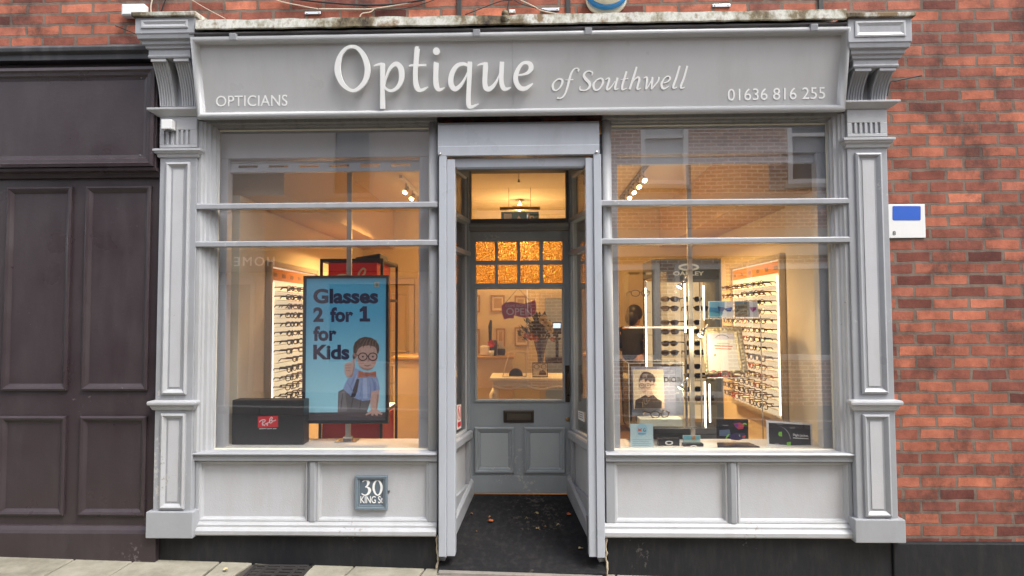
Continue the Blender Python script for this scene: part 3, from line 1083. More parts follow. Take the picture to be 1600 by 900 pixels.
# ---- display windows
def window(x0, x1, corner_left):
    """x0,x1: clear frame extent; moulded jamb against the pilaster, round post at the doorway corner"""
    j = 0.108 if not corner_left else .0
    root = None
    mb = MB()
    if not corner_left:
        mb.ex_z([(x0, .02), (x0, -.075), (x0 + .022, -.075), (x0 + .028, -.062), (x0 + .04, -.060), (x0 + .046, -.048), (x0 + .066, -.046), (x0 + .072, -.03), (x0 + .09, -.026), (x0 + .094, -.012), (x0 + .104, -.010), (x0 + .104, .02)], zsill_t - .002, zhead + .04)
        ga, gb = x0 + .100, x1 - .055
        post = x1 - .028
    else:
        mb.ex_z([(x1, .02), (x1, -.075), (x1 - .022, -.075), (x1 - .028, -.062), (x1 - .04, -.060), (x1 - .046, -.048), (x1 - .066, -.046), (x1 - .07, -.03), (x1 - .08, -.026), (x1 - .082, -.012), (x1 - .088, -.010), (x1 - .088, .02)], zsill_t - .002, zhead + .04)
        ga, gb = x0 + .055, x1 - .086
        post = x0 + .028
    fr = mb.build('window_frame', TRIM, sf, bev=.0015)
    mb = MB()
    mb.tube([(post, -.018, zsill_t - .001), (post, -.018, zhead + .05)], .03, 20)
    mb.box(post - .028, post + .028, -.012, .02, zsill_t, zhead + .05)
    mb.build('corner_post', TRIM, fr)
    # head moulding in a darker, blotched tone than the jambs
    mb = MB()
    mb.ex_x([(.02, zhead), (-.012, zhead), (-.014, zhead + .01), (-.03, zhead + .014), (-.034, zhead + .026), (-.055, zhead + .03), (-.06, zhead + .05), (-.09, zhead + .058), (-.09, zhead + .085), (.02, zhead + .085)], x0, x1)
    mb.build('window_head', mat('dark_head_paint', (0.24, 0.235, 0.225), .55, var=.12, dirt=.5, dscale=5), fr, bev=.002)
    mb = MB()
    mb.box(ga, gb, .0, .006, zsill_t - .005, zhead + .005)
    mb.build('glass_pane', GLASS, fr)
    # putty line
    mb = MB()
    mb.frame(ga - .001, gb + .001, zsill_t + .002, zhead - .002, [(0, .0), (0, -.010), (.008, -.001)])
    mb.build('putty', mat('old_putty', sc(196, 190, 172), .7, var=.12, vscale=30), fr)
    return fr, ga, gb


wl, gl0, gl1 = window(plx1 + .0, xcL, False)
wr, gr0, gr1 = window(xcR, prx0 - .0, True)
# exterior horizontal rails
zb1, zb2 = ZZ(322, 315.5, -.07), ZZ(381, 375.5, -.07)
bh = .0185
for (fr, a, b) in ((wl, plx1 + .0, xcL + .008), (wr, xcR - .036, prx0 + .004)):
    for zz in (zb1, zb2):
        mb = MB()
        mb.ex_x([(-.028, zz - bh), (-.088, zz - bh), (-.09, zz - bh + .004), (-.09, zz + bh - .008), (-.084, zz + bh), (-.028, zz + bh + .002)], a, b)
        mb.build('glazing_bar', GREY, fr, bev=.0025)

# window beds
for (a, b) in ((plx1 - .1, xcL - .002), (xcR + .002, prx0 + .1)):
    mb = MB()
    mb.box(a, b, .012, .36, zsill_t - .05, zsill_t + .001)
    mb.build('window_bed', BEDW, sf, bev=.003)

# ---- doorway recess
YD = 0.70
LA, LB = Vector((xcL, -.0, 0)), Vector((X(731, 560, YD), YD, 0))
RA, RB = Vector((X(893.5, 560, YD), YD, 0)), Vector((xcR, 0, 0))
zflr_b = P(812, 772, YD).z
zsd_s = (P(730, 675, YD).z + zsill_t) / 2
ZSOF = 2.74


def recess(A, B, flip):
    d = (B - A)
    Ln = d.length
    d.normalize()
    T = Matrix(((d.x, -d.y, 0, A.x), (d.y, d.x, 0, A.y), (0, 0, 1, 0), (0, 0, 0, 1)))
    zr = (zb1, zb2)
    mb = MB(T)
    mb.box(0, Ln, .004, .05, -.3, zsill_b - .001)
    root = mb.build('recess_side', PALE, sf)
    mb = MB(T)
    st = .055
    MB(T).box(0, st, -.025, .003, -.2, zsill_b - .002).build('stile', GREY, root, bev=.003)
    MB(T).box(Ln - st, Ln, -.025, .003, -.2, zsill_b - .002).build('stile', GREY, root, bev=.003)
    MB(T).box(st, Ln - st, -.025, .003, -.3, .36).build('bottom_rail', GREY, root, bev=.003)
    # skirting that follows the ramp
    mb = MB(T)
    za, zb_ = (.02, zflr_b) if not flip else (zflr_b, .02)
    mb.loft([[(0, -.025, -.3), (0, -.046, -.3), (0, -.046, za + .13), (0, -.032, za + .15), (0, -.025, za + .15)],
             [(Ln, -.025, -.3), (Ln, -.046, -.3), (Ln, -.046, zb_ + .10), (Ln, -.032, zb_ + .12), (Ln, -.025, zb_ + .12)]])
    mb.build('skirting', GREY, root, bev=.002)
    mb = MB(T)
    mb.ex_x([(.05, zsill_b), (-.03, zsill_b), (-.04, zsill_b + .01), (-.04, zsill_t - .01), (-.03, zsill_t), (.05, zsill_t + .002)], .0, Ln)
    mb.build('window_sill', GREY, root, bev=.002)
    mb = MB(T)
    fl = .03
    mb.box(Ln - .05 if not flip else 0, Ln if not flip else .05, -.02, .03, zsill_t + .003, ZSOF)
    mb.box(0 if not flip else Ln - .03, .03 if not flip else Ln, -.012, .03, zsill_t + .003, ZSOF)
    mb.box(0, Ln, -.018, .03, ZSOF - .07, ZSOF - .001)
    for zz in zr:
        mb.box(.0, Ln, -.026, .028, zz - .018, zz + .018)
    mb.build('side_frame', DOORP, root, bev=.003)
    mb = MB(T)
    mb.box(.03, Ln - .03, .008, .014, zsill_t + .001, ZSOF - .06)
    mb.build('glass_pane', GLASS, root)
    # pale inner bead round the side light
    mb = MB(T)
    mb.frame(.03 if flip is None else .045, Ln - .045, zsill_t + .004, ZSOF - .072, [(0, .007), (0, -.008), (.012, -.003), (.014, .007)])
    mb.build('glazing_bead', TRIM, root)
    return T, Ln, root


TL_, LnL, recL = recess(LA, LB, False)
TR_, LnR, recR = recess(RA, RB, True)
# soffit and doorway ramp
mb = MB()
mb.loft([[(LA.x, -.004, z), (RB.x, -.004, z), (RA.x, YD + .05, z), (LB.x, YD + .05, z)] for z in (ZSOF, ZSOF + .06)])
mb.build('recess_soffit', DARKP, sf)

# ---- door frame
dz0 = zflr_b
ztr_b, ztr_t = P(812, 361, YD).z, P(812, 342, YD).z
ztl_t = P(812, 268, YD).z
dx0, dx1 = X(733, 560, YD), X(892.5, 560, YD)
tx0, tx1 = X(736, 300, YD), X(884, 300, YD)
print('door', dx1 - dx0, P(812, 362, YD).z - dz0, 'floor', dz0)
mb = MB()
grid_wall(mb, LB.x - .12, RA.x + .12, dz0 - .1, ZSOF, YD - .02, YD + .07, [(dx0 - .004, dx1 + .004, dz0 - .2, ztr_b), (tx0, tx1, ztr_t, ztl_t)])
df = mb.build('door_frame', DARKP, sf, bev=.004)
mb = MB()
mb.ex_x([(YD - .021, ztr_b + .0), (YD - .035, ztr_b + .005), (YD - .035, ztr_b + .03), (YD - .045, ztr_b + .04), (YD - .045, ztr_b + .055), (YD - .021, ztr_b + .062)], tx0 - .02, tx1 + .02)
mb.build('transom_rail', mat('transom_paint', (0.17, 0.17, 0.168), .5), df, bev=.002)
mb = MB()
mb.box(tx0 - .01, tx1 + .01, YD + .02, YD + .026, ztr_t - .01, ztl_t + .01)
mb.build('transom_pane', GLASS, df)

# ---- door
cols = [(743.5, 773.5), (778, 808), (813, 843), (848.5, 879)]
rows = [(377, 407), (413, 442.5)]
yd0, yd1 = YD - .002, YD + .042
holes = []
for a, b in cols:
    for c_, d_ in rows:
        holes.append((X(a, 410, yd0), X(b, 410, yd0), P(812, d_, yd0).z, P(812, c_, yd0).z))
big = (X(744, 540, yd0), X(880, 540, yd0), P(812, 625, yd0).z, P(812, 450, yd0).z)
holes.append(big)
mb = MB()
grid_wall(mb, dx0, dx1, dz0 + .006, ztr_b - .004, yd0, yd1, holes)
door = mb.build('door', DOORP, sf, bev=.004)
for i, h in enumerate(holes[:-1]):
    mb = MB()
    mb.box(h[0] - .004, h[1] + .004, YD + .018, YD + .024, h[2] - .004, h[3] + .004)
    mb.build('obscured_pane', OBSC, door)
mb = MB()
mb.box(big[0] - .006, big[1] + .006, YD + .016, YD + .022, big[2] - .006, big[3] + .006)
mb.build('glass_pane', GLASS, door)
mb = MB()
mb.frame(big[0] - .012, big[1] + .012, big[2] - .012, big[3] + .012, [(0, yd0 + .001), (0, yd0 - .012), (.012, yd0 - .012), (.02, yd0 + .01)])
mb.build('glazing_bead', DOORP, door, bev=.001)
for (a, b) in ((741.5, 803.5), (819, 883)):
    x0, x1 = X(a, 700, yd0), X(b, 700, yd0)
    z0, z1 = P(812, 739, yd0).z, P(812, 667, yd0).z
    mb = MB()
    mb.frame(x0, x1, z0, z1, [(0, yd0 + .001), (0, yd0 - .014), (.008, yd0 - .02), (.018, yd0 - .018), (.024, yd0 - .01), (.034, yd0 - .008), (.046, yd0 - .001), (.05, yd0 + .001)])
    mb.build('panel_moulding', DOORP, door)
    mb = MB()
    mb.box(x0 + .046, x1 - .046, yd0 - .004, yd0 - .001, z0 + .046, z1 - .046)
    mb.build('inset_panel', mat('door_panel_paint', (0.33, 0.36, 0.375), .4, var=.05, bump=.12), door, bev=.001)
mb = MB()
mb.box(dx0 + .004, dx1 - .004, yd0 - .012, yd0 - .001, dz0 + .008, P(812, 743, yd0).z)
mb.build('kick_board', DOORP, door, bev=.003)
# letterbox
x0, x1, z0, z1 = X(787, 650, yd0), X(834, 650, yd0), P(812, 660, yd0).z, P(812, 641, yd0).z
mb = MB()
mb.frame(x0, x1, z0, z1, [(0, yd0 + .001), (0, yd0 - .008), (.006, yd0 - .012), (.02, yd0 - .010), (.022, yd0 - .004)])
lb = mb.build('letterbox', BRASSD, door)
mb = MB()
mb.box(x0 + .022, x1 - .022, yd0 - .006, yd0 - .001, z0 + .02, z1 - .02)
mb.build('flap', mat('letter_flap', (0.10, 0.085, 0.07), .35, metal=.6), door, bev=.002)
# pull handle on a long back plate
x0, x1, z0, z1 = X(882.5, 600, yd0), X(891.5, 600, yd0), P(812, 628, yd0).z, P(812, 571, yd0).z
mb = MB()
mb.box(x0, x1, yd0 - .008, yd0 - .001, z0, z1)
xm = (x0 + x1) / 2
mb.tube([(xm, yd0 - .006, z1 - .05), (xm, yd0 - .05, z1 - .07), (xm, yd0 - .055, (z0 + z1) / 2), (xm, yd0 - .05, z0 + .07), (xm, yd0 - .006, z0 + .05)], .009, 10)
mb.build('handle', BRASSD, door, bev=.002)
mb = MB()
c = P(887, 655, yd0)
mb.lathe((c.x, yd0, c.z), [(.016, -.001), (.016, -.006), (.008, -.01), (.001, -.01)], 14, 'y')
mb.build('lock', BRASS, door)

# doorway mat on the ramp
mb = MB()
f0 = -.105
m1 = (X(686, 880, -.1), X(941, 884, -.1))
ny = 70
ringsA = []
def rz(y):
    t = max(0, min(1, (y - f0) / (YD - f0)))
    return .014 + (zflr_b - .014) * t
rows_ = []
for i in range(ny * 2 + 1):
    y = f0 + (YD - .002 - f0) * i / (ny * 2)
    k = max(0, min(1, y / YD))
    xa = LA.x + (LB.x - LA.x) * k + (.047 if y > 0 else .012)
    xb = RB.x + (RA.x - RB.x) * k - (.047 if y > 0 else .012)
    hz = .0035 if i % 2 else 0
    rows_.append([(xa, y, rz(y) + hz), (xb, y, rz(y) + hz), (xb, y, rz(y) - .03), (xa, y, rz(y) - .03)])
mb.loft(rows_)
tag(mb.build('entrance_mat', MATM), 'dark ribbed rubber mat sloping up to the grey door', 'mat')
mb = MB()
mb.loft([[(m1[0], f0 - .035, gz(m1[0]) - .02), (m1[0], f0 - .001, gz(m1[0]) - .02), (m1[0], f0 - .001, gz(m1[0]) + .022), (m1[0], f0 - .035, gz(m1[0]) + .02)],
         [(m1[1], f0 - .035, gz(m1[1]) - .02), (m1[1], f0 - .001, gz(m1[1]) - .02), (m1[1], f0 - .001, gz(m1[1]) + .022), (m1[1], f0 - .035, gz(m1[1]) + .02)]])
tag(mb.build('threshold_strip', mat('worn_metal_strip', (0.30, 0.28, 0.25), .5, metal=.3, var=.25, vscale=30, dirt=.5), bev=.003), 'worn grey metal strip along the front edge of the doorway mat', 'threshold')

# fallen leaves
leafspots = [(737, 804, .55), (767, 815, 1.1), (765, 809, .5), (716, 819, .7), (839, 803, .8), (889, 805, 1.2), (840, 827, .7), (852, 824, .5), (872, 821, .5), (907, 858, .8), (823, 811, .4), (745, 832, .4), (790, 888, 1.1), (803, 889, .9), (812, 889.5, .8), (848, 891, 1.2), (858, 893, 1.0), (944, 893, 1.3), (828, 889.5, .8), (351, 872, .9), (352, 891, .9), (528, 878.5, .7), (551, 879, .6)]
lcols = [ink(150, 110, 70, .8), ink(166, 88, 48, .8), ink(120, 92, 62, .8), ink(190, 170, 130, .8), ink(150, 140, 90, .8), ink(175, 80, 62, .8)]
lnames = ['tan', 'rust orange', 'dull brown', 'pale straw', 'olive', 'faded red']
for i, (px, py, s) in enumerate(leafspots):
    ci = [0, 1, 0, 0, 4, 1, 3, 2, 3, 3, 4, 2, 1, 0, 0, 1, 5, 1, 2, 3, 3, 3, 3][i]
    onmat = i < 12
    # find the depth where the sightline meets the mat or flags
    d = ray(px, py)
    t = 3.4
    while t < 6:
        q = CAM + d * t
        s_z = rz(q.y) if q.y > f0 and onmat else gz(q.x) + .003
        if q.z <= s_z + .006:
            break
        t += .004
    rl = random.Random(i + 40)
    mb = MB()
    L_ = .019 * s
    n = 7
    ang = rl.uniform(0, 6.28)
    M3 = Matrix.Rotation(ang, 3, 'Z')
    up, dn = [], []
    for side in (1, -1):
        pass
    rows2 = []
    for k in range(n):
        u = k / (n - 1)
        wdt = L_ * .9 * math.sin(math.pi * (u ** .8)) * rl.uniform(.75, 1.1) + .0008
        cz = .004 + .006 * math.sin(u * 3 + ang) ** 2
        rows2.append([q + M3 @ Vector(((u - .5) * L_ * 2, wdt, cz + .006 * rl.random())), q + M3 @ Vector(((u - .5) * L_ * 2, 0, cz)), q + M3 @ Vector(((u - .5) * L_ * 2, -wdt, cz + .006 * rl.random())), q + M3 @ Vector(((u - .5) * L_ * 2, 0, cz - .0012))])
    mb.loft(rows2)
    mb.tube([q + M3 @ Vector((L_, 0, .004)), q + M3 @ Vector((L_ * 1.6, .004, .003))], .0009, 5)
    place = 'on the dark doorway mat' if onmat else ('on the flagstones under the left window' if px < 600 else 'on the flagstones at the doorway edge')
    how = ['curled', 'crumpled', 'small', 'torn', 'flat', 'large'][i % 6]
    where = ('left' if px < 760 else 'right' if px > 865 else 'middle')
    o = mb.build('fallen_leaf', lcols[ci])
    extra = {0: 'nearest the left skirting by the door', 1: 'left of the middle, broadest there', 2: 'just behind the broad tan leaf', 3: 'against the left side wall', 4: 'below the right door panel', 5: 'by the right skirting', 6: 'in the middle of the ramp', 7: 'right of the middle leaf', 8: 'close to the right skirting', 9: 'at the foot of the right shutter post', 10: 'nearest the middle of the door', 11: 'on the left front half',
             12: 'left end of the row at the strip', 13: 'second in the row at the strip', 14: 'third in the row at the strip', 15: 'fifth in the row at the strip', 16: 'red one in front of the row', 17: 'below the right plinth corner', 18: 'fourth in the row at the strip', 19: 'against the black plinth', 20: 'left of the iron grating', 21: 'first right of the iron grating', 22: 'farther right of the iron grating'}[i]
    place = 'on the dark mat' if onmat else 'on the flagstones'
    tag(o, f'{how} {lnames[ci]} leaf {place}, {extra}', 'leaf', 'fallen autumn leaves')

# ================================================================== SECURITY SHUTTERS
sh = thing('roller_shutter', 'pale grey roller shutter box with guide posts framing the open doorway', 'shutter', (X(811, 250, -.1), -.1, 2.6))
ys = -.10
bx0, bx1 = X(684, 220, ys), X(936.5, 220, ys)
zb0, zb1_ = P(812, 242, ys).z, P(812, 189, ys).z
mb = MB()
mb.ex_x([(-.0, zb0), (ys, zb0), (ys, zb0 + .06), (ys + .002, zb0 + .062), (ys + .002, zb1_ - .02), (ys + .02, zb1_), (.0, zb1_)], bx0, bx1)
mb.build('box', ALU, sh, bev=.002)
for px in (687.5, 932):
    mb = MB()
    c = P(px, 240, ys)
    mb.lathe((c.x, ys, zb0 + .012), [(.010, .001), (.010, -.006), (.005, -.01), (.001, -.01)], 12, 'y')
    mb.build('bolt', CHROME, sh)
zg0 = P(812, 871, ys).z
for (a, b, oy) in ((685.5, 697.5, .0), (697.8, 710.5, .012)):
    mb = MB()
    xa, xb = X(a, 560, ys), X(b, 560, ys)
    mb.box(xa, xb, ys + oy, -.012, zg0, zb0 - (.0005 if oy == 0 else .02))
    mb.build('guide_post', ALU, sh, bev=.003)
for (a, b, oy) in ((918, 930, .012), (930.3, 942.5, .0)):
    mb = MB()
    xa, xb = X(a, 560, ys), X(b, 560, ys)
    mb.box(xa, xb, ys + oy, -.012, zg0, zb0 - (.0005 if oy == 0 else .02))
    mb.build('guide_post', ALU, sh, bev=.003)
gx0, gx1 = X(710.7, 560, ys), X(917.8, 560, ys)
z0, z1 = P(812, 258, ys).z, P(812, 247.5, ys).z
MB().box(gx0 - .03, gx1 + .03, ys + .035, -.02, z0, z1 + .012).build('curtain', ALU, sh, bev=.002)
MB().box(gx0 + .008, gx1 - .008, ys + .025, -.03, z0 - .022, z0 - .0005).build('bottom_rail', ALUD, sh, bev=.006)


def inner_shutter(ga, gb, zt, zbx, railz, slots, label, wl_, wr_):
    r = thing('window_shutter', label, 'shutter', ((ga + gb) / 2, .1, zbx), 'shutters behind the window glass')
    y0 = .045
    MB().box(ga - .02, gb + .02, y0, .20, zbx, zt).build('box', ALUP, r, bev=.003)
    for (a, b) in wl_ + wr_:
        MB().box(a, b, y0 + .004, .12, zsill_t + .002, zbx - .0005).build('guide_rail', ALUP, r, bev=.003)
    a, b = wl_[-1][1] + .001, wr_[0][0] - .001
    z0, z1 = railz
    mb = MB()
    if slots:
        hs = []
        n = 6
        stp = (b - a - .04) / n
        for i in range(n):
            hs.append((a + .05 + i * stp, a + .05 + i * stp + .135, z0 + (z1 - z0) * .42, z0 + (z1 - z0) * .72))
        grid_wall(mb, a, b, z0, z1, .085, .10, hs)
        mb.box(a, b, .075, .105, z0 - .012, z0 - .0005)
        mb.box(a, b, .08, .105, z1 + .0005, z1 + .012)
    else:
        mb.box(a, b, .08, .10, z0, z1)
        mb.box(a, b, .072, .105, z0 - .01, z0 - .0005)
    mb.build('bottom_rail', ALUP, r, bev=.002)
    return r


zbxL, zbxR = P(500, 247, .05).z, P(1130, 239, .05).z
zbx = (zbxL + zbxR) / 2
gxL = [(X(333, 450, .05) - .03, X(340.5, 450, .05)), (X(341, 450, .05), X(353.5, 450, .05))]
gxLr = [(X(654.5, 450, .05), X(668, 450, .05) + .02)]
inner_shutter(gl0, gl1, zhead + .03, zbx, (P(500, 266, .085).z, P(500, 254, .085).z), True, 'grey roller shutter with slotted bottom rail behind the left window glass', gxL, gxLr)
gxR = [(X(953, 450, .05) - .02, X(966.5, 450, .05))]
gxRr = [(X(1280, 450, .05), X(1296, 450, .05)), (X(1296.5, 450, .05), X(1312, 450, .05) + .03)]
inner_shutter(gr0, gr1, zhead + .03, zbx, (P(1130, 254, .085).z, P(1130, 244, .085).z), False, 'grey roller shutter with plain bottom rail behind the right window glass', gxR, gxRr)

# ================================================================== SIGN
zsb = (P(308, 187, -.15).z + P(1321, 174, -.15).z) / 2
zst = (P(298, 61, -.25).z + P(1328, 45, -.25).z) / 2 + .012
sx0, sx1 = X(310, 187, -.15), X(1319.5, 174, -.15)
sx0 = (sx0 + X(298.5, 61, -.25)) / 2
sx1 = (sx1 + X(1328, 45, -.25)) / 2
print('sign', sx0, sx1, zsb, zst)
sg = thing('shop_sign', 'long grey fascia sign board with raised white lettering across the shopfront', 'sign', (0, -.2, zsb))
# tilted frame: local x along, local z up the board, y through it
sdir = Vector((0, -.10, zst - zsb)).normalized()
hgt = Vector((0, -.10, zst - zsb)).length
snrm = Vector((0, -sdir.z, sdir.y))
TS = Matrix(((1, 0, 0, sx0), (0, -snrm.y, sdir.y, -.15), (0, -snrm.z, sdir.z, zsb), (0, 0, 0, 1)))
W = sx1 - sx0
mb = MB(TS)
mw = .044
for i, (a, b) in enumerate(((mw - .01, X(801, 120, -.2) - sx0 - .0005), (X(801, 120, -.2) - sx0 + .0005, W - mw + .01))):
    mb.box(a, b, .012, .035, mw - .01, hgt - mw + .01)
mb.build('board', SIGNB, sg)
mb = MB(TS)
prof = [(0, .03), (0, -.012), (.003, -.020), (.009, -.028), (.017, -.031), (.026, -.029), (.033, -.022), (.038, -.010), (.041, .004), (.045, .0125)]
mb.frame(0, W, 0, hgt, prof, smooth=True)
mb.box(.004, W - .004, .036, .05, .004, hgt - .004)
fm = mb.build('frame_moulding', mat('sign_frame_paint', (0.45, 0.455, 0.46), .3, var=.05, dirt=.15, dirtcol=(.3, .29, .27, 1)), sg)
for px, py in ((366, 62), (745, 58), (919, 55), (1270, 48)):
    mb = MB(TS)
    x = P(px, py, -.26).x - sx0
    mb.box(x - .022, x + .022, -.036, .03, hgt - .028, hgt + .012)
    mb.build('clip', GREY, sg, bev=.003)
SP = Plane((0, -.15, zsb) + Vector((0, 0, 0)) if False else Vector((0, -.15, zsb)) - snrm * .012, snrm)
# raised standoff letters of the shop name
A = lambda pts: [(520 + x / 8.18, 65 + y / 8.18, w / 8.18) for x, y, w in pts]
B = lambda pts: [(680 + x / 8.18, 65 + y / 8.18, w / 8.18) for x, y, w in pts]
big_ = [
    (A([(262, 78, 42), (330, 95, 50), (395, 165, 58), (440, 260, 66), (459, 360, 68), (448, 460, 66), (412, 540, 60), (350, 605, 50), (282, 636, 40), (210, 612, 46), (140, 548, 58), (96, 455, 70), (80, 365, 76), (92, 260, 66), (128, 170, 50), (190, 100, 40)]), True),
    (A([(538, 325, 12), (560, 315, 20), (595, 305, 27), (625, 301, 32), (640, 303, 36)]), False),
    (A([(650, 284, 42), (649, 300, 56), (650, 380, 57), (650, 600, 56), (650, 866, 60)]), False),
    (A([(676, 580, 8), (684, 520, 14), (702, 450, 26), (742, 360, 40), (795, 305, 50), (840, 302, 62), (880, 350, 68), (893, 430, 66), (885, 510, 60), (855, 575, 50), (810, 620, 42), (755, 638, 36), (705, 620, 32), (676, 590, 26)]), False),
    (A([(1092, 97, 50), (1088, 112, 62), (1076, 250, 60), (1066, 400, 57), (1067, 510, 58), (1080, 580, 64), (1105, 622, 58), (1145, 630, 40), (1185, 613, 32), (1225, 590, 12)]), False),
    (A([(980, 327, 6), (1005, 316, 20), (1050, 314, 29), (1130, 314, 27), (1203, 314, 27)]), False),
    (B([(22, 280, 56), (20, 300, 62), (16, 420, 60), (16, 510, 62), (26, 580, 66), (50, 622, 46), (90, 617, 30), (132, 595, 10)]), False),
    (B([(430, 325, 26), (395, 303, 38), (345, 298, 44), (285, 322, 52), (232, 395, 60), (206, 490, 64), (216, 570, 66), (258, 614, 62), (308, 592, 50), (358, 532, 36), (395, 465, 26), (420, 400, 14)]), False),
    (B([(449, 268, 54), (446, 330, 60), (440, 500, 56), (432, 680, 56), (430, 780, 56), (440, 834, 54), (478, 840, 38), (520, 822, 26), (560, 803, 10)]), False),
    (B([(543, 318, 10), (570, 306, 20), (605, 297, 27), (635, 297, 34), (655, 300, 40)]), False),
    (B([(652, 278, 44), (648, 330, 62), (642, 430, 60), (638, 530, 60), (652, 598, 66), (692, 616, 62), (742, 582, 46), (785, 520, 30), (815, 450, 16), (830, 400, 10)]), False),
    (B([(856, 270, 56), (851, 380, 58), (848, 480, 57), (856, 560, 60), (880, 608, 56), (915, 616, 38), (945, 606, 24), (968, 594, 8)]), False),
    (B([(1058, 438, 20), (1130, 430, 26), (1190, 403, 42), (1224, 355, 62), (1215, 303, 60), (1172, 280, 40), (1112, 295, 38), (1060, 365, 50), (1030, 460, 60), (1043, 545, 62), (1088, 602, 62), (1148, 610, 52), (1205, 578, 36), (1250, 545, 14)]), False)]
mb = MB()
for pts, cl in big_:
    mb.stroke(SP, pts, .034, .016, cl, 8)
mb.ellipse(SP, 680 + 24 / 8.18, 65 + 137 / 8.18, 5.3, 5.9, .034, 20, .016)
mb.build('name_lettering', SIGNW, sg)
C_ = lambda pts: [(855 + x / 6.957, 90 + y / 6.957, w * 1.12 / 6.957) for x, y, w in pts]
small = [
    ([(60, 305, 22), (68, 345, 20), (95, 358, 14), (130, 335, 14), (158, 290, 20), (163, 250, 22), (142, 233, 16), (108, 240, 13), (75, 270, 16)], True),
    ([(333, 152, 16), (342, 132, 16), (325, 116, 12), (290, 128, 14), (262, 170, 19), (240, 240, 22), (222, 310, 21), (200, 380, 18), (172, 425, 15), (138, 445, 11), (108, 438, 18)], False),
    ([(198, 244, 7), (285, 240, 10)], False),
    ([(484, 198, 7), (491, 165, 14), (460, 147, 12), (420, 158, 16), (398, 195, 24), (420, 235, 29), (456, 272, 28), (462, 312, 24), (432, 348, 14), (388, 357, 12), (356, 346, 13), (358, 310, 6)], False),
    ([(502, 300, 22), (512, 342, 20), (540, 355, 14), (575, 330, 14), (603, 280, 21), (602, 242, 21), (580, 227, 15), (545, 240, 13), (515, 268, 17)], True),
    ([(632, 242, 6), (660, 226, 14), (674, 236, 20), (660, 290, 21), (648, 335, 21), (662, 348, 17), (700, 312, 11), (738, 255, 8)], False),
    ([(764, 220, 20), (748, 280, 20), (735, 335, 19), (748, 347, 13), (774, 336, 6)], False),
    ([(862, 150, 18), (840, 220, 20), (815, 305, 21), (815, 346, 17), (838, 346, 12), (864, 332, 6)], False),
    ([(798, 240, 6), (880, 230, 10)], False),
    ([(972, 100, 18), (945, 190, 21), (894, 346, 21)], False),
    ([(912, 300, 6), (948, 240, 12), (988, 214, 17), (1000, 240, 21), (985, 300, 20), (976, 338, 18), (992, 345, 12), (1016, 332, 6)], False),
    ([(1045, 228, 6), (1075, 212, 15), (1085, 235, 20), (1078, 295, 18), (1072, 346, 13)], False),
    ([(1070, 346, 13), (1100, 310, 11), (1140, 232, 10)], False),
    ([(1144, 212, 17), (1140, 260, 20), (1132, 346, 14)], False),
    ([(1132, 346, 13), (1170, 300, 13), (1205, 255, 16), (1215, 212, 18)], False),
    ([(1262, 277, 7), (1308, 264, 12), (1336, 228, 18), (1316, 205, 12), (1276, 224, 13), (1242, 285, 21), (1252, 332, 21), (1284, 335, 14), (1322, 310, 6)], False),
    ([(1440, 90, 18), (1402, 220, 20), (1368, 316, 20), (1384, 333, 13), (1412, 320, 6)], False),
    ([(1522, 90, 18), (1486, 220, 20), (1450, 316, 20), (1468, 333, 13), (1494, 320, 6)], False)]
mb = MB()
for pts, cl in small:
    mb.stroke(SP, C_(pts), .003, .0025, cl, 5)
mb.build('place_lettering', SIGNW, sg)
text_on(SP, 'OPTICIANS', [(337.5, 150), (449, 148), (449, 165.5), (337.5, 166.5)], SIGNW, 'trade_lettering', sg, .002, .0, depth=.0015, space=1.02)
text_on(SP, '01636 816 255', [(1137, 139), (1289, 136), (1289, 154.5), (1137, 157.5)], SIGNW, 'phone_lettering', sg, .002, .0, depth=.0015)

# ================================================================== SMALL THINGS ON THE FRONT
# house number plaque
YQ = -.016
pq = YP(YQ)
q = thing('number_plaque', 'square slate grey plaque with white 30 KING St on the left stall riser', 'plaque', tuple(P(581, 769, YQ)))
x0, x1, z0, z1 = X(555.5, 769, YQ), X(606, 769, YQ), P(581, 795.5, YQ).z, P(581, 742.5, YQ).z
PLQ = mat('plaque_paint', (0.105, 0.135, 0.165), .4, var=.06)
mb = MB()
mb.frame(x0, x1, z0, z1, [(0, YQ + .003), (0, YQ - .02), (.004, YQ - .024), (.016, YQ - .022), (.02, YQ - .015), (.022, YQ - .016), (.028, YQ - .016), (.03, YQ - .010)])
mb.build('plaque_frame', mat('plaque_frame_paint', (0.15, 0.19, 0.22), .35, var=.06), q)
mb = MB()
mb.box(x0 + .02, x1 - .02, YQ - .010, YQ + .002, z0 + .02, z1 - .02)
mb.build('face', PLQ, q)
pq = YP(YQ - .010)
D_ = lambda pts: [(540 + x / 10, 720 + y / 10, w / 10) for x, y, w in pts]
mb = MB()
mb.stroke(pq, D_([(266, 330, 14), (295, 306, 20), (330, 303, 26), (357, 338, 44), (340, 385, 26), (306, 408, 10)]), .0015)
mb.stroke(pq, D_([(306, 410, 10), (345, 414, 24), (376, 452, 46), (360, 505, 38), (315, 535, 20), (275, 528, 18), (252, 508, 14)]), .0018)
mb.stroke(pq, D_([(500, 303, 20), (535, 330, 28), (562, 400, 38), (555, 470, 36), (530, 520, 26), (497, 535, 20), (462, 505, 28), (438, 435, 36), (445, 365, 34), (470, 320, 24)]), .0015, closed=True)
nm = mb.build('lettering', WHITE, q)
t = text_on(pq, 'KING St', (563.2, 775, 598.8, 786.2), WHITE, 'lettering', q, .0015, .008, space=.95)
join_into(nm, [t])
mb = MB()
c = P(608, 767.5, -.014)
mb.lathe((c.x, -.0125, c.z), [(.007, 0), (.007, -.006), (.001, -.008)], 10, 'y')
mb.build('screw', mat('grey_screw', (.12, .12, .12), .5), q)

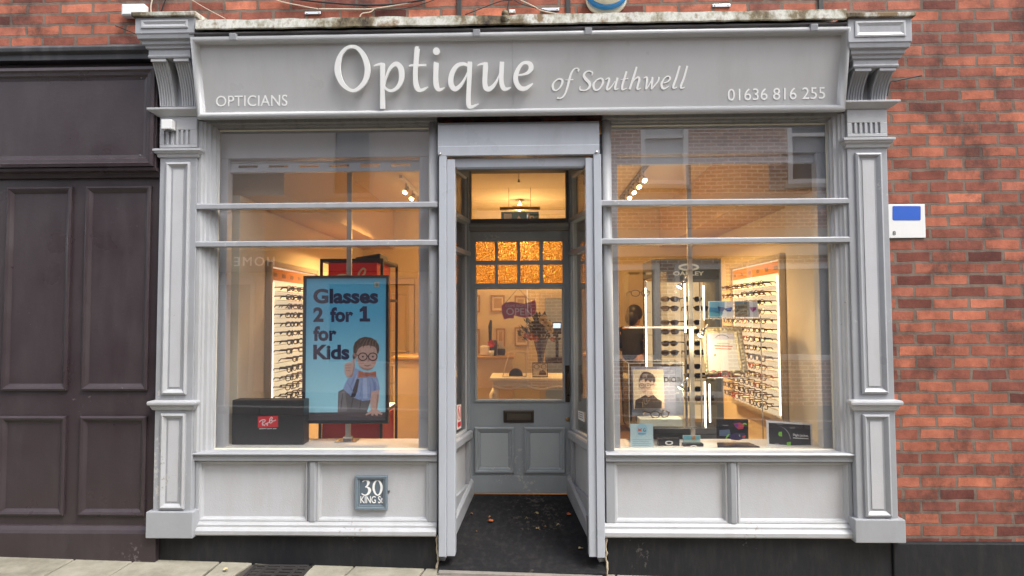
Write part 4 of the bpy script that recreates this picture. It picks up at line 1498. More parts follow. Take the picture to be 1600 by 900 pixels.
# little white sensor box on the left pilaster frieze
b_ = thing('sensor_box', 'small white box fixed to the frieze of the left pilaster', 'sensor', tuple(P(261, 194, YPil - .03)))
x0, x1, z0, z1 = X(253, 195, YPil - .05), X(269.5, 195, YPil - .05), P(261, 202, YPil - .05).z, P(261, 187, YPil - .05).z
MB().box(x0, x1, YPil - .06, YPil - .011, z0, z1).build('housing', WHITEP, b_, bev=.004)
mb = MB()
mb.lathe(((x0 + x1) / 2, YPil - .035, z0), [(.018, -.0005), (.018, -.01), (.001, -.014)], 12)
mb.build('lens', ALUD, b_)

# oval alarm box above the sign
al = thing('alarm_box', 'cream oval alarm box with a blue rim on the brick above the sign', 'alarm box', tuple(P(948, -10, -.05)))
c = P(948, -4, -.06)
mb = MB()
mb.loft([[(c.x + r * .142 * math.cos(a), y, c.z + r * .115 * math.sin(a)) for a in [2 * math.pi * k / 32 for k in range(32)]] for r, y in ((.88, -.001), (.95, -.03), (.92, -.06))], smooth=True)
mb.build('back_box', CREAMP, al)
c2 = P(948, -10, -.08)
mb = MB()
mb.loft([[(c2.x + r * .135 * math.cos(a), y, c2.z + r * .105 * math.sin(a)) for a in [2 * math.pi * k / 32 for k in range(32)]] for r, y in ((.95, -.06), (1.0, -.075), (.97, -.10), (.90, -.108))], smooth=True)
mb.build('rim', BLUEP, al)
mb = MB()
mb.loft([[(c2.x + r * .12 * math.cos(a), y, c2.z + r * .09 * math.sin(a)) for a in [2 * math.pi * k / 32 for k in range(32)]] for r, y in ((.97, -.1085), (.93, -.116), (.7, -.132), (.35, -.142), (.02, -.145))], smooth=True)
mb.build('dome', CREAMP, al)

# white junction box far left
jb = thing('junction_box', 'white plastic junction box on the brick at the far left above the dark shop', 'junction box', tuple(P(214, 15, -.03)))
x0, x1, z0, z1 = X(190, 15, -.05), X(226, 15, -.05), P(214, 24.5, -.05).z, P(214, 6, -.05).z
MB().box(x0, x1, -.055, -.001, z0, z1).build('housing', WHITEP, jb, bev=.008, seg=3)
MB().box(x0 + .01, x1 - .01, -.059, -.0551, z0 + .008, z1 - .008).build('lid', WHITEP, jb, bev=.003)

# cables and clips on the brick
def cable(pts, r, m, label):
    mb = MB()
    pp = [P(x, y, -.02) for x, y in pts]
    # smooth
    out = []
    n = len(pp)
    for i in range(n - 1):
        a, b, c, d = pp[max(0, i - 1)], pp[i], pp[i + 1], pp[min(n - 1, i + 2)]
        for s_ in range(5):
            t = s_ / 5
            out.append(0.5 * ((2 * b) + (c - a) * t + (2 * a - 5 * b + 4 * c - d) * t * t + (3 * b - a - 3 * c + d) * t ** 3))
    out.append(pp[-1])
    mb.tube(out, r, 6)
    tag(mb.build('cable', m), label, 'cable', 'cables along the brick wall')


CPALE = mat('cream_cable', sc(205, 190, 170), .6, var=.1)
CDARK = mat('black_cable', (0.02, 0.018, 0.018), .6)
cable([(398, -30), (428, -2), (470, 9), (497, 14)], .0035, CPALE, 'pale cable sagging across the brick toward the left clip')
cable([(498, 14), (540, 14), (578, 14), (620, 8), (668, -3), (700, -18)], .0042, CPALE, 'pale cable swooping over the big letter O to the top')
cable([(562, 27), (566, 21), (578, 19), (584, 15)], .0035, CPALE, 'short pale cable hooked down to the flashing left of the p')
cable([(440, -4), (500, 3), (560, 7.5), (610, 7), (660, 0), (690, -10)], .006, CDARK, 'thick black cable sagging over the big letter O')
cable([(560, 8), (600, 15), (640, 12), (690, -4)], .0025, CDARK, 'thin black cable drooping beneath the thick one')
cable([(727, 23), (750, 14), (782, 2), (800, 0), (815, -6)], .003, CDARK, 'thin black cable rising from the flashing to the right of the strap')
cable([(794, -8), (810, 4), (835, 12), (868, 20), (890, 26)], .003, CDARK, 'thin black cable running down beside the left side of the alarm box')
cable([(800, -6), (830, 8), (848, 17), (880, 23)], .0035, CPALE, 'pale cable running down toward the alarm box')
cable([(796, -4), (794, 8), (791, 20)], .0035, CDARK, 'black cable dropping onto the mortar lump')
cable([(236, 20), (236, 8), (240, -8)], .004, CPALE, 'pale cable rising beside the left pilaster cap')
cable([(205, 26), (222, 30), (232, 25), (236, 18)], .0035, CPALE, 'pale cable looping from the white junction box to the pilaster')
cable([(180, 40), (205, 50), (232, 61)], .003, CDARK, 'thin black cable slanting on the brick left of the pilaster cap')
cable([(297, -2), (320, 12), (352, 29)], .0022, CPALE, 'very thin pale wire slanting down behind the left pilaster cap')
cable([(252, 18), (256, 6), (262, -8)], .004, CDARK, 'black cable rising above the left pilaster cap')
cable([(1386, 150), (1392, 128), (1402, 126), (1440, 118)], .004, CDARK, 'black cable beside the right pilaster corbels')
for px, py, w in ((488, 19, 26), (860, 13.5, 28), (1128, 7.5, 28), (800, 16, 10)):
    c = P(px, py, -.02)
    hw = w / 240 / 2
    mb = MB()
    mb.box(c.x - hw, c.x + hw, -.012, -.001, c.z - .010, c.z + .010)
    for k in (-1, 1):
        mb.lathe((c.x + k * hw * .75, -.012, c.z), [(.006, 0), (.005, -.005), (.001, -.006)], 8, 'y')
    tag(mb.build('wall_bracket', CHROME if px != 800 else WHITEP, bev=.002),
        {488: 'small steel bracket on the brick left of the big letter O', 860: 'small steel bracket on the brick left of the alarm box', 1128: 'small steel bracket on the brick right of the alarm box', 800: 'small white clip on the brick above the big letter u'}[px], 'bracket', 'brackets on the brick wall')

# parking plate on the right brick pier
ps = thing('street_sign', 'white metal plate with a blue square on the brick right of the shopfront', 'sign', tuple(P(1412, 346, -.02)))
YS_ = -.022
x0, x1, z0, z1 = X(1387.5, 346, YS_), X(1446, 346, YS_), P(1400, 372, YS_).z, P(1400, 319, YS_).z
mb = MB()
mb.box(x0, x1, YS_, YS_ + .006, z0, z1)
mb.build('plate', WHITEP, ps, bev=.003)
pl = YP(YS_)
mb = MB()
mb.use(ink(40, 92, 190))
mb.poly(pl, [(1394.5, 323), (1396, 322), (1437, 322), (1438.5, 323), (1438.5, 343), (1437, 344.5), (1396, 344.5), (1394.5, 343)], .001)
pr_ = mb.build('print', None, ps)
t = text_on(pl, '8', (1394.5, 361, 1399.5, 367.5), ink(30, 30, 32), 'print', ps, .001, .01)
join_into(pr_, [t])

# ================================================================== NEIGHBOUR (left)
nb = thing('neighbour_shopfront', 'dark aubergine panelled timber shopfront at the left edge', 'shopfront', (-3.2, 0, 0))
nx1 = plx0 - .012
nx0 = -9.0
zt_, zc_ = P(225, 92, -.1).z, P(225, 70, -.1).z
mb = MB()
mb.box(nx0, nx1, -.045, .1, -.35, zt_)
mb.build('carcass', PURPLE, nb, bev=.004)
mb = MB()
mb.ex_x([(.0, zt_), (-.10, zt_), (-.10, zt_ + .035), (-.125, zt_ + .05), (-.13, zc_ - .02), (-.11, zc_), (.0, zc_ + .02)], nx0, nx1 + .0)
mb.build('cornice', mat('neighbour_cornice', (.05, .05, .055), .6, var=.2, dirt=.3, dirtcol=(.3, .3, .3, 1)), nb, bev=.004)
zf0, zf1 = P(225, 262, -.1).z, P(225, 105, -.1).z
mb = MB()
mb.box(nx0, nx1 - .01, -.10, -.046, zf0, zf1)
mb.build('fascia_box', PURPLE, nb, bev=.004)
mb = MB()
mb.frame(nx0 + .02, nx1 - .015, zf0 + .005, zf1 - .005, [(0, -.0995), (0, -.125), (.02, -.130), (.03, -.118), (.05, -.116), (.06, -.104), (.08, -.1005)])
mb.build('fascia_moulding', PURPLE, nb)
mb = MB()
mb.ex_x([(-.046, zf0 - .06), (-.07, zf0 - .055), (-.08, zf0 - .03), (-.11, zf0 - .02), (-.115, zf0 - .001), (-.046, zf0 - .001)], nx0, nx1)
mb.build('fascia_ledge', PURPLE, nb, bev=.002)
for (za, zb_) in ((P(220, 610, -.05).z, P(220, 291, -.05).z), (P(220, 806, -.05).z, P(220, 650, -.05).z)):
    for xa, xb in ((X(228, 560, -.05) - .42, X(232, 560, -.05)), (X(228, 560, -.05) - .95, X(232, 560, -.05) - .53), *[(-4.06 - .62 * k_, -3.56 - .62 * k_) for k_ in range(9)]):
        mb = MB()
        mb.frame(xa, xb, za, zb_, [(0, -.044), (0, -.060), (.012, -.066), (.025, -.060), (.04, -.047), (.045, -.0445)])
        mb.build('panel_moulding', PURPLE, nb)
zb_ = P(225, 829, -.08).z
mb = MB()
mb.ex_x([(-.0, -.35), (-.085, -.35), (-.085, zb_ - .02), (-.075, zb_), (-.06, zb_ + .02), (-.046, zb_ + .025), (.0, zb_ + .025)], nx0, nx1 + .03)
mb.build('base_board', PURPLE, nb, bev=.003)
for px, py in ((221, 122), (219, 243)):
    c = P(px, py, -.1005)
    mb = MB()
    mb.lathe((c.x, -.1002, c.z), [(.008, 0), (.006, -.004), (.001, -.006)], 10, 'y')
    mb.build('screw', ALUD, nb)

# ================================================================== OPPOSITE SIDE OF THE STREET (seen in the glass)
YO = -8.35
op = thing('opposite_brick_building', 'tan brick building with white sash windows across the street, mirrored in the right window', 'building', (3, YO, 0))
wins = [(2.25, 3.22, 4.2, 6.2), (5.15, 6.12, 4.2, 6.2), (8.0, 9.0, 4.2, 6.2)]
shopw = [(1.2, 2.6, .7, 2.6), (2.9, 3.9, 0, 2.6), (4.3, 6.2, .7, 2.6), (6.9, 9.2, .7, 2.6)]
mb = MB()
grid_wall(mb, 0.0, 11, -.4, 7.4, YO - .3, YO, wins + shopw)
mb.build('wall', BRICKO, op)
mb = MB()
mb.box(-.05, 11.05, YO, YO + .05, 3.85, 4.0)
mb.build('string_course', mat('pale_stone', (.5, .46, .40), .8), op, bev=.01)
dark_pane = mat('far_window_pane', (0.10, 0.12, 0.14), 0.06, var=.02)
blind = mat('window_blind', (0.62, 0.63, 0.62), .7)
for (a, b, c, d) in wins:
    mb = MB()
    mb.frame(a, b, c, d, [(0, YO - .12), (0, YO + .02), (.09, YO + .02), (.1, YO - .06)])
    mb.box(a + .08, b - .08, YO - .08, YO - .02, c + .95, c + 1.02)
    w_ = mb.build('sash_window', WHITE, op)
    MB().box(a + .05, b - .05, YO - .10, YO - .09, c + .05, d - .05).build('pane', dark_pane if a > 4 else blind, w_)
    MB().box(a - .08, b + .08, YO, YO + .08, c - .09, c - .001).build('window_sill', MATS['pale_stone'], op, bev=.006)
for (a, b, c, d) in shopw:
    mb = MB()
    mb.frame(a, b, max(c, -.1), d, [(0, YO - .12), (0, YO + .03), (.1, YO + .03), (.11, YO - .06)])
    w_ = mb.build('shop_window', WHITE, op)
    MB().box(a + .05, b - .05, YO - .10, YO - .09, max(c, -.1) + .05, d - .05).build('pane', dark_pane, w_)
MB().box(.9, 10.5, YO + .002, YO + .16, 2.75, 3.3).build('fascia', mat('cream_fascia', (.55, .52, .46), .5), op, bev=.01)
MB().box(-.1, 11.1, YO - 4, YO + .12, 7.4, 7.55).build('eaves', WHITEP, op)
MB().loft([[(x, YO - .35, 7.55), (x, YO - .05, 7.55), (x, YO - 3.2, 9.2), (x, YO - 4, 7.55)] for x in (-.1, 11.1)]).build('roof', mat('slate_roof', (.09, .09, .10), .8), op)

oh = thing('opposite_shop', 'dull rendered shop across the street, mirrored faintly in the left window', 'building', (-5, YO, 0))
shw = [(-8.8, -6.9, .6, 2.35), (-4.1, -2.3, .6, 2.35), (-6.5, -5.5, 0, 2.35), (-7.5, -6.6, 4.0, 5.6), (-4.0, -3.1, 4.0, 5.6)]
mb = MB()
grid_wall(mb, -11, -.02, -.4, 6.4, YO - .3, YO, shw)
mb.build('wall', mat('grey_brown_render', (.40, .36, .33), .8, var=.12), oh)
for (a, b, c, d) in shw:
    mb = MB()
    mb.frame(a, b, c, d, [(0, YO - .12), (0, YO + .03), (.09, YO + .03), (.1, YO - .06)])
    w_ = mb.build('window', mat('stone_coloured_paint', (.36, .34, .31), .6), oh)
    MB().box(a + .05, b - .05, YO - .10, YO - .09, c + .05, d - .05).build('pane', dark_pane, w_)
MB().box(-10.5, -1.5, YO + .002, YO + .14, 2.5, 2.95).build('fascia', mat('dark_fascia', (.05, .05, .055), .5), oh, bev=.01)
# lettering on its fascia, facing the street
cv = bpy.data.curves.new('lettering', 'FONT')
cv.body = 'HOME'
cv.size = .26
cv.extrude = .01
cv.space_character = 1.25
cv.align_x = 'CENTER'
tmp = bpy.data.objects.new('tmp', cv)
COL.objects.link(tmp)
me = bpy.data.meshes.new_from_object(tmp.evaluated_get(bpy.context.evaluated_depsgraph_get()))
bpy.data.objects.remove(tmp)
ho = bpy.data.objects.new('lettering', me)
me.materials.append(WHITE)
COL.objects.link(ho)
ho.parent = oh
ho.matrix_basis = wm(oh).inverted() @ (Matrix.Translation((-5.45, YO + .155, 2.63)) @ Matrix.Rotation(math.pi, 4, 'Z') @ Matrix.Rotation(math.pi / 2, 4, 'X'))
MB().loft([[(x, YO - .35, 6.4), (x, YO + .08, 6.4), (x, YO - 3.2, 8.0), (x, YO - 4, 6.4)] for x in (-11, -.02)]).build('roof', MATS['slate_roof'], oh)
def lamp(name, loc, w, r, col=WARM, typ='POINT', rot=None, size=None, spread=None):
    l = bpy.data.lights.new(name, typ)
    l.energy = w
    l.color = col
    if typ == 'POINT':
        l.shadow_soft_size = r
    elif typ == 'SPOT':
        l.shadow_soft_size = r
        l.spot_size = R(spread)
        l.spot_blend = 1.0
    o = bpy.data.objects.new(name, l)
    COL.objects.link(o)
    o.location = loc
    if rot:
        o.rotation_euler = rot
    return o



# ================================================================== ROOM SHELL
XL, XRW, YB, ZC, ZF = -2.10, 2.05, 3.80, 2.95, 0.25
def sbox(name, m, *b, bev=0):
    return struct(MB().box(*b).build(name, m, bev=bev))


sbox('side_wall', CREAM, XL - .12, XL, .05, YB, -.2, ZC)
sbox('side_wall', CREAM, XRW, XRW + .12, .05, YB, -.2, ZC)
sbox('ceiling', CEIL, XL - .12, XRW + .12, .06, YB + 1.2, ZC, ZC + .15)
bdx0, bdx1, bdz = X(852, 520, YB), X(888, 520, YB), P(860, 466, YB).z
mb = MB()
grid_wall(mb, XL - .12, XRW + .12, -.2, ZC, YB, YB + .12, [(bdx0, bdx1, ZF, bdz)])
struct(mb.build('back_wall', CREAM))
sbox('back_room_wall', CREAM, -.6, 1.6, YB + 1.1, YB + 1.2, -.2, ZC)
mb = MB()
mb.box(XL, LB.x - .06, .05, YD + .04, -.2, ZF)
mb.box(RA.x + .06, XRW, .05, YD + .04, -.2, ZF)
mb.box(XL, XRW, YD + .042, YB + 1.2, -.2, ZF)
struct(mb.build('floor', CARPET))
# boxed soffits over both side walls
for (a, b) in ((XL + .001, XL + .40), (XRW - .40, XRW - .001)):
    sbox('ceiling_soffit', SOFF, a, b, .22, YB - .001, 2.46, ZC - .001, bev=.003)
# window side panels
for (a, b, y1) in ((XL + .001, XL + .10, .62), (XRW - .10, XRW - .001, .70)):
    sbox('window_side_panel', CREAMG, a, b, .20, y1, zsill_t + .002, 2.459, bev=.002)
mb = MB()
for xa, xb in ((bdx0 - .07, bdx0 - .001), (bdx1 + .001, bdx1 + .07)):
    mb.box(xa, xb, YB - .02, YB - .001, ZF + .001, bdz + .07)
mb.box(bdx0, bdx1, YB - .02, YB - .001, bdz + .001, bdz + .07)
struct(mb.build('doorway_architrave', DOORW, bev=.004))
mb = MB()
for seg in ((XL + .001, bdx0 - .08), (bdx1 + .08, XRW - .001)):
    mb.box(seg[0], seg[1], YB - .016, YB - .001, ZF + .001, ZF + .13)
struct(mb.build('skirting', DOORW, bev=.003))

# inner panelled door on the back wall (left)
x0, x1 = X(617, 540, YB - .03), X(647, 540, YB - .03)
z0, z1 = ZF + .003, P(632, 446, YB).z
idr = thing('inner_door', 'cream four panel inner door at the back behind the poster', 'door', ((x0 + x1) / 2, YB - .02, ZF))
mb = MB()
mb.box(x0 - .4, x1, YB - .045, YB - .002, z0, z1)
mb.build('leaf', DOORW, idr, bev=.003)
mb = MB()
mb.frame(x0 - .33, x0 - .12, z0 + .2, z0 + .75, [(0, YB - .0451), (.01, YB - .055), (.03, YB - .0455)])
mb.frame(x0 - .05, x1 - .08, z0 + .2, z0 + .75, [(0, YB - .0451), (.01, YB - .055), (.03, YB - .0455)])
mb.frame(x0 - .33, x0 - .12, z0 + .9, z1 - .1, [(0, YB - .0451), (.01, YB - .055), (.03, YB - .0455)])
mb.frame(x0 - .05, x1 - .08, z0 + .9, z1 - .1, [(0, YB - .0451), (.01, YB - .055), (.03, YB - .0455)])
mb.build('panel_moulding', DOORW, idr)
mb = MB()
c = P(637, 558, YB - .06)
mb.box(c.x - .02, c.x + .02, YB - .052, YB - .0452, c.z - .09, c.z + .07)
mb.tube([(c.x, YB - .05, c.z), (c.x, YB - .09, c.z), (c.x - .11, YB - .09, c.z)], .009, 8)
mb.build('handle', CHROME, idr)
mb = MB()
mb.box(x1 + .004, x1 + .08, YB - .03, YB - .002, ZF + .002, z1 + .09)
mb.box(x0 - .45, x1 + .0035, YB - .03, YB - .002, z1 + .01, z1 + .09)
mb.build('architrave', DOORW, idr, bev=.006)

# ================================================================== SPECTACLES
def glasses_mb(mb, style, rimr=.0024, wdt=.135, fold=False):
    hw = wdt / 2
    cx = hw * .50
    rx = hw * .42
    rz_ = {'r': .019, 'o': .022, 'p': .018}[style]
    def outline(sx):
        pts = []
        for k in range(16):
            a = 2 * math.pi * k / 16
            ca, sa = math.cos(a), math.sin(a)
            e = {'r': .55, 'o': 1.0, 'p': .75}[style]
            px = math.copysign(abs(ca) ** e, ca) * rx
            pz = math.copysign(abs(sa) ** e, sa) * rz_
            if style == 'p' and sa < 0:
                px *= .88
            curve = .006 * ((sx * cx + px) / hw) ** 2 * 2
            pts.append((sx * cx + px, curve, pz))
        return pts
    for sx in (-1, 1):
        o = outline(sx)
        n = len(o)
        rings = []
        for k in range(n):
            p = Vector(o[k])
            ctr = Vector((sx * cx, p.y, 0))
            rd = (p - ctr).normalized()
            rings.append([p + rd * rimr, p + Vector((0, -rimr, 0)), p - rd * rimr, p + Vector((0, rimr, 0))])
        rings.append(rings[0])
        mb.loft(rings, cap=False, smooth=False)
        e = sx * hw
        ez = rz_ * .45
        mb.tube([(sx * (cx + rx), .004, ez), (e, .012, ez)], rimr * 1.3, 5)
        if fold:
            mb.tube([(e, .012, ez), (e * .6, .018, ez * .3), (-e * .55, .02, -ez * .6)], rimr * 1.1, 5)
        else:
            mb.tube([(e, .012, ez), (e * 1.02, .07, ez), (e * .98, .105, ez * .9), (e * .95, .13, ez - .025)], rimr * 1.1, 5)
    mb.tube([(-cx + rx, .001, .004), (0, -.001, .009), (cx - rx, .001, .004)], rimr * 1.1, 5)


FCOL = {'black': mat('black_acetate', (.012, .011, .011), .25), 'dark brown': mat('brown_acetate', (.06, .028, .014), .25), 'tortoiseshell': mat('tortoiseshell', (.13, .06, .02), .25, var=.7, vscale=60),
        'grey metal': mat('gunmetal', (.12, .12, .13), .3, metal=.8), 'red': mat('red_acetate', (.32, .02, .025), .25), 'navy': mat('navy_acetate', (.015, .02, .06), .25)}
GM = {}
for ckey, cm in FCOL.items():
    for st in 'rop':
        mb = MB()
        glasses_mb(mb, st, .0026 if ckey == 'grey metal' else .0044, .142)
        bmesh.ops.recalc_face_normals(mb.bm, faces=mb.bm.faces)
        me = bpy.data.meshes.new('eyeglasses')
        mb.bm.to_mesh(me)
        mb.bm.free()
        me.materials.append(cm)
        GM[(ckey, st)] = me
SHP = {'r': 'rectangular', 'o': 'round', 'p': 'tapered'}
ORD = ['first', 'second', 'third', 'fourth', 'fifth', 'sixth', 'seventh', 'eighth', 'ninth', 'tenth', 'eleventh', 'twelfth', 'thirteenth', 'fourteenth', 'fifteenth', 'sixteenth']


def put_glasses(loc, rz_, ck, st, label, group, tilt=0, scale=1.0):
    o = bpy.data.objects.new('eyeglasses', GM[(ck, st)])
    COL.objects.link(o)
    o.location = loc
    o.rotation_euler = (tilt, 0, rz_)
    o.scale = (scale,) * 3
    return tag(o, label, 'eyeglasses', group)


def wall_display(side, ya, yb, z0, z1, rows_n, zr0, dz, ncol, label, word):
    s = 1 if side < 0 else -1                       # direction into the room
    xw = XL if side < 0 else XRW
    root = thing('frame_display', label, 'display', (xw, (ya + yb) / 2, z0), 'lit wall displays')
    def bx(mb, d0, d1, y0, y1, za, zb):
        return mb.box(xw + s * d0, xw + s * d1, y0, y1, za, zb)
    mb = MB()
    bx(mb, .002, .03, ya + .002, yb - .002, z0 + .002, z1 - .002)
    mb.build('back_panel', BACKLIT, root)
    fm_ = mat('display_frame_metal', (.52, .48, .42), .4, metal=.1)
    mb = MB()
    bx(mb, .002, .05, ya - .032, ya, z0 - .045, z1 + .045)
    bx(mb, .002, .05, yb, yb + .045, z0 - .045, z1 + .045)
    bx(mb, .002, .05, ya + .001, yb - .001, z1, z1 + .045)
    bx(mb, .002, .05, ya + .001, yb - .001, z0 - .045, z0)
    mb.build('surround', fm_, root, bev=.004)
    mb = MB()
    bx(mb, .031, .034, ya + .02, yb - .02, z1 - .11, z1 - .015)
    mb.use(ink(214, 150, 100))
    mb.mi = 0
    hd = mb.build('header_strip', ink(240, 228, 208), root)
    mb = MB()
    for i in range(6):
        y = ya + .08 + (yb - ya - .16) * i / 5
        bx(mb, .0345, .036, y - .035, y + .035, z1 - .082, z1 - .05)
    mb.build('brand_mark', ink(150, 128, 110), hd)
    # light tube down the front edge
    mb = MB()
    yl = ya + .035 if side > 0 else ya + .02
    bx(mb, .031, .045, yl - .009, yl + .009, z0 + .02, z1 - .13)
    mb.build('light_tube', LED2, root)
    railm = mat('clear_rail', (.72, .68, .58), .2)
    rr_ = random.Random(11 if side < 0 else 12)
    for r in range(rows_n):
        z = zr0 - dz * r
        mb = MB()
        bx(mb, .032, .060, ya + .05, yb - .03, z - .0245, z - .0215)
        mb.build('rail', railm, root)
    for r in range(rows_n):
        z = zr0 - dz * r
        for k in range(ncol):
            if rr_.random() < .05:
                continue
            y = ya + .125 + (yb - ya - .22) * k / (ncol - 1) + rr_.uniform(-.012, .012)
            if r > rows_n * .5:
                ck = rr_.choice(['black', 'dark brown', 'tortoiseshell', 'grey metal', 'grey metal', 'red', 'navy'])
            else:
                ck = rr_.choice(['black', 'black', 'black', 'dark brown', 'tortoiseshell', 'red' if k > 2 else 'black', 'navy'])
            st = rr_.choice('rrop')
            put_glasses((xw + s * .150, y, z), (math.pi / 2 if s > 0 else -math.pi / 2) + rr_.uniform(-.12, .12), ck, st,
                        f'{ck} {SHP[st]} glasses, {ORD[r]} row down, {ORD[k]} from the window, {word} display', f'glasses on the {word} wall display', scale=rr_.uniform(.94, 1.05))
    return root


wall_display(-1, .90, 1.95, .76, 2.02, 14, 1.845, .0735, 7, 'lit wall display of spectacle rows behind the poster in the left window', 'left')
wall_display(1, .98, 2.15, .79, 2.06, 14, 1.870, .077, 8, 'lit wall display of spectacle rows on the right side wall', 'right')

# ================================================================== LEFT WINDOW
Yp = .24
pp = YP(Yp)
po = thing('poster_display', 'tall framed light blue poster of a child reading Glasses 2 for 1 for Kids', 'poster', tuple(P(544, 690, Yp + .03)))
x0, x1, z0, z1 = X(473.5, 546, Yp), X(607.5, 546, Yp), P(540, 661.5, Yp).z, P(540, 430.5, Yp).z
mb = MB()
mb.frame(x0, x1, z0, z1, [(0, Yp + .03), (0, Yp - .012), (.004, Yp - .015), (.018, Yp - .015), (.021, Yp - .002)])
mb.box(x0 + .002, x1 - .002, Yp + .004, Yp + .03, z0 + .002, z1 - .002)
mb.build('poster_frame', BLACKG, po, bev=.001)
BL = bpy.data.materials.new('poster_blue')
BL.use_nodes = True
nt = BL.node_tree
b = nt.nodes['Principled BSDF']
b.inputs['Roughness'].default_value = .35
tcn = nt.nodes.new('ShaderNodeTexCoord')
spx = nt.nodes.new('ShaderNodeSeparateXYZ')
nt.links.new(tcn.outputs['Generated'], spx.inputs[0])
rp = nt.nodes.new('ShaderNodeValToRGB')
rp.color_ramp.elements[0].position = .2
rp.color_ramp.elements[0].color = sc(150, 205, 222)
rp.color_ramp.elements[1].position = .75
rp.color_ramp.elements[1].color = sc(84, 160, 196)
nt.links.new(spx.outputs['Z'], rp.inputs['Fac'])
nt.links.new(rp.outputs['Color'], b.inputs['Base Color'])
nt.links.new(rp.outputs['Color'], b.inputs['Emission Color'])
b.inputs['Emission Strength'].default_value = .10
mb = MB()
mb.box(x0 + .018, x1 - .018, Yp - .001, Yp + .003, z0 + .018, z1 - .018)
mb.build('poster_sheet', BL, po)
K = lambda pts: [(470 + x / 3.6, 420 + y / 3.6) for x, y in pts]
KW = lambda pts: [(470 + x / 3.6, 420 + y / 3.6, w / 3.6) for x, y, w in pts]
mb = MB()
h = .0018
mb.use(inkp(92, 84, 88)).poly(pp, K([(34, 808), (488, 806), (488, 856), (34, 858)]), h)
mb.use(inkp(112, 108, 112)).poly(pp, K([(212, 690), (250, 672), (300, 690), (345, 720), (395, 735), (372, 806), (208, 808)]), h + .0006)
mb.use(inkp(138, 134, 138)).poly(pp, K([(216, 700), (248, 682), (262, 800), (212, 806)]), h + .0012)
# shirt
mb.use(inkp(146, 170, 216)).poly(pp, K([(302, 556), (330, 566), (365, 590), (415, 592), (430, 610), (446, 670), (444, 684), (410, 690), (402, 700), (395, 738), (345, 742), (290, 722), (238, 676), (252, 640), (270, 612), (286, 596)]), h + .0012)
mb.use(inkp(176, 196, 232)).poly(pp, K([(352, 612), (372, 614), (376, 728), (350, 730)]), h + .0018)
mb.use(inkp(108, 134, 196)).poly(pp, K([(408, 640), (420, 636), (426, 682), (411, 688)]), h + .0018)
mb.use(inkp(52, 48, 62)).poly(pp, K([(316, 618), (330, 622), (318, 690), (306, 720), (282, 722), (290, 690)]), h + .0018)
# arms and hands
SK, SK2 = inkp(216, 178, 166), inkp(184, 144, 132)
mb.use(SK2).poly(pp, K([(248, 566), (262, 600), (286, 612), (296, 596), (292, 572)]), h + .0018)
mb.use(SK).poly(pp, K([(246, 540), (258, 528), (278, 524), (290, 530), (292, 510), (294, 492), (302, 490), (308, 500), (306, 524), (302, 546), (298, 572), (284, 600), (262, 610), (248, 590)]), h + .0024)
for (a, b_) in (((254, 544), (284, 540)), ((252, 558), (282, 556)), ((254, 572), (280, 572))):
    mb.use(SK2).stroke(pp, KW([(*a, 4), (*b_, 4)]), h + .003)
mb.use(SK).poly(pp, K([(398, 690), (442, 682), (440, 730), (432, 780), (430, 800), (402, 800), (392, 780), (392, 730)]), h + .0018)
mb.use(SK).poly(pp, K([(400, 792), (432, 792), (462, 816), (456, 822), (432, 812), (436, 826), (424, 826), (412, 812), (408, 826), (396, 824), (398, 812), (370, 824), (362, 820), (384, 804)]), h + .0024)
# head
mb.use(inkp(104, 82, 70)).poly(pp, K([(296, 470), (296, 440), (306, 412), (330, 392), (362, 382), (398, 388), (424, 404), (440, 430), (442, 458), (436, 478), (424, 470), (318, 500), (304, 490)]), h + .0018)
mb.use(SK2).ellipse(pp, 470 + 302 / 3.6, 420 + 490 / 3.6, 10 / 3.6, 17 / 3.6, h + .0024)
mb.use(SK).poly(pp, K([(312, 470), (318, 444), (340, 430), (372, 426), (404, 430), (424, 446), (432, 476), (430, 510), (420, 540), (402, 562), (376, 572), (350, 566), (328, 546), (316, 516)]), h + .0024)
mb.use(inkp(128, 102, 86)).poly(pp, K([(308, 460), (318, 436), (346, 420), (384, 414), (416, 424), (432, 446), (410, 436), (380, 430), (344, 436), (324, 450), (314, 476)]), h + .003)
mb.use(inkp(120, 84, 74)).stroke(pp, KW([(358, 542, 3), (376, 546, 6), (394, 540, 3)]), h + .003)
mb.use(SK2).stroke(pp, KW([(380, 500, 3), (384, 518, 6), (374, 522, 4)]), h + .003)
for ex in (350, 406):
    mb.use(inkp(58, 44, 40)).ellipse(pp, 470 + ex / 3.6, 420 + 494 / 3.6, 1.6, 1.3, h + .003, 12)
    mb.use(inkp(70, 56, 52)).stroke(pp, KW([(ex + 24 * math.cos(a), 494 + 21 * math.sin(a), 5) for a in [2 * math.pi * k / 10 for k in range(10)]]), h + .0036, closed=True)
mb.use(inkp(70, 56, 52)).stroke(pp, KW([(374, 490, 4), (382, 490, 4)]), h + .0036)
mb.stroke(pp, KW([(326, 488, 4), (310, 482, 4)]), h + .0036)
# bow tie
mb.use(inkp(206, 112, 58)).poly(pp, K([(326, 574), (372, 586), (424, 576), (426, 608), (374, 602), (324, 612)]), h + .0036)
mb.use(inkp(168, 78, 50)).poly(pp, K([(364, 582), (382, 582), (382, 606), (364, 606)]), h + .0042)
mb.use(inkp(120, 90, 120)).stroke(pp, KW([(332, 590, 4), (360, 595, 4)]), h + .0042)
mb.stroke(pp, KW([(386, 596, 4), (420, 590, 4)]), h + .0042)
mb.use(inkp(200, 205, 200)).poly(pp, K([(414, 74), (442, 74), (442, 104), (414, 104)]), h)
mb.use(inkp(150, 170, 150)).poly(pp, K([(422, 80), (434, 80), (434, 98), (422, 98)]), h + .0006)
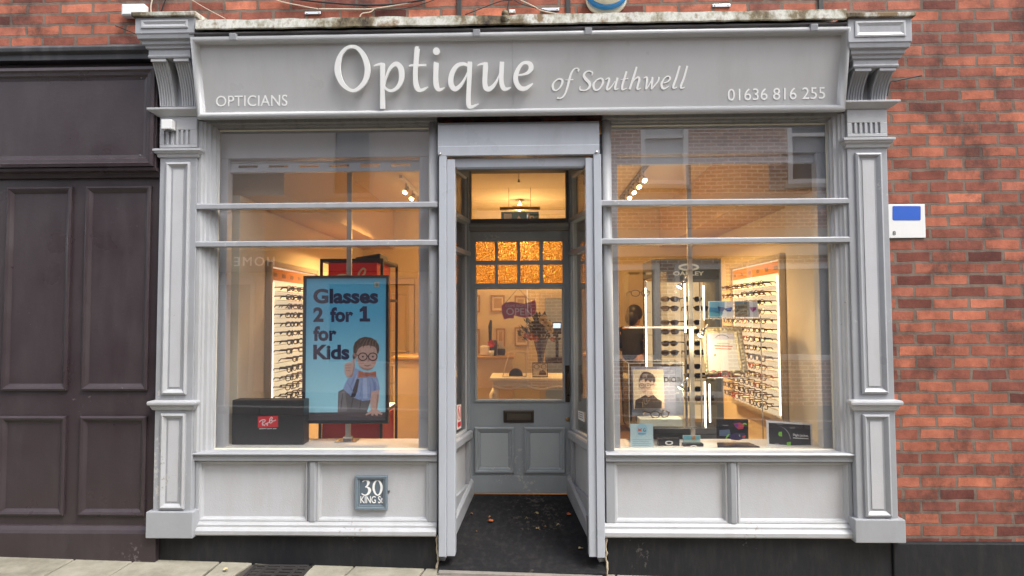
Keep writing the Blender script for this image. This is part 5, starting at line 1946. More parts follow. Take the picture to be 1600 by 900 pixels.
# softer modelling of the picture: cheeks, temple, hair strands, folds
mb.use(inkp(222, 186, 172)).poly(pp, K([(338, 446), (372, 438), (404, 444), (412, 466), (376, 472), (340, 468)]), h + .0027)
mb.use(inkp(214, 160, 148)).ellipse(pp, 470 + 342 / 3.6, 420 + 526 / 3.6, 4, 3.2, h + .0027, 14)
mb.ellipse(pp, 470 + 410 / 3.6, 420 + 524 / 3.6, 3.6, 3.2, h + .0027, 14)
mb.use(inkp(176, 134, 122)).poly(pp, K([(330, 548), (352, 566), (376, 572), (402, 562), (418, 544), (404, 556), (376, 562), (350, 556)]), h + .0029)
mb.use(inkp(152, 124, 104))
for hx in range(7):
    mb.stroke(pp, KW([(318 + hx * 17, 432 - hx % 3 * 4, 2.5), (322 + hx * 17, 412 - hx % 2 * 6, 4), (334 + hx * 16, 396, 2.5)]), h + .0034)
mb.use(inkp(84, 64, 54))
for hx in range(6):
    mb.stroke(pp, KW([(312 + hx * 20, 446 - hx % 2 * 8, 2), (318 + hx * 20, 420, 4), (330 + hx * 18, 402, 2)]), h + .0035)
mb.use(inkp(118, 142, 192))
for a_, b_ in (((302, 600), (276, 668)), ((340, 640), (334, 716)), ((388, 630), (392, 730)), ((400, 612), (412, 668)), ((262, 640), (296, 700))):
    mb.stroke(pp, KW([(*a_, 2), ((a_[0] + b_[0]) / 2 + 4, (a_[1] + b_[1]) / 2, 6), (*b_, 2)]), h + .0021)
mb.use(inkp(174, 196, 236))
for a_, b_ in (((318, 590), (300, 640)), ((360, 640), (358, 720)), ((420, 622), (434, 660))):
    mb.stroke(pp, KW([(*a_, 2), ((a_[0] + b_[0]) / 2 + 3, (a_[1] + b_[1]) / 2, 6), (*b_, 2)]), h + .0022)
mb.use(inkp(84, 80, 86))
for a_, b_ in (((300, 700), (282, 790)), ((340, 730), (330, 800)), ((236, 700), (226, 790))):
    mb.stroke(pp, KW([(*a_, 2), ((a_[0] + b_[0]) / 2, (a_[1] + b_[1]) / 2, 6), (*b_, 2)]), h + .0016)
mb.use(inkp(186, 146, 134)).stroke(pp, KW([(434, 700, 3), (430, 750, 7), (424, 796, 4)]), h + .0022)
mb.use(inkp(186, 146, 134)).stroke(pp, KW([(298, 520, 3), (302, 548, 6), (290, 590, 5), (268, 608, 3)]), h + .0028)
prt = mb.build('picture_print', None, po)
TX = ink(46, 38, 78)
ts = [text_on(pp, w, bx, TX, 'headline', po, .0015, bd) for w, bx, bd in (
    ('Glasses', (489.5, 451, 591, 474.5), .042), ('2', (489.5, 480, 505.5, 503), .042), ('for', (516, 480, 552, 503.5), .042),
    ('for', (489.5, 509.5, 526, 533), .042), ('Kids', (489.5, 538.5, 546, 562), .042))]
mb = MB()
mb.use(TX).poly(pp, [(567.5, 478.5), (573.5, 478.5), (573.5, 497.5), (578.5, 497.5), (578.5, 502.5), (562, 502.5), (562, 497.5), (567, 497.5), (567, 486), (562, 488), (562, 483.2)], .0015)
ts.append(mb.build('headline', None, po))
join_into(ts[0], ts[1:])
mb = MB()
c = P(544, 690, Yp + .05)
mb.box(c.x - .017, c.x + .017, Yp + .034, Yp + .06, zsill_t + .012, 2.80)
mb.build('pole', mat('brushed_pole', (.5, .47, .42), .35, metal=.7), po, bev=.003)
mb = MB()
mb.box(c.x - .075, c.x + .075, Yp - .03, Yp + .10, zsill_t + .0015, zsill_t + .008)
mb.box(c.x - .03, c.x + .03, Yp + .025, Yp + .07, zsill_t + .008, zsill_t + .03)
mb.build('foot_plate', CHROME, po, bev=.002)

# black board with red logo, left
Yb = .14
bb = thing('brand_board', 'low black display board with a small red script logo in the left window', 'display board', tuple(P(418, 702, Yb)))
x0, x1, z0, z1 = X(362, 660, Yb), X(474.5, 660, Yb), zsill_t + .002, P(418, 625, Yb).z
mb = MB()
mb.box(x0, x1, Yb, Yb + .11, z0, z1)
mb.build('board', BLACK, bb, bev=.006)
mb = MB()
mb.box(x0 + .03, x1 - .002, Yb - .006, Yb - .0005, z0 + .004, z1 - .05)
mb.build('face_panel', mat('black_panel', (.022, .021, .021), .4), bb, bev=.002)
pb = YP(Yb - .006)
G = lambda pts: [(390 + x / 22.5, 640 + y / 22.5, w / 22.5) for x, y, w in pts]


def script_logo(mb, pl, f, red, white, h, strip=True):
    mb.use(white)
    mb.stroke(pl, f([(338, 438, 22), (395, 390, 34), (470, 352, 26), (540, 358, 28), (550, 395, 30), (520, 430, 26), (470, 455, 26), (432, 500, 24)]), h, .0005)
    mb.stroke(pl, f([(475, 370, 16), (468, 440, 28), (465, 510, 30), (462, 566, 22)]), h + .0002, .0005)
    mb.stroke(pl, f([(440, 505, 18), (490, 535, 30), (545, 566, 16)]), h + .0004, .0005)
    mb.stroke(pl, f([(530, 560, 14), (560, 500, 24), (600, 478, 26), (645, 470, 22)]), h + .0006, .0005)
    mb.stroke(pl, f([(600, 490, 20), (615, 530, 26), (628, 568, 18), (640, 520, 20), (648, 470, 18)]), h + .0008, .0005)
    mb.stroke(pl, f([(640, 468, 18), (700, 430, 26)]), h + .001, .0005)
    mb.stroke(pl, f([(725, 480, 18), (708, 410, 30), (718, 330, 28), (765, 268, 28), (800, 285, 28), (785, 340, 26), (740, 385, 22), (785, 382, 26), (810, 410, 26), (780, 450, 26), (735, 482, 24)]), h + .0012, .0005)
    mb.stroke(pl, f([(800, 420, 16), (850, 390, 26), (880, 400, 24), (895, 375, 22), (938, 365, 26)]), h + .0014, .0005)


mb = MB()
mb.use(ink(224, 40, 48))
mb.poly(pb, [(403, 651), (434.5, 649.5), (434.5, 667), (403, 668.2)], .001)
script_logo(mb, pb, G, None, ink(250, 232, 232), .0016)
mb.use(ink(205, 205, 200))
for a, b_ in ((405, 416), (417.3, 425), (426.2, 432)):
    mb.poly(pb, [(a, 669.3), (b_, 668.9), (b_, 670.2), (a, 670.6)], .001)
mb.build('logo_print', None, bb)

# red and black metal display tower behind the poster
Yt = 1.20
tw = thing('display_tower', 'black metal display tower with red header and red base behind the poster', 'display tower', (X(560, 500, Yt), Yt + .3, ZF))
x0, x1 = X(499, 500, Yt), X(598, 500, Yt)
y0, y1 = Yt, Yt + .62
zt = P(560, 404, Yt).z
fr_m = mat('tower_bronze_metal', (.055, .045, .038), .4, metal=.5)
mb = MB()
t = .022
for xx in (x0, x1 - t):
    for yy in (y0, y1 - t):
        mb.box(xx, xx + t, yy, yy + t, ZF + .002, zt)
for zz in (zt - t, P(560, 470, Yt).z, P(560, 650, Yt).z):
    mb.box(x0 + t, x1 - t, y0, y0 + t, zz, zz + t)
    mb.box(x0 + t, x1 - t, y1 - t, y1, zz, zz + t)
    for xx in (x0, x1 - t):
        mb.box(xx, xx + t, y0 + t, y1 - t, zz, zz + t)
mb.build('frame', fr_m, tw, bev=.002)
xa, xb = X(513, 425, Yt + .05), X(589, 425, Yt + .05)
za, zb_ = P(560, 500, Yt + .05).z, P(560, 410.5, Yt + .05).z
REDLIT = mat('lit_red_header', sc(226, 40, 34), .4, emit=sc(226, 40, 34), estr=.05)
mb = MB()
mb.box(xa, xb, Yt + .05, y1 - .05, za, zb_)
hd = mb.build('header_box', REDLIT, tw, bev=.002)
MB().box(x0 + .004, x1 - .004, y0 + .03, y1 - .004, zb_ + .002, zb_ + .010).build('bounce_blocker', BLACK, tw)  # added unseen black board, blocks red bounce off the header top
ph = YP(Yt + .05)
mb = MB()
kx = 76 / 640.0
f2 = lambda pts: [(516 + (x - 338) * kx, 411 + (y - 190) * .115, w * .11) for x, y, w in pts]
script_logo(mb, ph, f2, None, ink(250, 235, 215), .0016)
mb.build('logo_print', None, hd)
mb = MB()
mb.box(x0 + .02, x1 - .03, y0 + .03, y1 - .03, ZF + .02, P(560, 655, Yt).z)
mb.build('base_drawer', RED, tw, bev=.004)
mb = MB()
mb.loft([[(X(555 - k, 400, Yt + .1), Yt + .1 + q, z) for k, q, z in ((0, 0, zt), (0, .3, zt), (0, .3, zt + .02), (0, 0, zt + .02))], [(X(594, 400, Yt + .1), Yt + .1 + q, z) for q, z in ((0, zt), (.3, zt), (.3, zt + .055), (0, zt + .055))]])
mb.build('top_cap', BLACK, tw, bev=.01)
for zz in (P(560, 520, Yt).z, P(560, 565, Yt).z, P(560, 610, Yt).z):
    mb = MB()
    mb.box(x0 + .025, x1 - .025, y0 + .025, y1 - .025, zz, zz + .006)
    mb.build('glass_shelf', ACRYL, tw)
    for k in range(3):
        put_glasses((x1 - .09 - k * .16, y0 + .35, zz + .026), rng.uniform(-.2, .2) + 1.2, ['black', 'tortoiseshell', 'navy'][k], 'ro'[k % 2],
                    f"{['black', 'tortoiseshell', 'navy'][k]} {SHP['ro'[k % 2]]} glasses on the {['top', 'middle', 'lowest'][[P(560, 520, Yt).z, P(560, 565, Yt).z, P(560, 610, Yt).z].index(zz)]} shelf of the black tower", 'glasses on the black tower')
mb = MB()
zq = P(560, 651, Yt).z
mb.box(x0 + .02, x1 - .02, y0 + .02, y1 - .02, zq + .026, zq + .034)
mb.build('lit_shelf', mat('lit_shelf', (.9, .82, .6), .4, emit=(1, .85, .5), estr=1.1), tw)

# ================================================================== RIGHT WINDOW
# slate grey cabinet with sunglasses
Yc = .95
cb = thing('sunglasses_cabinet', 'slate grey cabinet of sunglasses with an oval logo on its header', 'cabinet', (1.3, Yc + .2, ZF))
x0, x1 = X(1020, 500, Yc), X(1128.5, 500, Yc)
zt = P(1075, 404, Yc).z
yk = Yc + .42
oz0, oz1 = P(1075, 664, Yc).z, P(1075, 441, Yc).z
ox0, ox1 = X(1033, 500, Yc), X(1118, 500, Yc)
mb = MB()
grid_wall(mb, x0, x1, ZF + .002, zt, Yc, Yc + .03, [(ox0, ox1, oz0, oz1)])
mb.box(x0, x0 + .02, Yc + .0301, yk, oz1 + .04, zt)
mb.box(x0, x0 + .02, Yc + .0301, yk, ZF + .002, oz0 - .05)
mb.box(x1 - .02, x1, Yc + .0301, yk, ZF + .002, zt)
mb.box(x0 + .0201, x1 - .0201, Yc + .0301, yk, zt - .02, zt)
for zz in (oz0, (oz0 + oz1) / 2):
    mb.box(x0, x0 + .02, yk - .04, yk, oz0 - .05, oz1 + .04)
    break
mb.build('carcass', SLATE, cb, bev=.004)
mb = MB()
mb.box(X(1031, 425, Yc), X(1124, 425, Yc), Yc - .012, Yc - .0005, P(1075, 437, Yc).z, P(1075, 412, Yc).z)
hb = mb.build('header_panel', mat('slate_header', (.105, .12, .13), .35), cb, bev=.002)
pc = YP(Yc - .012)
mb = MB()
mb.use(ink(226, 232, 228)).stroke(pc, [(1076 + 14.5 * math.cos(a), 417.6 + 4.4 * math.sin(a), 2.2 + 1.2 * abs(math.cos(a))) for a in [2 * math.pi * k / 16 for k in range(16)]], .001, closed=True)
lg = mb.build('logo_print', None, hb)
t = text_on(pc, 'OAKLEY', (1052, 424, 1100, 430.5), ink(226, 232, 228), 'logo_print', hb, .001, .03)
join_into(lg, [t])
for px, py in ((1031.5, 412), (1120.5, 411), (1032, 433), (1121, 432)):
    c = P(px, py, Yc - .012)
    MB().lathe((c.x, Yc - .0122, c.z), [(.006, 0), (.005, -.003), (.001, -.004)], 8, 'y').build('screw', BLACK, hb)
mb = MB()
mb.box(x0 + .03, x1 - .03, yk + .0005, yk + .012, oz0 - .02, oz1 + .03)
mb.build('back_panel', mat('cabinet_back', (.62, .46, .26), .5, emit=(1, .70, .36), estr=.3), cb)
shelfy = [487, 524, 557, 594, 630]
for py in shelfy:
    zz = P(1075, py, Yc + .1).z
    MB().box(x0 + .022, x1 - .022, Yc + .035, yk - .01, zz - .005, zz).build('glass_shelf', ACRYL, cb)
SG = {}
for nm_, cc in (('black', (.012, .011, .012)), ('brown', (.06, .03, .016)), ('grey', (.12, .12, .125))):
    mb = MB()
    mb.use(FCOL['black'] if nm_ == 'black' else mat('sunglass_frame', cc, .3))
    glasses_mb(mb, 'p', .0042, .145)
    mb.use(DLENS)
    for sx in (-1, 1):
        cx, rx = .036, .030
        mb.loft([[(sx * cx + rx * .98 * math.cos(a), y + .003, .0185 * math.sin(a)) for a in [2 * math.pi * k / 14 for k in range(14)]] for y in (-.001, .002)])
    bmesh.ops.recalc_face_normals(mb.bm, faces=mb.bm.faces)
    me = bpy.data.meshes.new('sunglasses')
    mb.bm.to_mesh(me)
    mb.bm.free()
    for k in mb.mats:
        me.materials.append(k)
    SG[nm_] = me


def put_sun(loc, rz_, ck, label, group, tilt=0.0, scale=1.0):
    o = bpy.data.objects.new('sunglasses', SG[ck])
    COL.objects.link(o)
    o.location = loc
    o.rotation_euler = (tilt, 0, rz_)
    o.scale = (scale,) * 3
    return tag(o, label, 'sunglasses', group)


sl = ['top', 'second', 'third', 'fourth', 'lowest']
cks = ['black', 'black', 'brown', 'grey', 'black', 'brown', 'black', 'grey', 'brown', 'black']
q = 0
for si, py in enumerate(shelfy):
    zz = P(1075, py, Yc + .1).z
    for k, px in enumerate((1047, 1084, 1107)):
        for lev in (0, 1):
            if k == 2 and lev == 1:
                continue
            c = P(px, py, Yc + .14 + .03 * k)
            put_sun((c.x, c.y, zz + .028 + lev * .075), rng.uniform(-.25, .25) + .15, cks[q % 10],
                    f"{cks[q % 10]} sunglasses on the {sl[si]} cabinet shelf, {['left', 'middle', 'right'][k]} stand, {['lower', 'upper'][lev]} pair", 'sunglasses in the slate cabinet', scale=1.06)
            q += 1
            if lev:
                mb = MB()
                mb.tube([(c.x, c.y + .03, zz + .0005), (c.x, c.y + .03, zz + .11)], .005, 6)
                mb.box(c.x - .03, c.x + .03, c.y + .0, c.y + .06, zz + .0005, zz + .004)
                tag(mb.build('spectacle_stand', ACRYL), f"clear stand holding sunglasses on the {sl[si]} cabinet shelf, {['left', 'middle', 'right'][k]} side", 'stand', 'clear stands in the cabinet')

# acrylic shelf unit with light tubes at the left of the right window
Ya = .36
au = thing('acrylic_shelf_unit', 'clear acrylic shelf unit with white light tubes left of centre in the right window', 'shelf unit', tuple(P(1035, 672, Ya)))
zs1 = P(1035, 511, Ya - .1).z
zs0 = P(1035, 668, Ya - .1).z
xa, xb = X(983, 511, Ya - .1), X(1088, 511, Ya - .1)
MB().box(xa, xb, Ya - .10, Ya + .12, zs1 - .008, zs1).build('shelf', mat('shelf_edge_white', (.85, .83, .76), .2, emit=(1, .9, .7), estr=.25), au, bev=.001)
zt1 = P(1010, 425, Ya - .1).z
xm = X(1042, 425, Ya - .1)
mb = MB()
mb.box(xa, xm, Ya - .10, Ya + .12, zt1 - .004, zt1)
mb.box(xa, xa + .004, Ya - .10, Ya + .12, zs1 + .0005, zt1 - .0005)
mb.box(xm - .004, xm, Ya - .10, Ya + .12, zs1 + .0005, zt1 - .0005)
mb.build('acrylic_box', ACRYL, au)
for px, a, b_ in ((1009.5, 450, 575), (1071, 443, 520)):
    c = P(px, 500, Ya + .15)
    mb = MB()
    mb.box(c.x - .0045, c.x + .0045, c.y, c.y + .010, P(px, b_, Ya + .15).z, P(px, a, Ya + .15).z)
    mb.build('light_tube', LED, au, bev=.001)
mb = MB()
for px in (1009.5, 1071):
    c = P(px, 500, Ya + .17)
    mb.box(c.x - .008, c.x + .008, c.y, c.y + .016, zsill_t - .2, P(px, 443, Ya + .15).z + .02)
mb.box(xa, xb, Ya - .08, Ya + .16, zs0 - .012, zs0)
mb.build('upright', CHROME, au, bev=.002)
put_glasses(tuple(P(1001, 458, Ya)), .1, 'grey metal', 'o', 'thin grey metal glasses inside the clear box high left of the right window', 'glasses in the right window')
# floor to ceiling pole of the right window
c = P(1080, 500, .30)
MB().box(c.x - .016, c.x + .016, .30, .325, zsill_t + .002, 2.80).build('pole', MATS['brushed_pole'], au, bev=.003)

# lit box with the portrait card
dbx = thing('acrylic_case', 'clear acrylic case lit from above holding the portrait card and a white plinth', 'display case', tuple(P(1028, 668, .22)))
xa, xb = X(983, 620, .16), X(1068, 620, .16)
za, zb_ = P(1025, 668, .16).z, P(1025, 568, .16).z
t = .004
mb = MB()
mb.box(xa, xa + t, .16, .42, za, zb_).box(xb - t, xb, .16, .42, za, zb_).box(xa, xb, .16, .42, zb_ + .0004, zb_ + t).box(xa + t + .0004, xb - t - .0004, .16, .164, za, zb_)
mb.build('clear_box', ACRYL, dbx)
mb = MB()
for (p, q_) in (((xa, .16), (xa, .42)), ((xb, .16), (xb, .42)), ((xa, .16), (xb, .16)), ((xa, .42), (xb, .42))):
    mb.tube([(p[0], p[1], zb_ + .002), (q_[0], q_[1], zb_ + .002)], .003, 5)
mb.tube([(xa, .16, za), (xa, .16, zb_)], .0025, 5)
mb.tube([(xb, .16, za), (xb, .16, zb_)], .0025, 5)
mb.build('polished_edge', mat('bright_edge', (.7, .68, .6), .2), dbx)
bk = YP(.37)
bo = thing('brand_backdrop', 'grey blue backdrop board with dark serif capitals inside the acrylic case', 'backdrop', tuple(P(1030, 655, .37)))
mb = MB()
mb.use(ink(158, 164, 194)).poly(bk, [(986, 573), (1066.5, 573), (1069, 648), (988, 650)], .0, .006)
mb.build('board', None, bo)
text_on(bk, 'DIO', (1037.5, 589, 1057, 597.5), ink(22, 16, 24), 'lettering', bo, .001, .03)
text_on(bk, 'R', (1058.3, 588.8, 1065, 597.3), ink(22, 16, 24), 'lettering', bo, .001, .03)
pk = YP(.33)
cd_ = thing('portrait_card', 'cream portrait card of a short haired model in round glasses and a dark sleeveless top', 'card', tuple(P(1010, 637, .33)))
N = lambda pts: [(960 + x / 7.5, 560 + y / 7.5) for x, y in pts]
NW = lambda pts: [(960 + x / 7.5, 560 + y / 7.5, w / 7.5) for x, y, w in pts]
mb = MB()
mb.use(ink(232, 210, 186)).poly(pk, N([(215, 128), (572, 128), (588, 585), (228, 590)]), 0, .003)
mb.build('card', None, cd_)
mb = MB()
h = .0008
mb.use(ink(196, 170, 154)).poly(pk, N([(362, 430), (372, 380), (440, 380), (462, 440), (430, 470), (390, 460)]), h)
mb.use(ink(56, 44, 42)).poly(pk, N([(360, 428), (400, 452), (456, 424), (500, 470), (556, 500), (552, 584), (240, 586), (246, 490), (300, 462)]), h + .0005)
mb.use(ink(210, 178, 158)).poly(pk, N([(556, 512), (580, 520), (586, 582), (552, 583)]), h + .0005)
mb.use(ink(212, 184, 168)).poly(pk, N([(296, 280), (310, 250), (450, 250), (468, 280), (462, 340), (440, 382), (400, 418), (368, 424), (336, 402), (306, 350)]), h + .001)
mb.use(ink(204, 172, 156)).ellipse(pk, 960 + 468 / 7.5, 560 + 318 / 7.5, 10 / 7.5, 20 / 7.5, h + .0008, 12)
mb.use(ink(66, 54, 56)).poly(pk, N([(290, 272), (296, 232), (304, 196), (340, 156), (396, 158), (450, 184), (478, 226), (480, 270), (462, 292), (446, 262), (420, 282), (392, 250), (364, 282), (350, 240), (318, 252)]), h + .0015)
mb.use(ink(142, 128, 128)).poly(pk, N([(322, 216), (348, 180), (400, 180), (380, 206), (340, 226)]), h + .002)
for ex, ew in ((320, 26), (392, 30)):
    mb.use(ink(64, 54, 52)).ellipse(pk, 960 + ex / 7.5, 560 + 316 / 7.5, 1.1, .8, h + .002, 10)
    mb.use(ink(70, 58, 56)).stroke(pk, NW([(ex + ew * math.cos(a), 320 + 27 * math.sin(a), 6) for a in [2 * math.pi * k / 10 for k in range(10)]]), h + .0025, closed=True)
mb.stroke(pk, NW([(422, 312, 6), (464, 300, 6)]), h + .0025)
mb.use(ink(150, 92, 84)).stroke(pk, NW([(346, 384, 3), (364, 382, 8), (384, 382, 3)]), h + .002)
mb.use(ink(178, 140, 124)).stroke(pk, NW([(356, 320, 4), (348, 352, 6), (362, 358, 4)]), h + .002)
mb.use(ink(206, 180, 150)).stroke(pk, NW([(340, 470, 3), (366, 540, 3), (420, 470, 3)]), h + .002)
mb.stroke(pk, NW([(330, 490, 3), (332, 582, 3)]), h + .002)
mb.build('portrait_print', None, cd_)
wp = thing('white_plinth', 'low white plinth block under the portrait card in the acrylic case', 'plinth', tuple(P(1040, 668, .2)))
mb = MB()
mb.box(X(1000, 650, .19), X(1066, 650, .19), .19, .32, za + .002, P(1040, 655, .19).z)
mb.build('block', mat('plinth_white', (.85, .8, .68), .4), wp, bev=.002)
text_on(YP(.19), 'DIOR', (1035, 656.6, 1043, 658.6), ink(120, 120, 110), 'lettering', wp, .0008)
zpl_ = P(1040, 655, .19).z
put_glasses((X(1032, 645, .25), .25, zpl_ + .022), .25, 'dark brown', 'o', 'dark brown round glasses standing on the white plinth in the acrylic case', 'glasses in the right window')
# dark drawers unit under it
du = thing('drawer_plinth', 'low charcoal cabinet behind the logo blocks in the right window', 'cabinet', (X(1070, 690, .5), .5, ZF))
mb = MB()
mb.box(X(1020, 690, .42), X(1125, 690, .42), .42, .70, ZF + .002, P(1070, 670, .42).z)
mb.build('carcass', mat('charcoal_unit', (.07, .07, .075), .4), du, bev=.004)
mb = MB()
for k in range(2):
    za_ = P(1070, 690, .42).z + .01
    mb.box(X(1024, 690, .42), X(1122, 690, .42), .412, .419, za_ + k * .045, za_ + .038 + k * .045)
mb.build('drawer_front', mat('charcoal_drawer', (.10, .10, .105), .35), du, bev=.002)

# second acrylic tower: photo cards and ornate frame
Y2 = .34
a2 = thing('acrylic_shelf_unit', 'clear two shelf acrylic stand holding the ornate frame in the right window', 'shelf unit', tuple(P(1150, 690, Y2)))
mb = MB()
xa, xb = X(1100, 540, Y2), X(1199, 540, Y2)
zA, zB = P(1150, 497.5, Y2 - .06).z, P(1150, 590, Y2 - .06).z
for zz in (zA, zB):
    mb.box(xa, xb, Y2 - .06, Y2 + .12, zz - .005, zz)
mb.build('shelf', ACRYL, a2)
mb = MB()
for zz in (zA, zB):
    mb.tube([(xa, Y2 - .061, zz - .002), (xb, Y2 - .061, zz - .002)], .0035, 6)
    for k in (.12, .5, .9):
        x = xa + (xb - xa) * k
        mb.ball((x, Y2 - .062, zz - .008), .007, .006, .006, 8, 5)
mb.tube([(xb - .006, Y2 + .1, zsill_t - .1), (xb - .006, Y2 + .1, P(1195, 497, Y2).z + .02)], .004, 8)
mb.tube([(xa + .004, Y2 + .1, zsill_t - .1), (xa + .004, Y2 + .1, P(1100, 440, Y2).z)], .006, 8)
mb.build('rod', mat('bright_rod', (.75, .73, .66), .2, metal=.4), a2)
for px, a, b_ in ((1100.5, 446, 500), (1100, 596, 668), (1107, 600, 660)):
    c = P(px, 500, Y2 + .13)
    MB().box(c.x - .0045, c.x + .0045, c.y, c.y + .010, P(px, b_, Y2 + .13).z, P(px, a, Y2 + .13).z).build('light_tube', LED, a2, bev=.001)

pz = YP(Y2 - .03)
pcard = thing('photo_card', 'small photo card of mirrored blue sunglasses on a seascape, on the upper clear shelf', 'card', tuple(P(1125, 496, Y2 - .03)), 'photo cards on the upper clear shelf')
mb = MB()
mb.use(ink(240, 240, 238)).poly(pz, [(1107, 470.5), (1146, 470.5), (1146.5, 495.8), (1107.5, 495.8)], 0, .003)
mb.use(ink(120, 175, 205)).poly(pz, [(1108, 471.2), (1132, 471.2), (1132, 482), (1108, 480)], .0006)
mb.use(ink(64, 132, 176)).poly(pz, [(1108, 480), (1132, 482), (1128, 490), (1108, 487)], .0008)
mb.use(ink(96, 164, 190)).poly(pz, [(1108, 487), (1130, 489), (1126, 495), (1108, 495)], .0008)
mb.use(ink(36, 60, 110)).poly(pz, [(1121, 479), (1131, 480), (1133, 482), (1143, 480), (1144, 482), (1142, 486.5), (1136, 486.5), (1132, 483.5), (1129, 486), (1123, 485.5)], .0014)
mb.use(ink(66, 120, 210)).poly(pz, [(1135, 481.4), (1142, 480.8), (1141, 485), (1136.5, 485.4)], .002)
mb.build('print', None, pcard)
pcard = thing('photo_card', 'small photo card of a winding coast road with pink sunglasses, on the upper clear shelf', 'card', tuple(P(1165, 496, Y2 - .03)), 'photo cards on the upper clear shelf')
mb = MB()
mb.use(ink(240, 238, 238)).poly(pz, [(1147.5, 470.5), (1183.5, 471), (1186, 495.5), (1147.8, 495.8)], 0, .003)
mb.use(ink(128, 124, 100)).poly(pz, [(1148.2, 471.2), (1170.5, 471.2), (1172, 495), (1148.4, 495)], .0006)
mb.use(ink(110, 150, 170)).poly(pz, [(1148.2, 471.2), (1170, 471.2), (1160, 475), (1148.3, 476)], .0008)
mb.use(ink(178, 166, 140)).stroke(pz, [(1149, 492, 2), (1156, 486, 2.2), (1166, 484, 2.2), (1168, 490, 2.2), (1158, 494, 2)], .0014)
mb.use(ink(80, 90, 70)).poly(pz, [(1149, 478), (1160, 476), (1164, 480), (1152, 486)], .001)
mb.use(ink(170, 60, 130)).poly(pz, [(1171, 480), (1182, 480), (1181, 484), (1176, 487.5), (1173, 484)], .0014)
mb.build('print', None, pcard)

# ornate white frame with a printed notice
of = thing('ornate_frame', 'ornate cream picture frame with a lit notice leaning on the lower clear shelf', 'picture frame', tuple(P(1133, 588, Y2)))
pfc = Plane(P(1130, 586, Y2 - .04), Vector((0.05, -1, .28)))
outer = [(1096.5, 512.5), (1157, 510.5), (1168.5, 583), (1102, 585.5)]
inner = [(1103, 520), (1147, 520), (1155.5, 578), (1104.5, 580)]
mb = MB()
oldm = ramp_mat('gilt_cream_frame', 60, [(.3, sc(150, 128, 92)), (.5, sc(206, 190, 150)), (.7, sc(226, 214, 182))], .5, .8)
def lerp2(a, b, t): return (a[0] + (b[0] - a[0]) * t, a[1] + (b[1] - a[1]) * t)
rings = []
for t, hh in ((0, 0), (0, .012), (.25, .02), (.5, .014), (.8, .018), (1, .006), (1.02, 0)):
    rings.append([pfc.at(*lerp2(o_, i_, t), hh) for o_, i_ in zip(outer, inner)])
mb.loft(rings, cap=False)
# beaded carving along the frame
for (a, b_) in ((0, 1), (1, 2), (2, 3), (3, 0)):
    m0, m1_ = lerp2(outer[a], inner[a], .45), lerp2(outer[b_], inner[b_], .45)
    n = 9 if a in (0, 2) else 12
    for k in range(n):
        u = (k + .5) / n
        mb.ball(pfc.at(*lerp2(m0, m1_, u), .017), .009, .007, .009, 7, 5)
mb.build('moulding', oldm, of)
mb = MB()
mb.use(ink(238, 232, 214)).poly(pfc, inner, .003, .006)
mb.use(ink(206, 200, 204)).poly(pfc, [(1109, 521), (1146, 521), (1147.5, 531), (1110, 531)], .004)
mb.use(ink(60, 46, 46)).stroke(pfc, [(1117.5, 528.5, .5), (1120, 525.5, .8), (1125, 523.8, .9), (1131, 524, .9), (1136, 526, .8), (1138, 528.5, .5)], .005)
mb.use(ink(200, 110, 84)).poly(pfc, [(1116, 539.5), (1144, 540.5), (1144.3, 542.2), (1116, 541.4)], .004)
mb.use(ink(206, 130, 100)).poly(pfc, [(1117, 544), (1142, 544.8), (1142.2, 546.3), (1117, 545.6)], .004)
mb.use(ink(200, 180, 160)).poly(pfc, [(1119, 535.8), (1140, 536.6), (1140.2, 538), (1119, 537.2)], .004)
mb.use(ink(190, 150, 90)).poly(pfc, [(1115, 554), (1118, 553), (1118.6, 556), (1115.4, 556.5)], .004)
mb.build('notice', None, of)
for i, (px, ck) in enumerate(((1124, 'red'), (1160, 'grey metal'))):
    c = P(px, 587, Y2 - .055)
    put_glasses((c.x, Y2 - .055, zB + .023), rng.uniform(-.1, .1), ck, 'o', ['red round glasses at the left foot of the ornate frame', 'grey metal round glasses at the right foot of the ornate frame'][i], 'glasses in the right window')

# little halogen spot heads on stalks
for px, py, lab in ((1063, 446, 'small lit halogen lamp head in front of the cabinet header'), (1065, 604, 'small lit halogen lamp head over the grey blue backdrop board'), (1096, 522, 'small lit halogen lamp head at the corner of the ornate frame')):
    c = P(px, py, .20)
    hl = thing('display_lamp', lab, 'lamp', tuple(c), 'halogen lamp heads in the right window')
    mb = MB()
    dv = Vector((-.5, -.05, -.7)).normalized()
    mb.tube([c - dv * .075, c - dv * .03], .008, 8)
    mb.tube([c - dv * .03, c + dv * .0, c + dv * .014], [.009, .02, .023], 12)
    mb.build('lamp_head', CHROME, hl)
    mb = MB()
    mb.tube([c + dv * .0142, c + dv * .016], .019, 12)
    lamp('halogen', tuple(c + dv * .05), 1.0 if px == 1065 else 2.4, .012, (1.0, .80, .52))
    mb.build('lamp_glass', BULB if False else mat('halogen_glass', (.95, .85, .6), .3, emit=(1, .78, .42), estr=6.0), hl)

# cards and blocks on the window bed
zb0_ = zsill_t + .0015
def standing(name, label, cat, quad, Y, base, th=.004, tilt=.12, group=None):
    return thing(name, label, cat, tuple(P((quad[3][0] + quad[2][0]) / 2, quad[3][1], Y)), group)


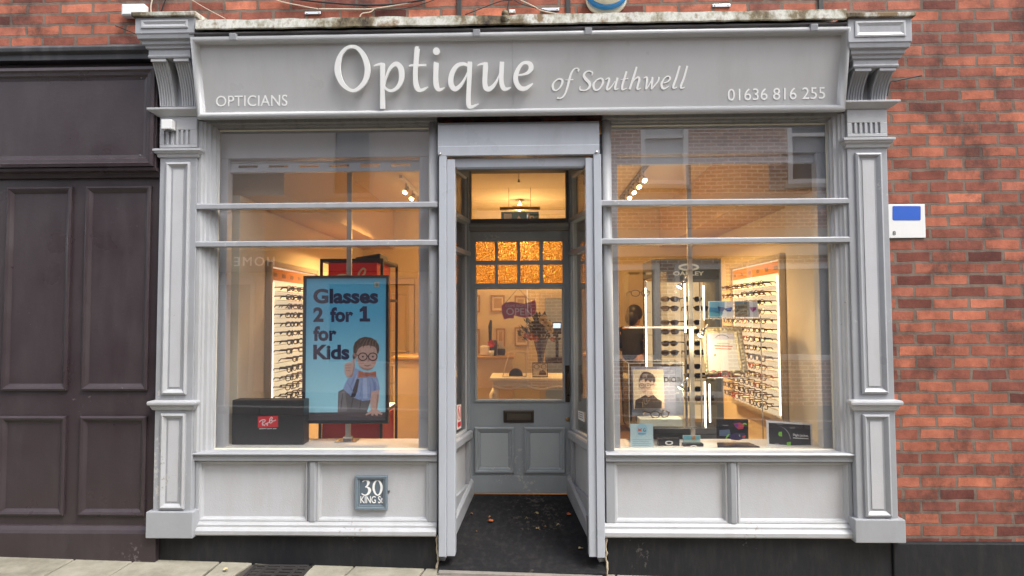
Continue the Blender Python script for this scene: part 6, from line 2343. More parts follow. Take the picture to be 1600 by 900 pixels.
Y_ = .10
pq1 = YP(Y_)
cdl = thing('info_card', 'pale blue information card with a round emblem at the left end of the right window', 'card', (X(1002, 700, Y_), Y_, zb0_))
zc0, zc1 = zb0_, P(1002, 662.5, Y_).z
MB().box(X(985, 680, Y_), X(1020.5, 680, Y_), Y_, Y_ + .004, zc0, zc1).build('card', ink(196, 224, 228), cdl)
mb = MB()
mb.use(ink(166, 210, 226)).ellipse(pq1, 1003, 671, 8.5, 9.5, .0008)
mb.use(ink(228, 112, 78)).poly(pq1, [(997, 669), (1000, 671), (1003, 668.5), (1002, 672), (1003, 674), (999, 673), (997.5, 675)], .0014)
mb.use(ink(70, 90, 104)).stroke(pq1, [(1008, 669, .8), (1005.5, 671, 1), (1006.5, 674, 1), (1009, 673, 1), (1008, 671.5, .8)], .0014)
mb.use(ink(120, 160, 180)).poly(pq1, [(997, 677), (1009, 677), (1009, 678.6), (997, 678.6)], .0014)
for k in range(4):
    mb.use(ink(160, 190, 200)).poly(pq1, [(988, 686.5 + k * 3), (1017 - 3 * (k % 2), 686.5 + k * 3), (1017 - 3 * (k % 2), 687.3 + k * 3), (988, 687.3 + k * 3)], .0008)
mb.use(ink(40, 60, 100)).poly(pq1, [(986, 699), (1020, 699), (1020, 701.5), (986, 701.5)], .0008)
mb.build('print', None, cdl)


def logo_block(x0, x1, y0, Y, label, group, full=True, yb=None):
    t_ = thing('logo_block', label, 'logo block', (X((x0 + x1) / 2, 700, Y), Y, zb0_), group)
    z1_ = P((x0 + x1) / 2, y0, Y).z
    MB().box(X(x0, 695, Y), X(x1, 695, Y), Y, Y + .05, zb0_, z1_).build('block', BLACKG, t_, bev=.002)
    p_ = YP(Y)
    cx = (x0 + x1) / 2
    mb = MB()
    wh = ink(228, 228, 224)
    if full:
        mb.use(wh).stroke(p_, [(cx + 5.2 * math.cos(a), y0 + 6.4 + 2.5 * math.sin(a), 1.1 + .9 * abs(math.cos(a))) for a in [2 * math.pi * k / 14 for k in range(14)]], .001, closed=True)
        pr__ = mb.build('logo_print', None, t_)
        t2 = text_on(p_, 'OAKLEY', (cx - 10, y0 + 10.8, cx + 10, y0 + 13.8), wh, 'logo_print', t_, .001, .03)
    else:
        mb.use(wh).stroke(p_, [(cx + 5 * math.cos(a), y0 + 5 + 2.2 * math.sin(a), 1 + .8 * abs(math.cos(a))) for a in [2 * math.pi * k / 14 for k in range(14)]], .001, closed=True)
        pr__ = mb.build('logo_print', None, t_)
        t2 = text_on(p_, 'OAKLEY', (cx - 9, y0 + 7.6, cx + 10, y0 + 9.6), wh, 'logo_print', t_, .001, .03)
    join_into(pr__, [t2])


logo_block(1029, 1062, 685.5, .12, 'glossy black block with a white oval logo just right of the pale blue card', 'black logo blocks', True)
logo_block(1068, 1099.5, 693.5, .10, 'lower glossy black block with a white oval logo left of the open box', 'black logo blocks', False)
Y_ = .17
tcd = thing('small_card', 'small teal and cream card standing behind the lower black logo block', 'card', (X(1081, 695, Y_), Y_, zb0_))
MB().box(X(1067, 690, Y_), X(1094.5, 690, Y_), Y_, Y_ + .003, zb0_, P(1081, 680, Y_).z).build('card', ink(190, 214, 200), tcd)
mb = MB()
mb.use(ink(120, 186, 196)).poly(YP(Y_), [(1068, 680.6), (1093.5, 680.6), (1093.5, 687), (1068, 687)], .0006)
mb.use(ink(206, 150, 96)).poly(YP(Y_), [(1082, 681), (1086, 681), (1087, 687), (1081, 687)], .0012)
mb.build('print', None, tcd)

# open box showing sunglasses
Y_ = .20
obx = thing('open_box', 'open black presentation box with a picture of red and purple sports sunglasses in its lid', 'box', (X(1150, 700, .1), .14, zb0_))
zl_ = P(1145, 655, Y_).z
mb = MB()
mb.box(X(1120, 670, Y_), X(1169.5, 670, Y_), Y_, Y_ + .012, zb0_ + .03, zl_)
mb.build('lid', BLACKG, obx, bev=.002)
pO = YP(Y_)
mb = MB()
mb.use(ink(96, 112, 140)).poly(pO, [(1124, 672), (1140, 671), (1142, 682), (1124, 681)], .0008)
mb.use(ink(60, 40, 96)).poly(pO, [(1140, 680), (1150, 676), (1164, 677), (1163, 685), (1154, 688), (1142, 687)], .0014)
mb.use(ink(200, 70, 90)).poly(pO, [(1146, 662), (1156, 660), (1163, 664), (1161, 670), (1154, 671), (1149, 667)], .0014)
mb.use(ink(120, 60, 160)).poly(pO, [(1147, 663), (1153, 661.5), (1154, 667), (1150, 667)], .002)
mb.use(ink(150, 230, 70)).stroke(pO, [(1134, 685, 1), (1137, 681, 2.2), (1139, 678.5, 1)], .002)
mb.stroke(pO, [(1160, 662.5, 1), (1164, 662, 2), (1166.5, 663.5, 1)], .002)
mb.stroke(pO, [(1155, 679, 1.4), (1156, 682, 1.4)], .0026)
mb.use(ink(214, 80, 70)).poly(pO, [(1160, 681), (1165, 680), (1164, 684), (1160, 684)], .002)
mb.use(ink(170, 170, 176)).poly(pO, [(1129, 664), (1138, 664), (1138, 665), (1129, 665)], .0008)
mb.build('picture_print', None, obx)
mb = MB()
xa, xb, xc, xd = X(1120, 690, Y_), X(1170, 690, Y_), X(1187.5, 702, .07), X(1121, 702, .07)
zq0 = zb0_
zq1 = P(1150, 697.5, .07).z
mb.loft([[(xa, Y_ - .001, zq0), (xb, Y_ - .001, zq0), (xc, .07, zq0), (xd, .07, zq0)], [(xa, Y_ - .001, zq1), (xb, Y_ - .001, zq1), (xc, .07, zq1), (xd, .07, zq1)]])
mb.build('tray', mat('dark_plum_tray', (.035, .025, .04), .25), obx, bev=.002)
pT = YP(.07)
mb = MB()
mb.use(ink(230, 230, 228)).stroke(pT, [(1151 + 3.8 * math.cos(a), 700.8 + 1.2 * math.sin(a), .9 + .5 * abs(math.cos(a))) for a in [2 * math.pi * k / 12 for k in range(12)]], .001, closed=True)
lo = mb.build('logo_print', None, obx)
t = text_on(pT, 'OAKLEY', (1156, 699.6, 1178, 702), ink(230, 230, 228), 'logo_print', obx, .001, .03)
join_into(lo, [t])

# landscape card on the right
Y_ = .14
pF = Plane(P(1233, 700, Y_), Vector((.12, -1, .0)))
fj = thing('product_card', 'white bordered black card with green accents at the right end of the right window', 'card', (X(1233, 700, Y_), Y_, zb0_))
mb = MB()
qd = [(1197.5, 657), (1268.5, 661.5), (1270, 706), (1199, 702.5)]
pw_ = [pF.at(*v_) for v_ in qd]
for v_ in pw_[2:]:
    v_.z = zb0_ + .0005
mb.loft([pw_, [v_ + Vector((0, .005, 0)) for v_ in pw_]])
mb.build('card', PAPER, fj)
mb = MB()
mb.use(ink(44, 42, 46)).poly(pF, [(1201, 660.5), (1265.8, 664.6), (1267, 698), (1201.8, 693.5)], .0008)
Hh = lambda pts: [(1190 + x / 15, 650 + y / 15, w / 15) for x, y, w in pts]
mb.use(ink(150, 150, 156)).stroke(pF, Hh([(400, 235, 4), (500, 270, 12), (590, 345, 20), (640, 420, 16), (675, 540, 12)]), .0014)
mb.use(ink(126, 196, 60)).poly(pF, [(x, y) for x, y, _ in Hh([(400, 375, 0), (470, 365, 0), (480, 480, 0), (410, 470, 0), (390, 430, 0)])], .0014)
mb.poly(pF, [(x, y) for x, y, _ in Hh([(590, 615, 0), (685, 605, 0), (680, 700, 0), (590, 700, 0)])], .0014)
mb.use(ink(120, 120, 124))
for q_ in ((355, 165, 510, 205), (650, 255, 790, 300), (300, 635, 410, 665)):
    a, b_, c_, d_ = q_
    mb.poly(pF, [(x, y) for x, y, _ in Hh([(a, b_, 0), (c_, b_, 0), (c_ - 20, d_, 0), (a + 20, d_, 0)])], .0014)
mb.use(ink(225, 225, 225)).poly(pF, [(x, y) for x, y, _ in Hh([(735, 502, 0), (1095, 522, 0), (1095, 542, 0), (735, 522, 0)])], .0014)
mb.use(ink(110, 110, 110)).poly(pF, [(x, y) for x, y, _ in Hh([(615, 740, 0), (705, 745, 0), (705, 760, 0), (615, 755, 0)])], .0014)
pr__ = mb.build('print', None, fj)
t = text_on(pF, 'Flight Jacket.', [(1239, 677.5), (1263, 679), (1263, 684), (1239, 682.5)], ink(232, 232, 232), 'print', fj, .0014, .02)
join_into(pr__, [t])

# ================================================================== STICKERS ON THE SIDE LIGHTS
dL = (LB - LA).normalized()
nL = Vector((dL.y, -dL.x, 0))
plL = Plane(LA + nL * -.007, nL)
st = thing('safety_sticker', 'white no smoking sticker with a red ring on the left side light', 'sticker', tuple(plL.at(717, 668)))
mb = MB()
mb.use(ink(238, 224, 216)).poly(plL, [(713.6, 633), (720.3, 631.5), (720.5, 668.5), (714, 672)], .001, .0008)
S3 = lambda pts: [(700 + x / 12.87, 620 + y / 12.87, w / 12.87) for x, y, w in pts]
mb.use(ink(206, 40, 48)).stroke(plL, S3([(222, 182, 8), (246, 220, 9), (244, 330, 9), (238, 440, 9), (212, 465, 8), (194, 430, 9), (198, 320, 9), (202, 220, 9)]), .002, closed=True)
mb.stroke(plL, S3([(206, 240, 8), (238, 420, 8)]), .0024)
mb.poly(plL, [(x, y) for x, y, _ in S3([(190, 520, 0), (256, 485, 0), (254, 580, 0), (192, 620, 0)])], .002)
mb.build('print', None, st)
dR = (RB - RA).normalized()
nR = Vector((dR.y, -dR.x, 0))
plR = Plane(RA + nR * -.007, nR)
st = thing('notice_sticker', 'small white notice stuck low on the right side light', 'sticker', tuple(plR.at(908, 650)))
mb = MB()
mb.use(ink(232, 232, 228)).poly(plR, [(903.5, 641.5), (912.5, 644.5), (913, 659.5), (903.8, 654.5)], .001, .0008)
mb.use(ink(90, 110, 130))
for k in range(3):
    mb.poly(plR, [(904.5, 644 + k * 3.2), (911, 646.4 + k * 3.4), (911, 647.6 + k * 3.4), (904.5, 645.2 + k * 3.2)], .0018)
mb.build('print', None, st)

# ================================================================== BEHIND THE DOOR
Yo = YD + .028
os_ = thing('open_sign', 'maroon ribbon shaped OPEN sign hanging on a cord inside the door glass', 'sign', tuple(P(811, 485, Yo)))
O = lambda pts: [(680 + x / 3.46, 380 + y / 3.46) for x, y in pts]
pOp = YP(Yo)
mb = MB()
PINK = ink(206, 140, 150)
rib = [(358, 338), (376, 322), (410, 316), (440, 320), (478, 328), (512, 318), (540, 306), (548, 340), (544, 380), (520, 396), (486, 404), (452, 398), (424, 388), (424, 408), (398, 406), (372, 414), (360, 380)]
mb.use(PINK).poly(pOp, O(rib), 0, .003)
cx_, cy_ = 453, 360
mb.use(MAROON).poly(pOp, O([(cx_ + (x - cx_) * .965, cy_ + (y - cy_) * .93) for x, y in rib]), .0006)
pr__ = mb.build('ribbon', None, os_)
LT = ink(226, 190, 190)
t1 = text_on(pOp, 'OPEN', O([(384, 350), (522, 352), (524, 392), (384, 388)]), LT, 'lettering', os_, .0014, .012)
t2 = text_on(pOp, 'COME RIGHT IN', O([(380, 332), (518, 330), (518, 345), (380, 346)]), LT, 'lettering', os_, .0014)
join_into(t1, [t2])
mb = MB()
mb.tube([pOp.at(*O([(380, 322)])[0]), pOp.at(*O([(448, 243)])[0]), pOp.at(*O([(518, 318)])[0])], .0018, 5)
mb.build('cord', ink(110, 80, 60), os_)

# white console table with curved legs
Yt0 = 2.10
tb = thing('console_table', 'white ornate console table with curved legs inside the door', 'table', (X(845, 640, Yt0), Yt0 + .25, ZF))
TW = mat('table_white', (.78, .72, .60), .4, var=.03)
xa, xb = X(765, 592, Yt0), X(925, 592, Yt0)
ztt = P(845, 590, Yt0).z
def bow(x): return -.06 * (1 - ((x - (xa + xb) / 2) / ((xb - xa) / 2)) ** 2)
mb = MB()
n = 16
for zA_, zB_, ins in ((ztt - .035, ztt, 0), (ztt - .085, ztt - .0355, .03)):
    top = []
    for k in range(n + 1):
        x = xa + ins + (xb - xa - 2 * ins) * k / n
        top.append((x, Yt0 + ins + bow(x)))
    prof = top + [(xb - ins, Yt0 + .5 - ins), (xa + ins, Yt0 + .5 - ins)]
    mb.ex_z(prof, zA_, zB_)
mb.build('tabletop', TW, tb, bev=.006)
mb = MB()
pts = []
for k in range(n + 1):
    x = xa + .03 + (xb - xa - .06) * k / n
    pts.append((x, Yt0 + .025 + bow(x), ztt - .082 - .03 * math.sin(math.pi * 3 * k / n) ** 2))
mb.tube(pts, .014, 6)
mb.build('apron_moulding', TW, tb)
for sx, x in ((-1, xa + .07), (1, xb - .07)):
    for yy in (Yt0 + .04, Yt0 + .44):
        mb = MB()
        zs_ = [ztt - .1, ztt - .17, ztt - .28, ztt - .42, ztt - .58, ZF + .04, ZF + .004]
        off = [0, .03, .025, -.005, -.02, .0, .03]
        rr = [.035, .042, .034, .024, .018, .018, .026]
        mb.tube([(x + sx * o_ * 1.2, yy, z_) for o_, z_ in zip(off, zs_)], rr, 10)
        mb.build('leg', TW, tb)

# vase with flowers
vz = ztt + .003
vc = P(845, 590, Yt0 + .25)
vs = thing('flower_vase', 'tall blue glass vase holding dark green stems with orange and cream flowers', 'vase', (vc.x, vc.y, vz))
mb = MB()
zv1 = P(845, 528, vc.y).z
hgt_v = zv1 - vz
mb.lathe((vc.x, vc.y, vz), [(.045, .0), (.05, .01), (.028, hgt_v * .25), (.035, hgt_v * .55), (.065, hgt_v * .85), (.08, hgt_v), (.074, hgt_v), (.03, hgt_v * .55), (.02, hgt_v * .3)], 18)
mb.build('vase', mat('blue_vase_glass', (.05, .07, .15), .12, var=.4, vscale=12, coat=.4), vs)
mb = MB()
lv = [mat('leaf_dark', (.018, .035, .014), .6, var=.4), mat('leaf_mid', (.04, .07, .025), .6, var=.4)]
rf = random.Random(21)
for k in range(360):
    a, e = rf.uniform(0, 6.28), rf.uniform(-.35, 1.5)
    r_ = rf.uniform(.04, .185)
    c = Vector((vc.x - .02, vc.y, zv1 + .02)) + Vector((math.cos(a) * math.cos(e) * r_ * 1.05, math.sin(a) * math.cos(e) * r_ * .8, math.sin(e) * r_ * 1.15))
    d_ = (c - Vector((vc.x, vc.y, zv1 - .1))).normalized()
    s_ = d_.cross(Vector((rf.random(), rf.random(), rf.random()))).normalized()
    L_ = rf.uniform(.03, .065)
    mb.use(lv[rf.random() < .35])
    w_ = L_ * .28
    up = d_.cross(s_) * .004
    v_ = [mb.v(p) for p in (c, c + d_ * L_ * .5 + s_ * w_ + up, c + d_ * L_, c + d_ * L_ * .5 - s_ * w_ + up)]
    mb.f(v_)
for k in range(26):
    a = rf.uniform(0, 6.28)
    tp = Vector((vc.x + math.cos(a) * rf.uniform(.04, .16), vc.y + math.sin(a) * .12, zv1 + rf.uniform(.05, .19)))
    mb.use(lv[0]).tube([(vc.x, vc.y, zv1 - .1), tp], .002, 4)
mb.build('foliage', None, vs, fix=False)
blm = [mat('bloom_orange', (.55, .16, .05), .6, var=.3), mat('bloom_cream', (.68, .58, .36), .6, var=.2)]
for bi, (px, py, ci, rr) in enumerate(((830, 526, 0, .038), (838, 529, 0, .03), (822, 524, 0, .026), (848, 500, 1, .04), (856, 508, 1, .045), (861, 516, 1, .03), (851, 495, 1, .022), (863, 530, 0, .024))):
    c = P(px, py, vc.y - .12)
    mb = MB()
    for k in range(26):
        g = k * 2.4
        ph_ = math.acos(1 - 1.7 * (k + .5) / 26)
        d_ = Vector((math.sin(ph_) * math.cos(g), -math.cos(ph_), math.sin(ph_) * math.sin(g)))
        s_ = d_.cross(Vector((.3, .5, .8))).normalized()
        u_ = d_.cross(s_)
        v_ = [mb.v(c + p) for p in (d_ * rr * .4 - s_ * rr * .25, d_ * rr * .85 - s_ * rr * .4, d_ * rr * 1.1, d_ * rr * .85 + s_ * rr * .4, d_ * rr * .4 + s_ * rr * .25)]
        mb.f(v_)
    mb.build('blossom', blm[ci], vs, fix=False)

# framed glasses picture box on the table
Yf = Yt0 + .02
fb = thing('tabletop_card', 'framed white card showing two round lenses standing on the console table', 'card', (X(844, 590, Yf), Yf, ztt))
x0, x1, z1 = X(832, 580, Yf), X(856, 580, Yf), P(844, 566.5, Yf).z
MB().box(x0, x1, Yf, Yf + .02, ztt + .002, z1).build('frame', ink(70, 60, 58), fb, bev=.002)
pf_ = YP(Yf)
mb = MB()
mb.use(ink(216, 204, 184)).poly(pf_, [(833.2, 568), (854.8, 568), (854.8, 588), (833.2, 588)], .0008)
for cx_ in (838.5, 849.5):
    mb.use(ink(80, 64, 56)).stroke(pf_, [(cx_ + 4 * math.cos(a), 573 + 3.4 * math.sin(a), .9) for a in [2 * math.pi * k / 12 for k in range(12)]], .0014, closed=True)
mb.use(ink(96, 80, 60)).poly(pf_, [(843, 580), (848, 578), (853, 581), (854, 586), (842, 586)], .0014)
mb.build('print', None, fb)
# small acrylic stand and a dark dome shaped case at the left end
ds = thing('display_case_small', 'dark dome shaped spectacle case under a clear stand on the console table', 'case', (X(806, 590, Yf), Yf + .15, ztt))
mb = MB()
c = P(806, 585, Yf + .15)
mb.loft([[(c.x + .07 * math.cos(a), y, ztt + .003 + .075 * max(0, math.sin(a))) for a in [math.pi * k / 12 for k in range(13)]] for y in (c.y - .04, c.y + .04)])
mb.build('dome', BLACK, ds, bev=.004)
mb = MB()
x0, x1 = X(786, 590, Yf + .1), X(822, 590, Yf + .1)
zt_s = P(804, 552, Yf + .1).z
for (pa, pb_) in (((x0, Yf + .02, ztt + .006), (x0 + .06, Yf + .22, zt_s)), ((x1, Yf + .02, ztt + .006), (x1, Yf + .22, zt_s)), ((x0 + .06, Yf + .22, zt_s), (x1, Yf + .22, zt_s)), ((x0, Yf + .02, ztt + .006), (x1, Yf + .02, ztt + .006))):
    mb.tube([pa, pb_], .004, 5)
mb.build('wire_frame', mat('pale_wire', (.6, .52, .4), .3), ds)

# reception counter and what stands on it
Yr = 2.85
rc = thing('reception_counter', 'cream reception counter behind the left half of the door', 'counter', (X(770, 600, Yr), Yr + .3, ZF))
zrc = P(770, 557, Yr).z
mb = MB()
mb.box(-1.5, X(801, 600, Yr), Yr, Yr + .55, ZF + .002, zrc - .03)
mb.build('front', mat('counter_front', (.66, .56, .40), .5), rc, bev=.004)
mb = MB()
mb.box(-1.53, X(803, 600, Yr), Yr - .03, Yr + .58, zrc - .0295, zrc)
mb.build('worktop', WOODL, rc, bev=.004)
def onct(name, label, cat, px0, px1, pyt, m, dy=.1, dep=.12, extra=None):
    t_ = thing(name, label, cat, (X((px0 + px1) / 2, 557, Yr + dy), Yr + dy, zrc))
    MB().box(X(px0, 550, Yr + dy), X(px1, 550, Yr + dy), Yr + dy, Yr + dy + dep, zrc + .002, P(770, pyt, Yr + dy).z).build('body', m, t_, bev=.012, seg=3)
    return t_
t_ = onct('tissue_box', 'white box on the reception counter beside the red flower', 'box', 750, 764, 541, PAPER)
MB().box(X(752, 541, Yr + .1), X(762, 541, Yr + .1), Yr + .12, Yr + .2, P(770, 541, Yr + .1).z - .002, P(770, 541, Yr + .1).z + .006).build('lid', PAPER, t_)
t_ = onct('card_terminal', 'dark payment terminal on the reception counter', 'terminal', 767, 776, 532, BLACK)
c = P(771, 540, Yr + .1)
MB().box(c.x - .03, c.x + .03, c.y - .006, c.y - .0005, c.z, c.z + .05).build('screen', ink(60, 66, 74), t_)
t_ = onct('printer', 'low charcoal printer at the right end of the reception counter', 'printer', 777, 789, 545, mat('charcoal_plastic', (.05, .05, .055), .4), .16)
MB().box(X(779, 540, Yr + .2), X(787, 540, Yr + .2), Yr + .2, Yr + .21, P(770, 545, Yr + .2).z, P(770, 533, Yr + .2).z).build('paper_tray', PAPER, t_)
lp = thing('desk_lamp', 'slim black upright lamp on the reception counter', 'lamp', (X(766, 557, Yr + .3), Yr + .3, zrc))
c = P(766, 557, Yr + .3)
mb = MB()
mb.lathe((c.x, c.y, zrc + .001), [(.05, 0), (.05, .012), (.01, .016)], 14)
mb.build('base', BLACK, lp)
mb = MB()
mb.tube([(c.x, c.y, zrc + .012), (c.x, c.y, P(766, 510, c.y).z), (c.x + .01, c.y, P(766, 500, c.y).z)], [.012, .022, .012], 8)
mb.build('stem', BLACK, lp)
fl = thing('pot_flower', 'red flower in a small pot on the reception counter', 'flower', (X(767.5, 546, Yr + .05), Yr + .05, zrc))
c = P(767.5, 537, Yr + .05)
mb = MB()
for k in range(14):
    a = k * 2 * math.pi / 7
    rr = .05 if k < 7 else .03
    d_ = Vector((math.cos(a + (k >= 7) * .4), -.3 - .4 * (k >= 7), math.sin(a + (k >= 7) * .4))).normalized()
    s_ = d_.cross(Vector((0, 1, 0))).normalized()
    mb.f([mb.v(c + p) for p in (Vector((0, 0, 0)), d_ * rr * .6 + s_ * rr * .28, d_ * rr, d_ * rr * .6 - s_ * rr * .28)])
mb.build('petals', mat('flower_red', (.7, .05, .04), .6), fl, fix=False)
mb = MB()
mb.tube([(c.x, c.y + .01, zrc + .05), (c.x, c.y + .005, c.z)], .004, 5)
mb.build('stem', lv[1], fl)
mb = MB()
mb.lathe((c.x, c.y + .01, zrc + .002), [(.025, 0), (.034, .06), (.03, .06), (.02, .03)], 12)
mb.build('pot', WHITEP, fl)

# framed prints on the back wall
Yw = YB - .016
pw = YP(Yw)
fr_list = [(736, 750, 461, 488, 'upper left'), (767, 788.5, 461, 487.5, 'upper middle'), (804, 823, 462, 488, 'upper right'),
           (736, 750, 514, 556, 'lower left'), (775, 789.5, 513, 541, 'lower middle'), (804, 826, 511, 541, 'lower right')]
for (a, b_, c_, d_, w_) in fr_list:
    t_ = thing('wall_picture', f'{w_} pale framed print of the six on the back wall', 'picture', tuple(P((a + b_) / 2, d_, Yw)), 'framed prints on the back wall')
    x0, x1, z0, z1 = X(a, (c_ + d_) / 2, Yw), X(b_, (c_ + d_) / 2, Yw), P((a + b_) / 2, d_, Yw).z, P((a + b_) / 2, c_, Yw).z
    mb = MB()
    mb.frame(x0, x1, z0, z1, [(0, YB - .001), (0, Yw - .01), (.018, Yw - .01), (.02, Yw)])
    mb.build('frame', WOODL, t_)
    mb = MB()
    mb.box(x0 + .018, x1 - .018, Yw + .001, Yw + .004, z0 + .018, z1 - .018)
    mb.build('print', ink(236, 222, 196), t_)
    mb = MB()
    mb.use(ink(196, 168, 130)).poly(pw, [(a + 4.5, c_ + 5), (b_ - 4.5, c_ + 5), (b_ - 4.5, d_ - 6), (a + 4.5, d_ - 6)], .0006)
    mb.build('mount_picture', None, t_)

# computer in the back room
Ym = YB + .5
mo = thing('computer_monitor', 'small lit computer monitor in the dark room through the back doorway', 'monitor', tuple(P(870, 525, Ym)))
x0, x1, z0, z1 = X(863.5, 513, Ym), X(877, 513, Ym), P(870, 522, Ym).z, P(870, 503.5, Ym).z
MB().box(x0, x1, Ym, Ym + .03, z0, z1).build('case', BLACK, mo, bev=.004)
mb = MB()
pm_ = YP(Ym)
SCR = mat('screen_glow', sc(170, 190, 205), .3, emit=sc(170, 195, 215), estr=.9)
mb.use(SCR).poly(pm_, [(864.4, 505), (876, 505), (876, 512.5), (864.4, 512.5)], .001)
mb.use(ink(70, 76, 84)).poly(pm_, [(864.4, 513), (876, 513), (876, 520.5), (864.4, 520.5)], .001)
mb.build('screen', None, mo)
mb = MB()
zdk = P(870, 560, Ym).z
mb.tube([((x0 + x1) / 2, Ym + .02, z0), ((x0 + x1) / 2, Ym + .02, zdk)], .02, 8)
mb.box((x0 + x1) / 2 - .08, (x0 + x1) / 2 + .08, Ym - .02, Ym + .1, zdk - .01, zdk)
mb.build('stand', BLACK, mo)
dk = thing('back_desk', 'dark desk under the monitor in the back room', 'desk', ((x0 + x1) / 2, Ym, ZF))
MB().box(x0 - .25, x1 + .4, Ym - .15, Ym + .5, zdk - .05, zdk - .0105).build('top', mat('dark_wood', (.06, .035, .022), .5), dk, bev=.004)
for xx in (x0 - .22, x1 + .33):
    for yy in (Ym - .12, Ym + .42):
        MB().box(xx, xx + .05, yy, yy + .05, ZF + .002, zdk - .0505).build('leg', MATS['dark_wood'], dk)

# hanging exit sign
Ye = 2.40
ex = thing('exit_sign', 'dark green hanging exit sign with pale door, arrow and running figure symbols', 'sign', tuple(P(812, 330, Ye)))
pe = YP(Ye)
x0, x1 = X(781, 326, Ye), X(844, 326, Ye)
z0, z1 = P(812, 328, Ye).z, P(812, 323.5, Ye).z
MB().box(x0, x1, Ye - .015, Ye + .025, z0, z1).build('hanger_bar', mat('bronze_bar', (.22, .15, .10), .4, metal=.4), ex, bev=.003)
x0, x1 = X(783, 340, Ye), X(842, 340, Ye)
zE = P(812, 331, Ye).z
MB().box(x0, x1, Ye, Ye + .008, zE - .17, zE).build('plate', GREENX, ex, bev=.001)
mb = MB()
PG = ink(190, 186, 160)
E = lambda pts: [(775 + x / 18, 300 + y / 18) for x, y in pts]
mb.use(PG).poly(pe, E([(222, 615), (445, 610), (445, 800), (222, 805)]), .001)
mb.poly(pe, E([(640, 662), (705, 755), (670, 755), (670, 830), (615, 830), (615, 755), (585, 755)]), .001)
mb.ellipse(pe, 775 + 905 / 18, 300 + 640 / 18, 2.2, 2.4, .001, 14)
mb.poly(pe, E([(930, 670), (1050, 665), (1090, 740), (1060, 755), (1025, 700), (1000, 700), (960, 800), (900, 830), (895, 780)]), .001)
mb.build('symbols', None, ex)
for px in (795, 829):
    c = P(px, 324, Ye)
    MB().tube([(c.x, Ye + .004, z1 - .002), (c.x, Ye + .004, ZC - .001)], .0025, 5).build('wire', ink(120, 90, 60), ex)
# ceiling lamp
clp = thing('ceiling_lamp', 'small chrome and glass bowl ceiling lamp above the exit sign', 'lamp', (X(812, 312, 3.1), 3.1, ZC))
c = P(812, 316, 3.1)
mb = MB()
mb.lathe((c.x, 3.1, ZC - .10), [(.015, -.055), (.05, -.048), (.085, -.02), (.10, .02), (.094, .02), (.06, -.02), (.01, -.03)], 20)
mb.build('bowl', mat('cut_glass', (.55, .45, .35), .08, metal=.7, var=.6, vscale=40), clp)
mb = MB()
mb.lathe((c.x, 3.1, ZC - .001), [(.05, 0), (.05, -.012), (.012, -.02), (.012, -.12)], 16)
mb.build('stem', CHROME, clp)
mb = MB()
mb.ball((c.x, 3.1, ZC - .075), .028, .028, .028)
mb.build('bulb', BULB, clp)

cd2 = P(810.7, 279, 1.2)
tag(MB().tube([(cd2.x, 1.2, ZC - .001), (cd2.x, 1.2, cd2.z), (cd2.x, 1.2, cd2.z - .03)], [.002, .002, .012], 8).build('pull_cord', ink(90, 70, 50)), 'short pull cord hanging from the ceiling inside the door', 'cord')

# track lights
def track(x, ys_, label, spotlab, side):
    t_ = thing('light_track', label, 'light track', (x, ys_[0], ZC))
    MB().box(x - .017, x + .017, ys_[0] - .25, ys_[-1] + .25, ZC - .03, ZC - .001).build('rail', WHITEP if side < 0 else ALUD, t_, bev=.002)
    for i, y in enumerate(ys_):
        h_ = thing('track_spotlight', f'{ORD[i]} lit spotlight from the window on the {spotlab} ceiling track', 'spotlight', (x, y, ZC - .03), f'spotlights on the {spotlab} ceiling track')
        mb = MB()
        top = Vector((x, y, ZC - .0305))
        hd_ = top + Vector((0, 0, -.07))
        dv = Vector((.25 * side, -.62, -.72)).normalized()
        mb.tube([top, hd_], .008, 8)
        mb.build('stem', CHROME, h_)
        mb = MB()
        mb.tube([hd_ - dv * .045, hd_, hd_ + dv * .03], [.016, .026, .032], 14)
        mb.build('head', CHROME, h_)
        mb = MB()
        mb.tube([hd_ + dv * .0305, hd_ + dv * .034], .021, 14)
        mb.build('lamp_face', BULB, h_)


tyL = [P(634, 280, 2.05).y, 2.38, 2.72]
track(-1.20, [2.02, 2.36, 2.70], 'white ceiling track with lit spotlights on the left side', 'left', -1)
track(1.05, [1.58, 1.86, 2.14, 2.42, 2.70], 'dark ceiling track with lit spotlights on the right side', 'right', 1)

# the person serving at the back, dark hair, black clothes
def skinned(name, verts, edges, rad, m, parent, root=0, sub=2):
    me = bpy.data.meshes.new(name)
    me.from_pydata(verts, edges, [])
    o = bpy.data.objects.new(name, me)
    COL.objects.link(o)
    o.parent = parent
    o.modifiers.new('skin', 'SKIN').use_smooth_shade = True
    for i, r_ in enumerate(rad):
        me.skin_vertices[0].data[i].radius = (r_, r_)
        me.skin_vertices[0].data[i].use_root = (i == root)
    s_ = o.modifiers.new('subdivision', 'SUBSURF')
    s_.levels = s_.render_levels = sub
    me.materials.append(m)
    return o


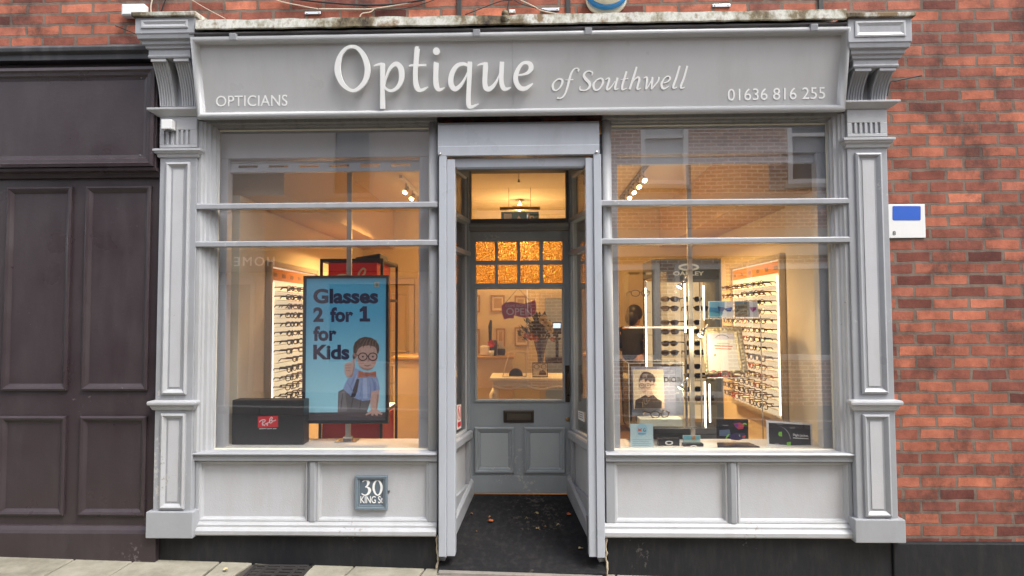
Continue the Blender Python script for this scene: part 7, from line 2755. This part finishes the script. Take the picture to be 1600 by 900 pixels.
pe_c = P(989, 500, 3.30)
pn = thing('person', 'person in black clothes with dark hair standing at the back of the shop', 'person', (pe_c.x, 3.30, ZF))
pn.rotation_euler = (0, 0, R(48))
V = [(0, 0, .80), (-.01, 0, .98), (0, 0, 1.13), (.015, 0, 1.235), (.04, 0, 1.31), (.055, 0, 1.40),
     (0, .15, 1.17), (.03, .20, .96), (.20, .14, .93), (.27, .12, .94),
     (0, -.15, 1.17), (.03, -.20, .96), (.20, -.14, .93), (.27, -.12, .94),
     (0, .085, .74), (.015, .09, .42), (-.01, .09, .07), (.12, .10, .05),
     (0, -.085, .74), (.015, -.09, .42), (-.01, -.09, .07), (.12, -.10, .05)]
Ed = [(0, 1), (1, 2), (2, 3), (3, 4), (4, 5), (2, 6), (6, 7), (7, 8), (8, 9), (2, 10), (10, 11), (11, 12), (12, 13), (0, 14), (14, 15), (15, 16), (16, 17), (0, 18), (18, 19), (19, 20), (20, 21)]
Rd = [.12, .105, .12, .05, .075, .072, .055, .040, .027, .030, .055, .040, .027, .030, .085, .058, .036, .034, .085, .058, .036, .034]
for hand, sgn in ((9, 1), (13, -1)):
    b_ = Vector(V[hand])
    for fi, (dy, ln) in enumerate(((-.024, .055), (-.008, .065), (.008, .06), (.022, .048))):
        i0 = len(V)
        V += [tuple(b_ + Vector((.035, dy, 0))), tuple(b_ + Vector((.035 + ln, dy * 1.2, -.018)))]
        Rd += [.010, .008]
        Ed += [(hand, i0), (i0, i0 + 1)]
    i0 = len(V)
    V += [tuple(b_ + Vector((.01, -.035 * sgn, .01))), tuple(b_ + Vector((.045, -.045 * sgn, 0)))]
    Rd += [.011, .009]
    Ed += [(hand, i0), (i0, i0 + 1)]
skinned('body', V, Ed, Rd, SKIN, pn)
ti = [0, 1, 2, 6, 7, 10, 11]
mp_ = {k: i for i, k in enumerate(ti)}
skinned('top', [V[k] for k in ti], [(mp_[a], mp_[b_]) for a, b_ in Ed if a in mp_ and b_ in mp_], [Rd[k] + (.04 if k == 0 else .02) for k in ti], CLOTH, pn)
ti = [0, 14, 15, 16, 18, 19, 20]
mp_ = {k: i for i, k in enumerate(ti)}
skinned('trousers', [V[k] for k in ti], [(mp_[a], mp_[b_]) for a, b_ in Ed if a in mp_ and b_ in mp_], [Rd[k] + (.04 if k == 0 else .02) for k in ti], CLOTH, pn)
mb = MB()
mb.ball((.03, 0, 1.385), .105, .092, .105, 14, 9)
mb.ball((-.03, 0, 1.33), .075, .08, .09, 12, 8)
mb.T = None
hm = mb.build('hair', HAIR)
hm.parent = pn
mb = MB()
for s_ in (-1, 1):
    mb.lathe((.12, .04 * s_, 1.37), [(.001, -.004), (.012, 0), (.001, .004)], 8)
    mb.ball((.132, .032 * s_, 1.362), .008, .012, .007, 8, 5)
fe = mb.build('eyes', BLACK)
fe.parent = pn
mb = MB()
mb.ball((.142, 0, 1.335), .016, .011, .018, 8, 6)
nz = mb.build('nose', SKIN)
nz.parent = pn
mb = MB()
mb.ball((.122, 0, 1.295), .008, .022, .005, 8, 5)
mt = mb.build('mouth', mat('lips', (.35, .14, .12), .5))
mt.parent = pn

# ================================================================== LIGHT
# shop lamps (the lit track spots, the ceiling lamp and the lit displays)
IN = 0.62
for side_, x_, ys_ in ((-1, -1.20, (2.02, 2.36, 2.70)), (1, 1.05, (1.58, 2.14, 2.70))):
    for k_, y in enumerate(ys_):
        dv = Vector((.20 * side_, -.22, -1)).normalized()
        lamp('track_lamp', (x_ + dv.x * .07, y + dv.y * .07, ZC - .10 + dv.z * .07), 150 * IN, .04, typ='SPOT', rot=(-dv).to_track_quat('Z', 'Y').to_euler(), spread=104)
lamp('ceiling_lamp_light', (c.x, 3.05, ZC - .45), 15 * IN, .08)
lamp('back_room_light', (.5, YB + .6, ZC - .3), 4 * IN, .06)

w = bpy.data.worlds.new('World')
S.world = w
w.use_nodes = True
nt = w.node_tree
bg = nt.nodes['Background']
sky = nt.nodes.new('ShaderNodeTexSky')
sky.sky_type = 'NISHITA'
sky.sun_disc = False
SUN_EL, SUN_AZ = R(57), R(128)      # azimuth measured clockwise from +Y, behind and to the right of the camera
sky.sun_elevation = SUN_EL
sky.sun_rotation = SUN_AZ
sky.air_density = 1.0
sky.dust_density = 3.0
hs = nt.nodes.new('ShaderNodeHueSaturation')
hs.inputs['Saturation'].default_value = 0.32
nt.links.new(sky.outputs[0], hs.inputs['Color'])
nt.links.new(hs.outputs[0], bg.inputs['Color'])
bg.inputs['Strength'].default_value = 0.15
sl_ = bpy.data.lights.new('sun', 'SUN')
sl_.energy = 0.9
sl_.angle = R(20)
sl_.color = (1.0, .965, .92)
so = bpy.data.objects.new('sun', sl_)
COL.objects.link(so)
dirv = Vector((math.sin(SUN_AZ) * math.cos(SUN_EL), math.cos(SUN_AZ) * math.cos(SUN_EL), math.sin(SUN_EL)))
so.rotation_euler = dirv.to_track_quat('Z', 'Y').to_euler()
so.location = dirv * 30

S.view_settings.view_transform = 'Standard'
S.view_settings.look = 'None'
S.view_settings.gamma = 1
S.view_settings.use_curve_mapping = False
S.view_settings.exposure = 1.48
cy = S.cycles
cy.use_denoising = True
cy.max_bounces = 10
cy.diffuse_bounces = 5
cy.glossy_bounces = 4
cy.transmission_bounces = 6
cy.transparent_max_bounces = 32
cy.sample_clamp_indirect = 6
cy.blur_glossy = 0.5
cy.caustics_reflective = False
cy.caustics_refractive = False
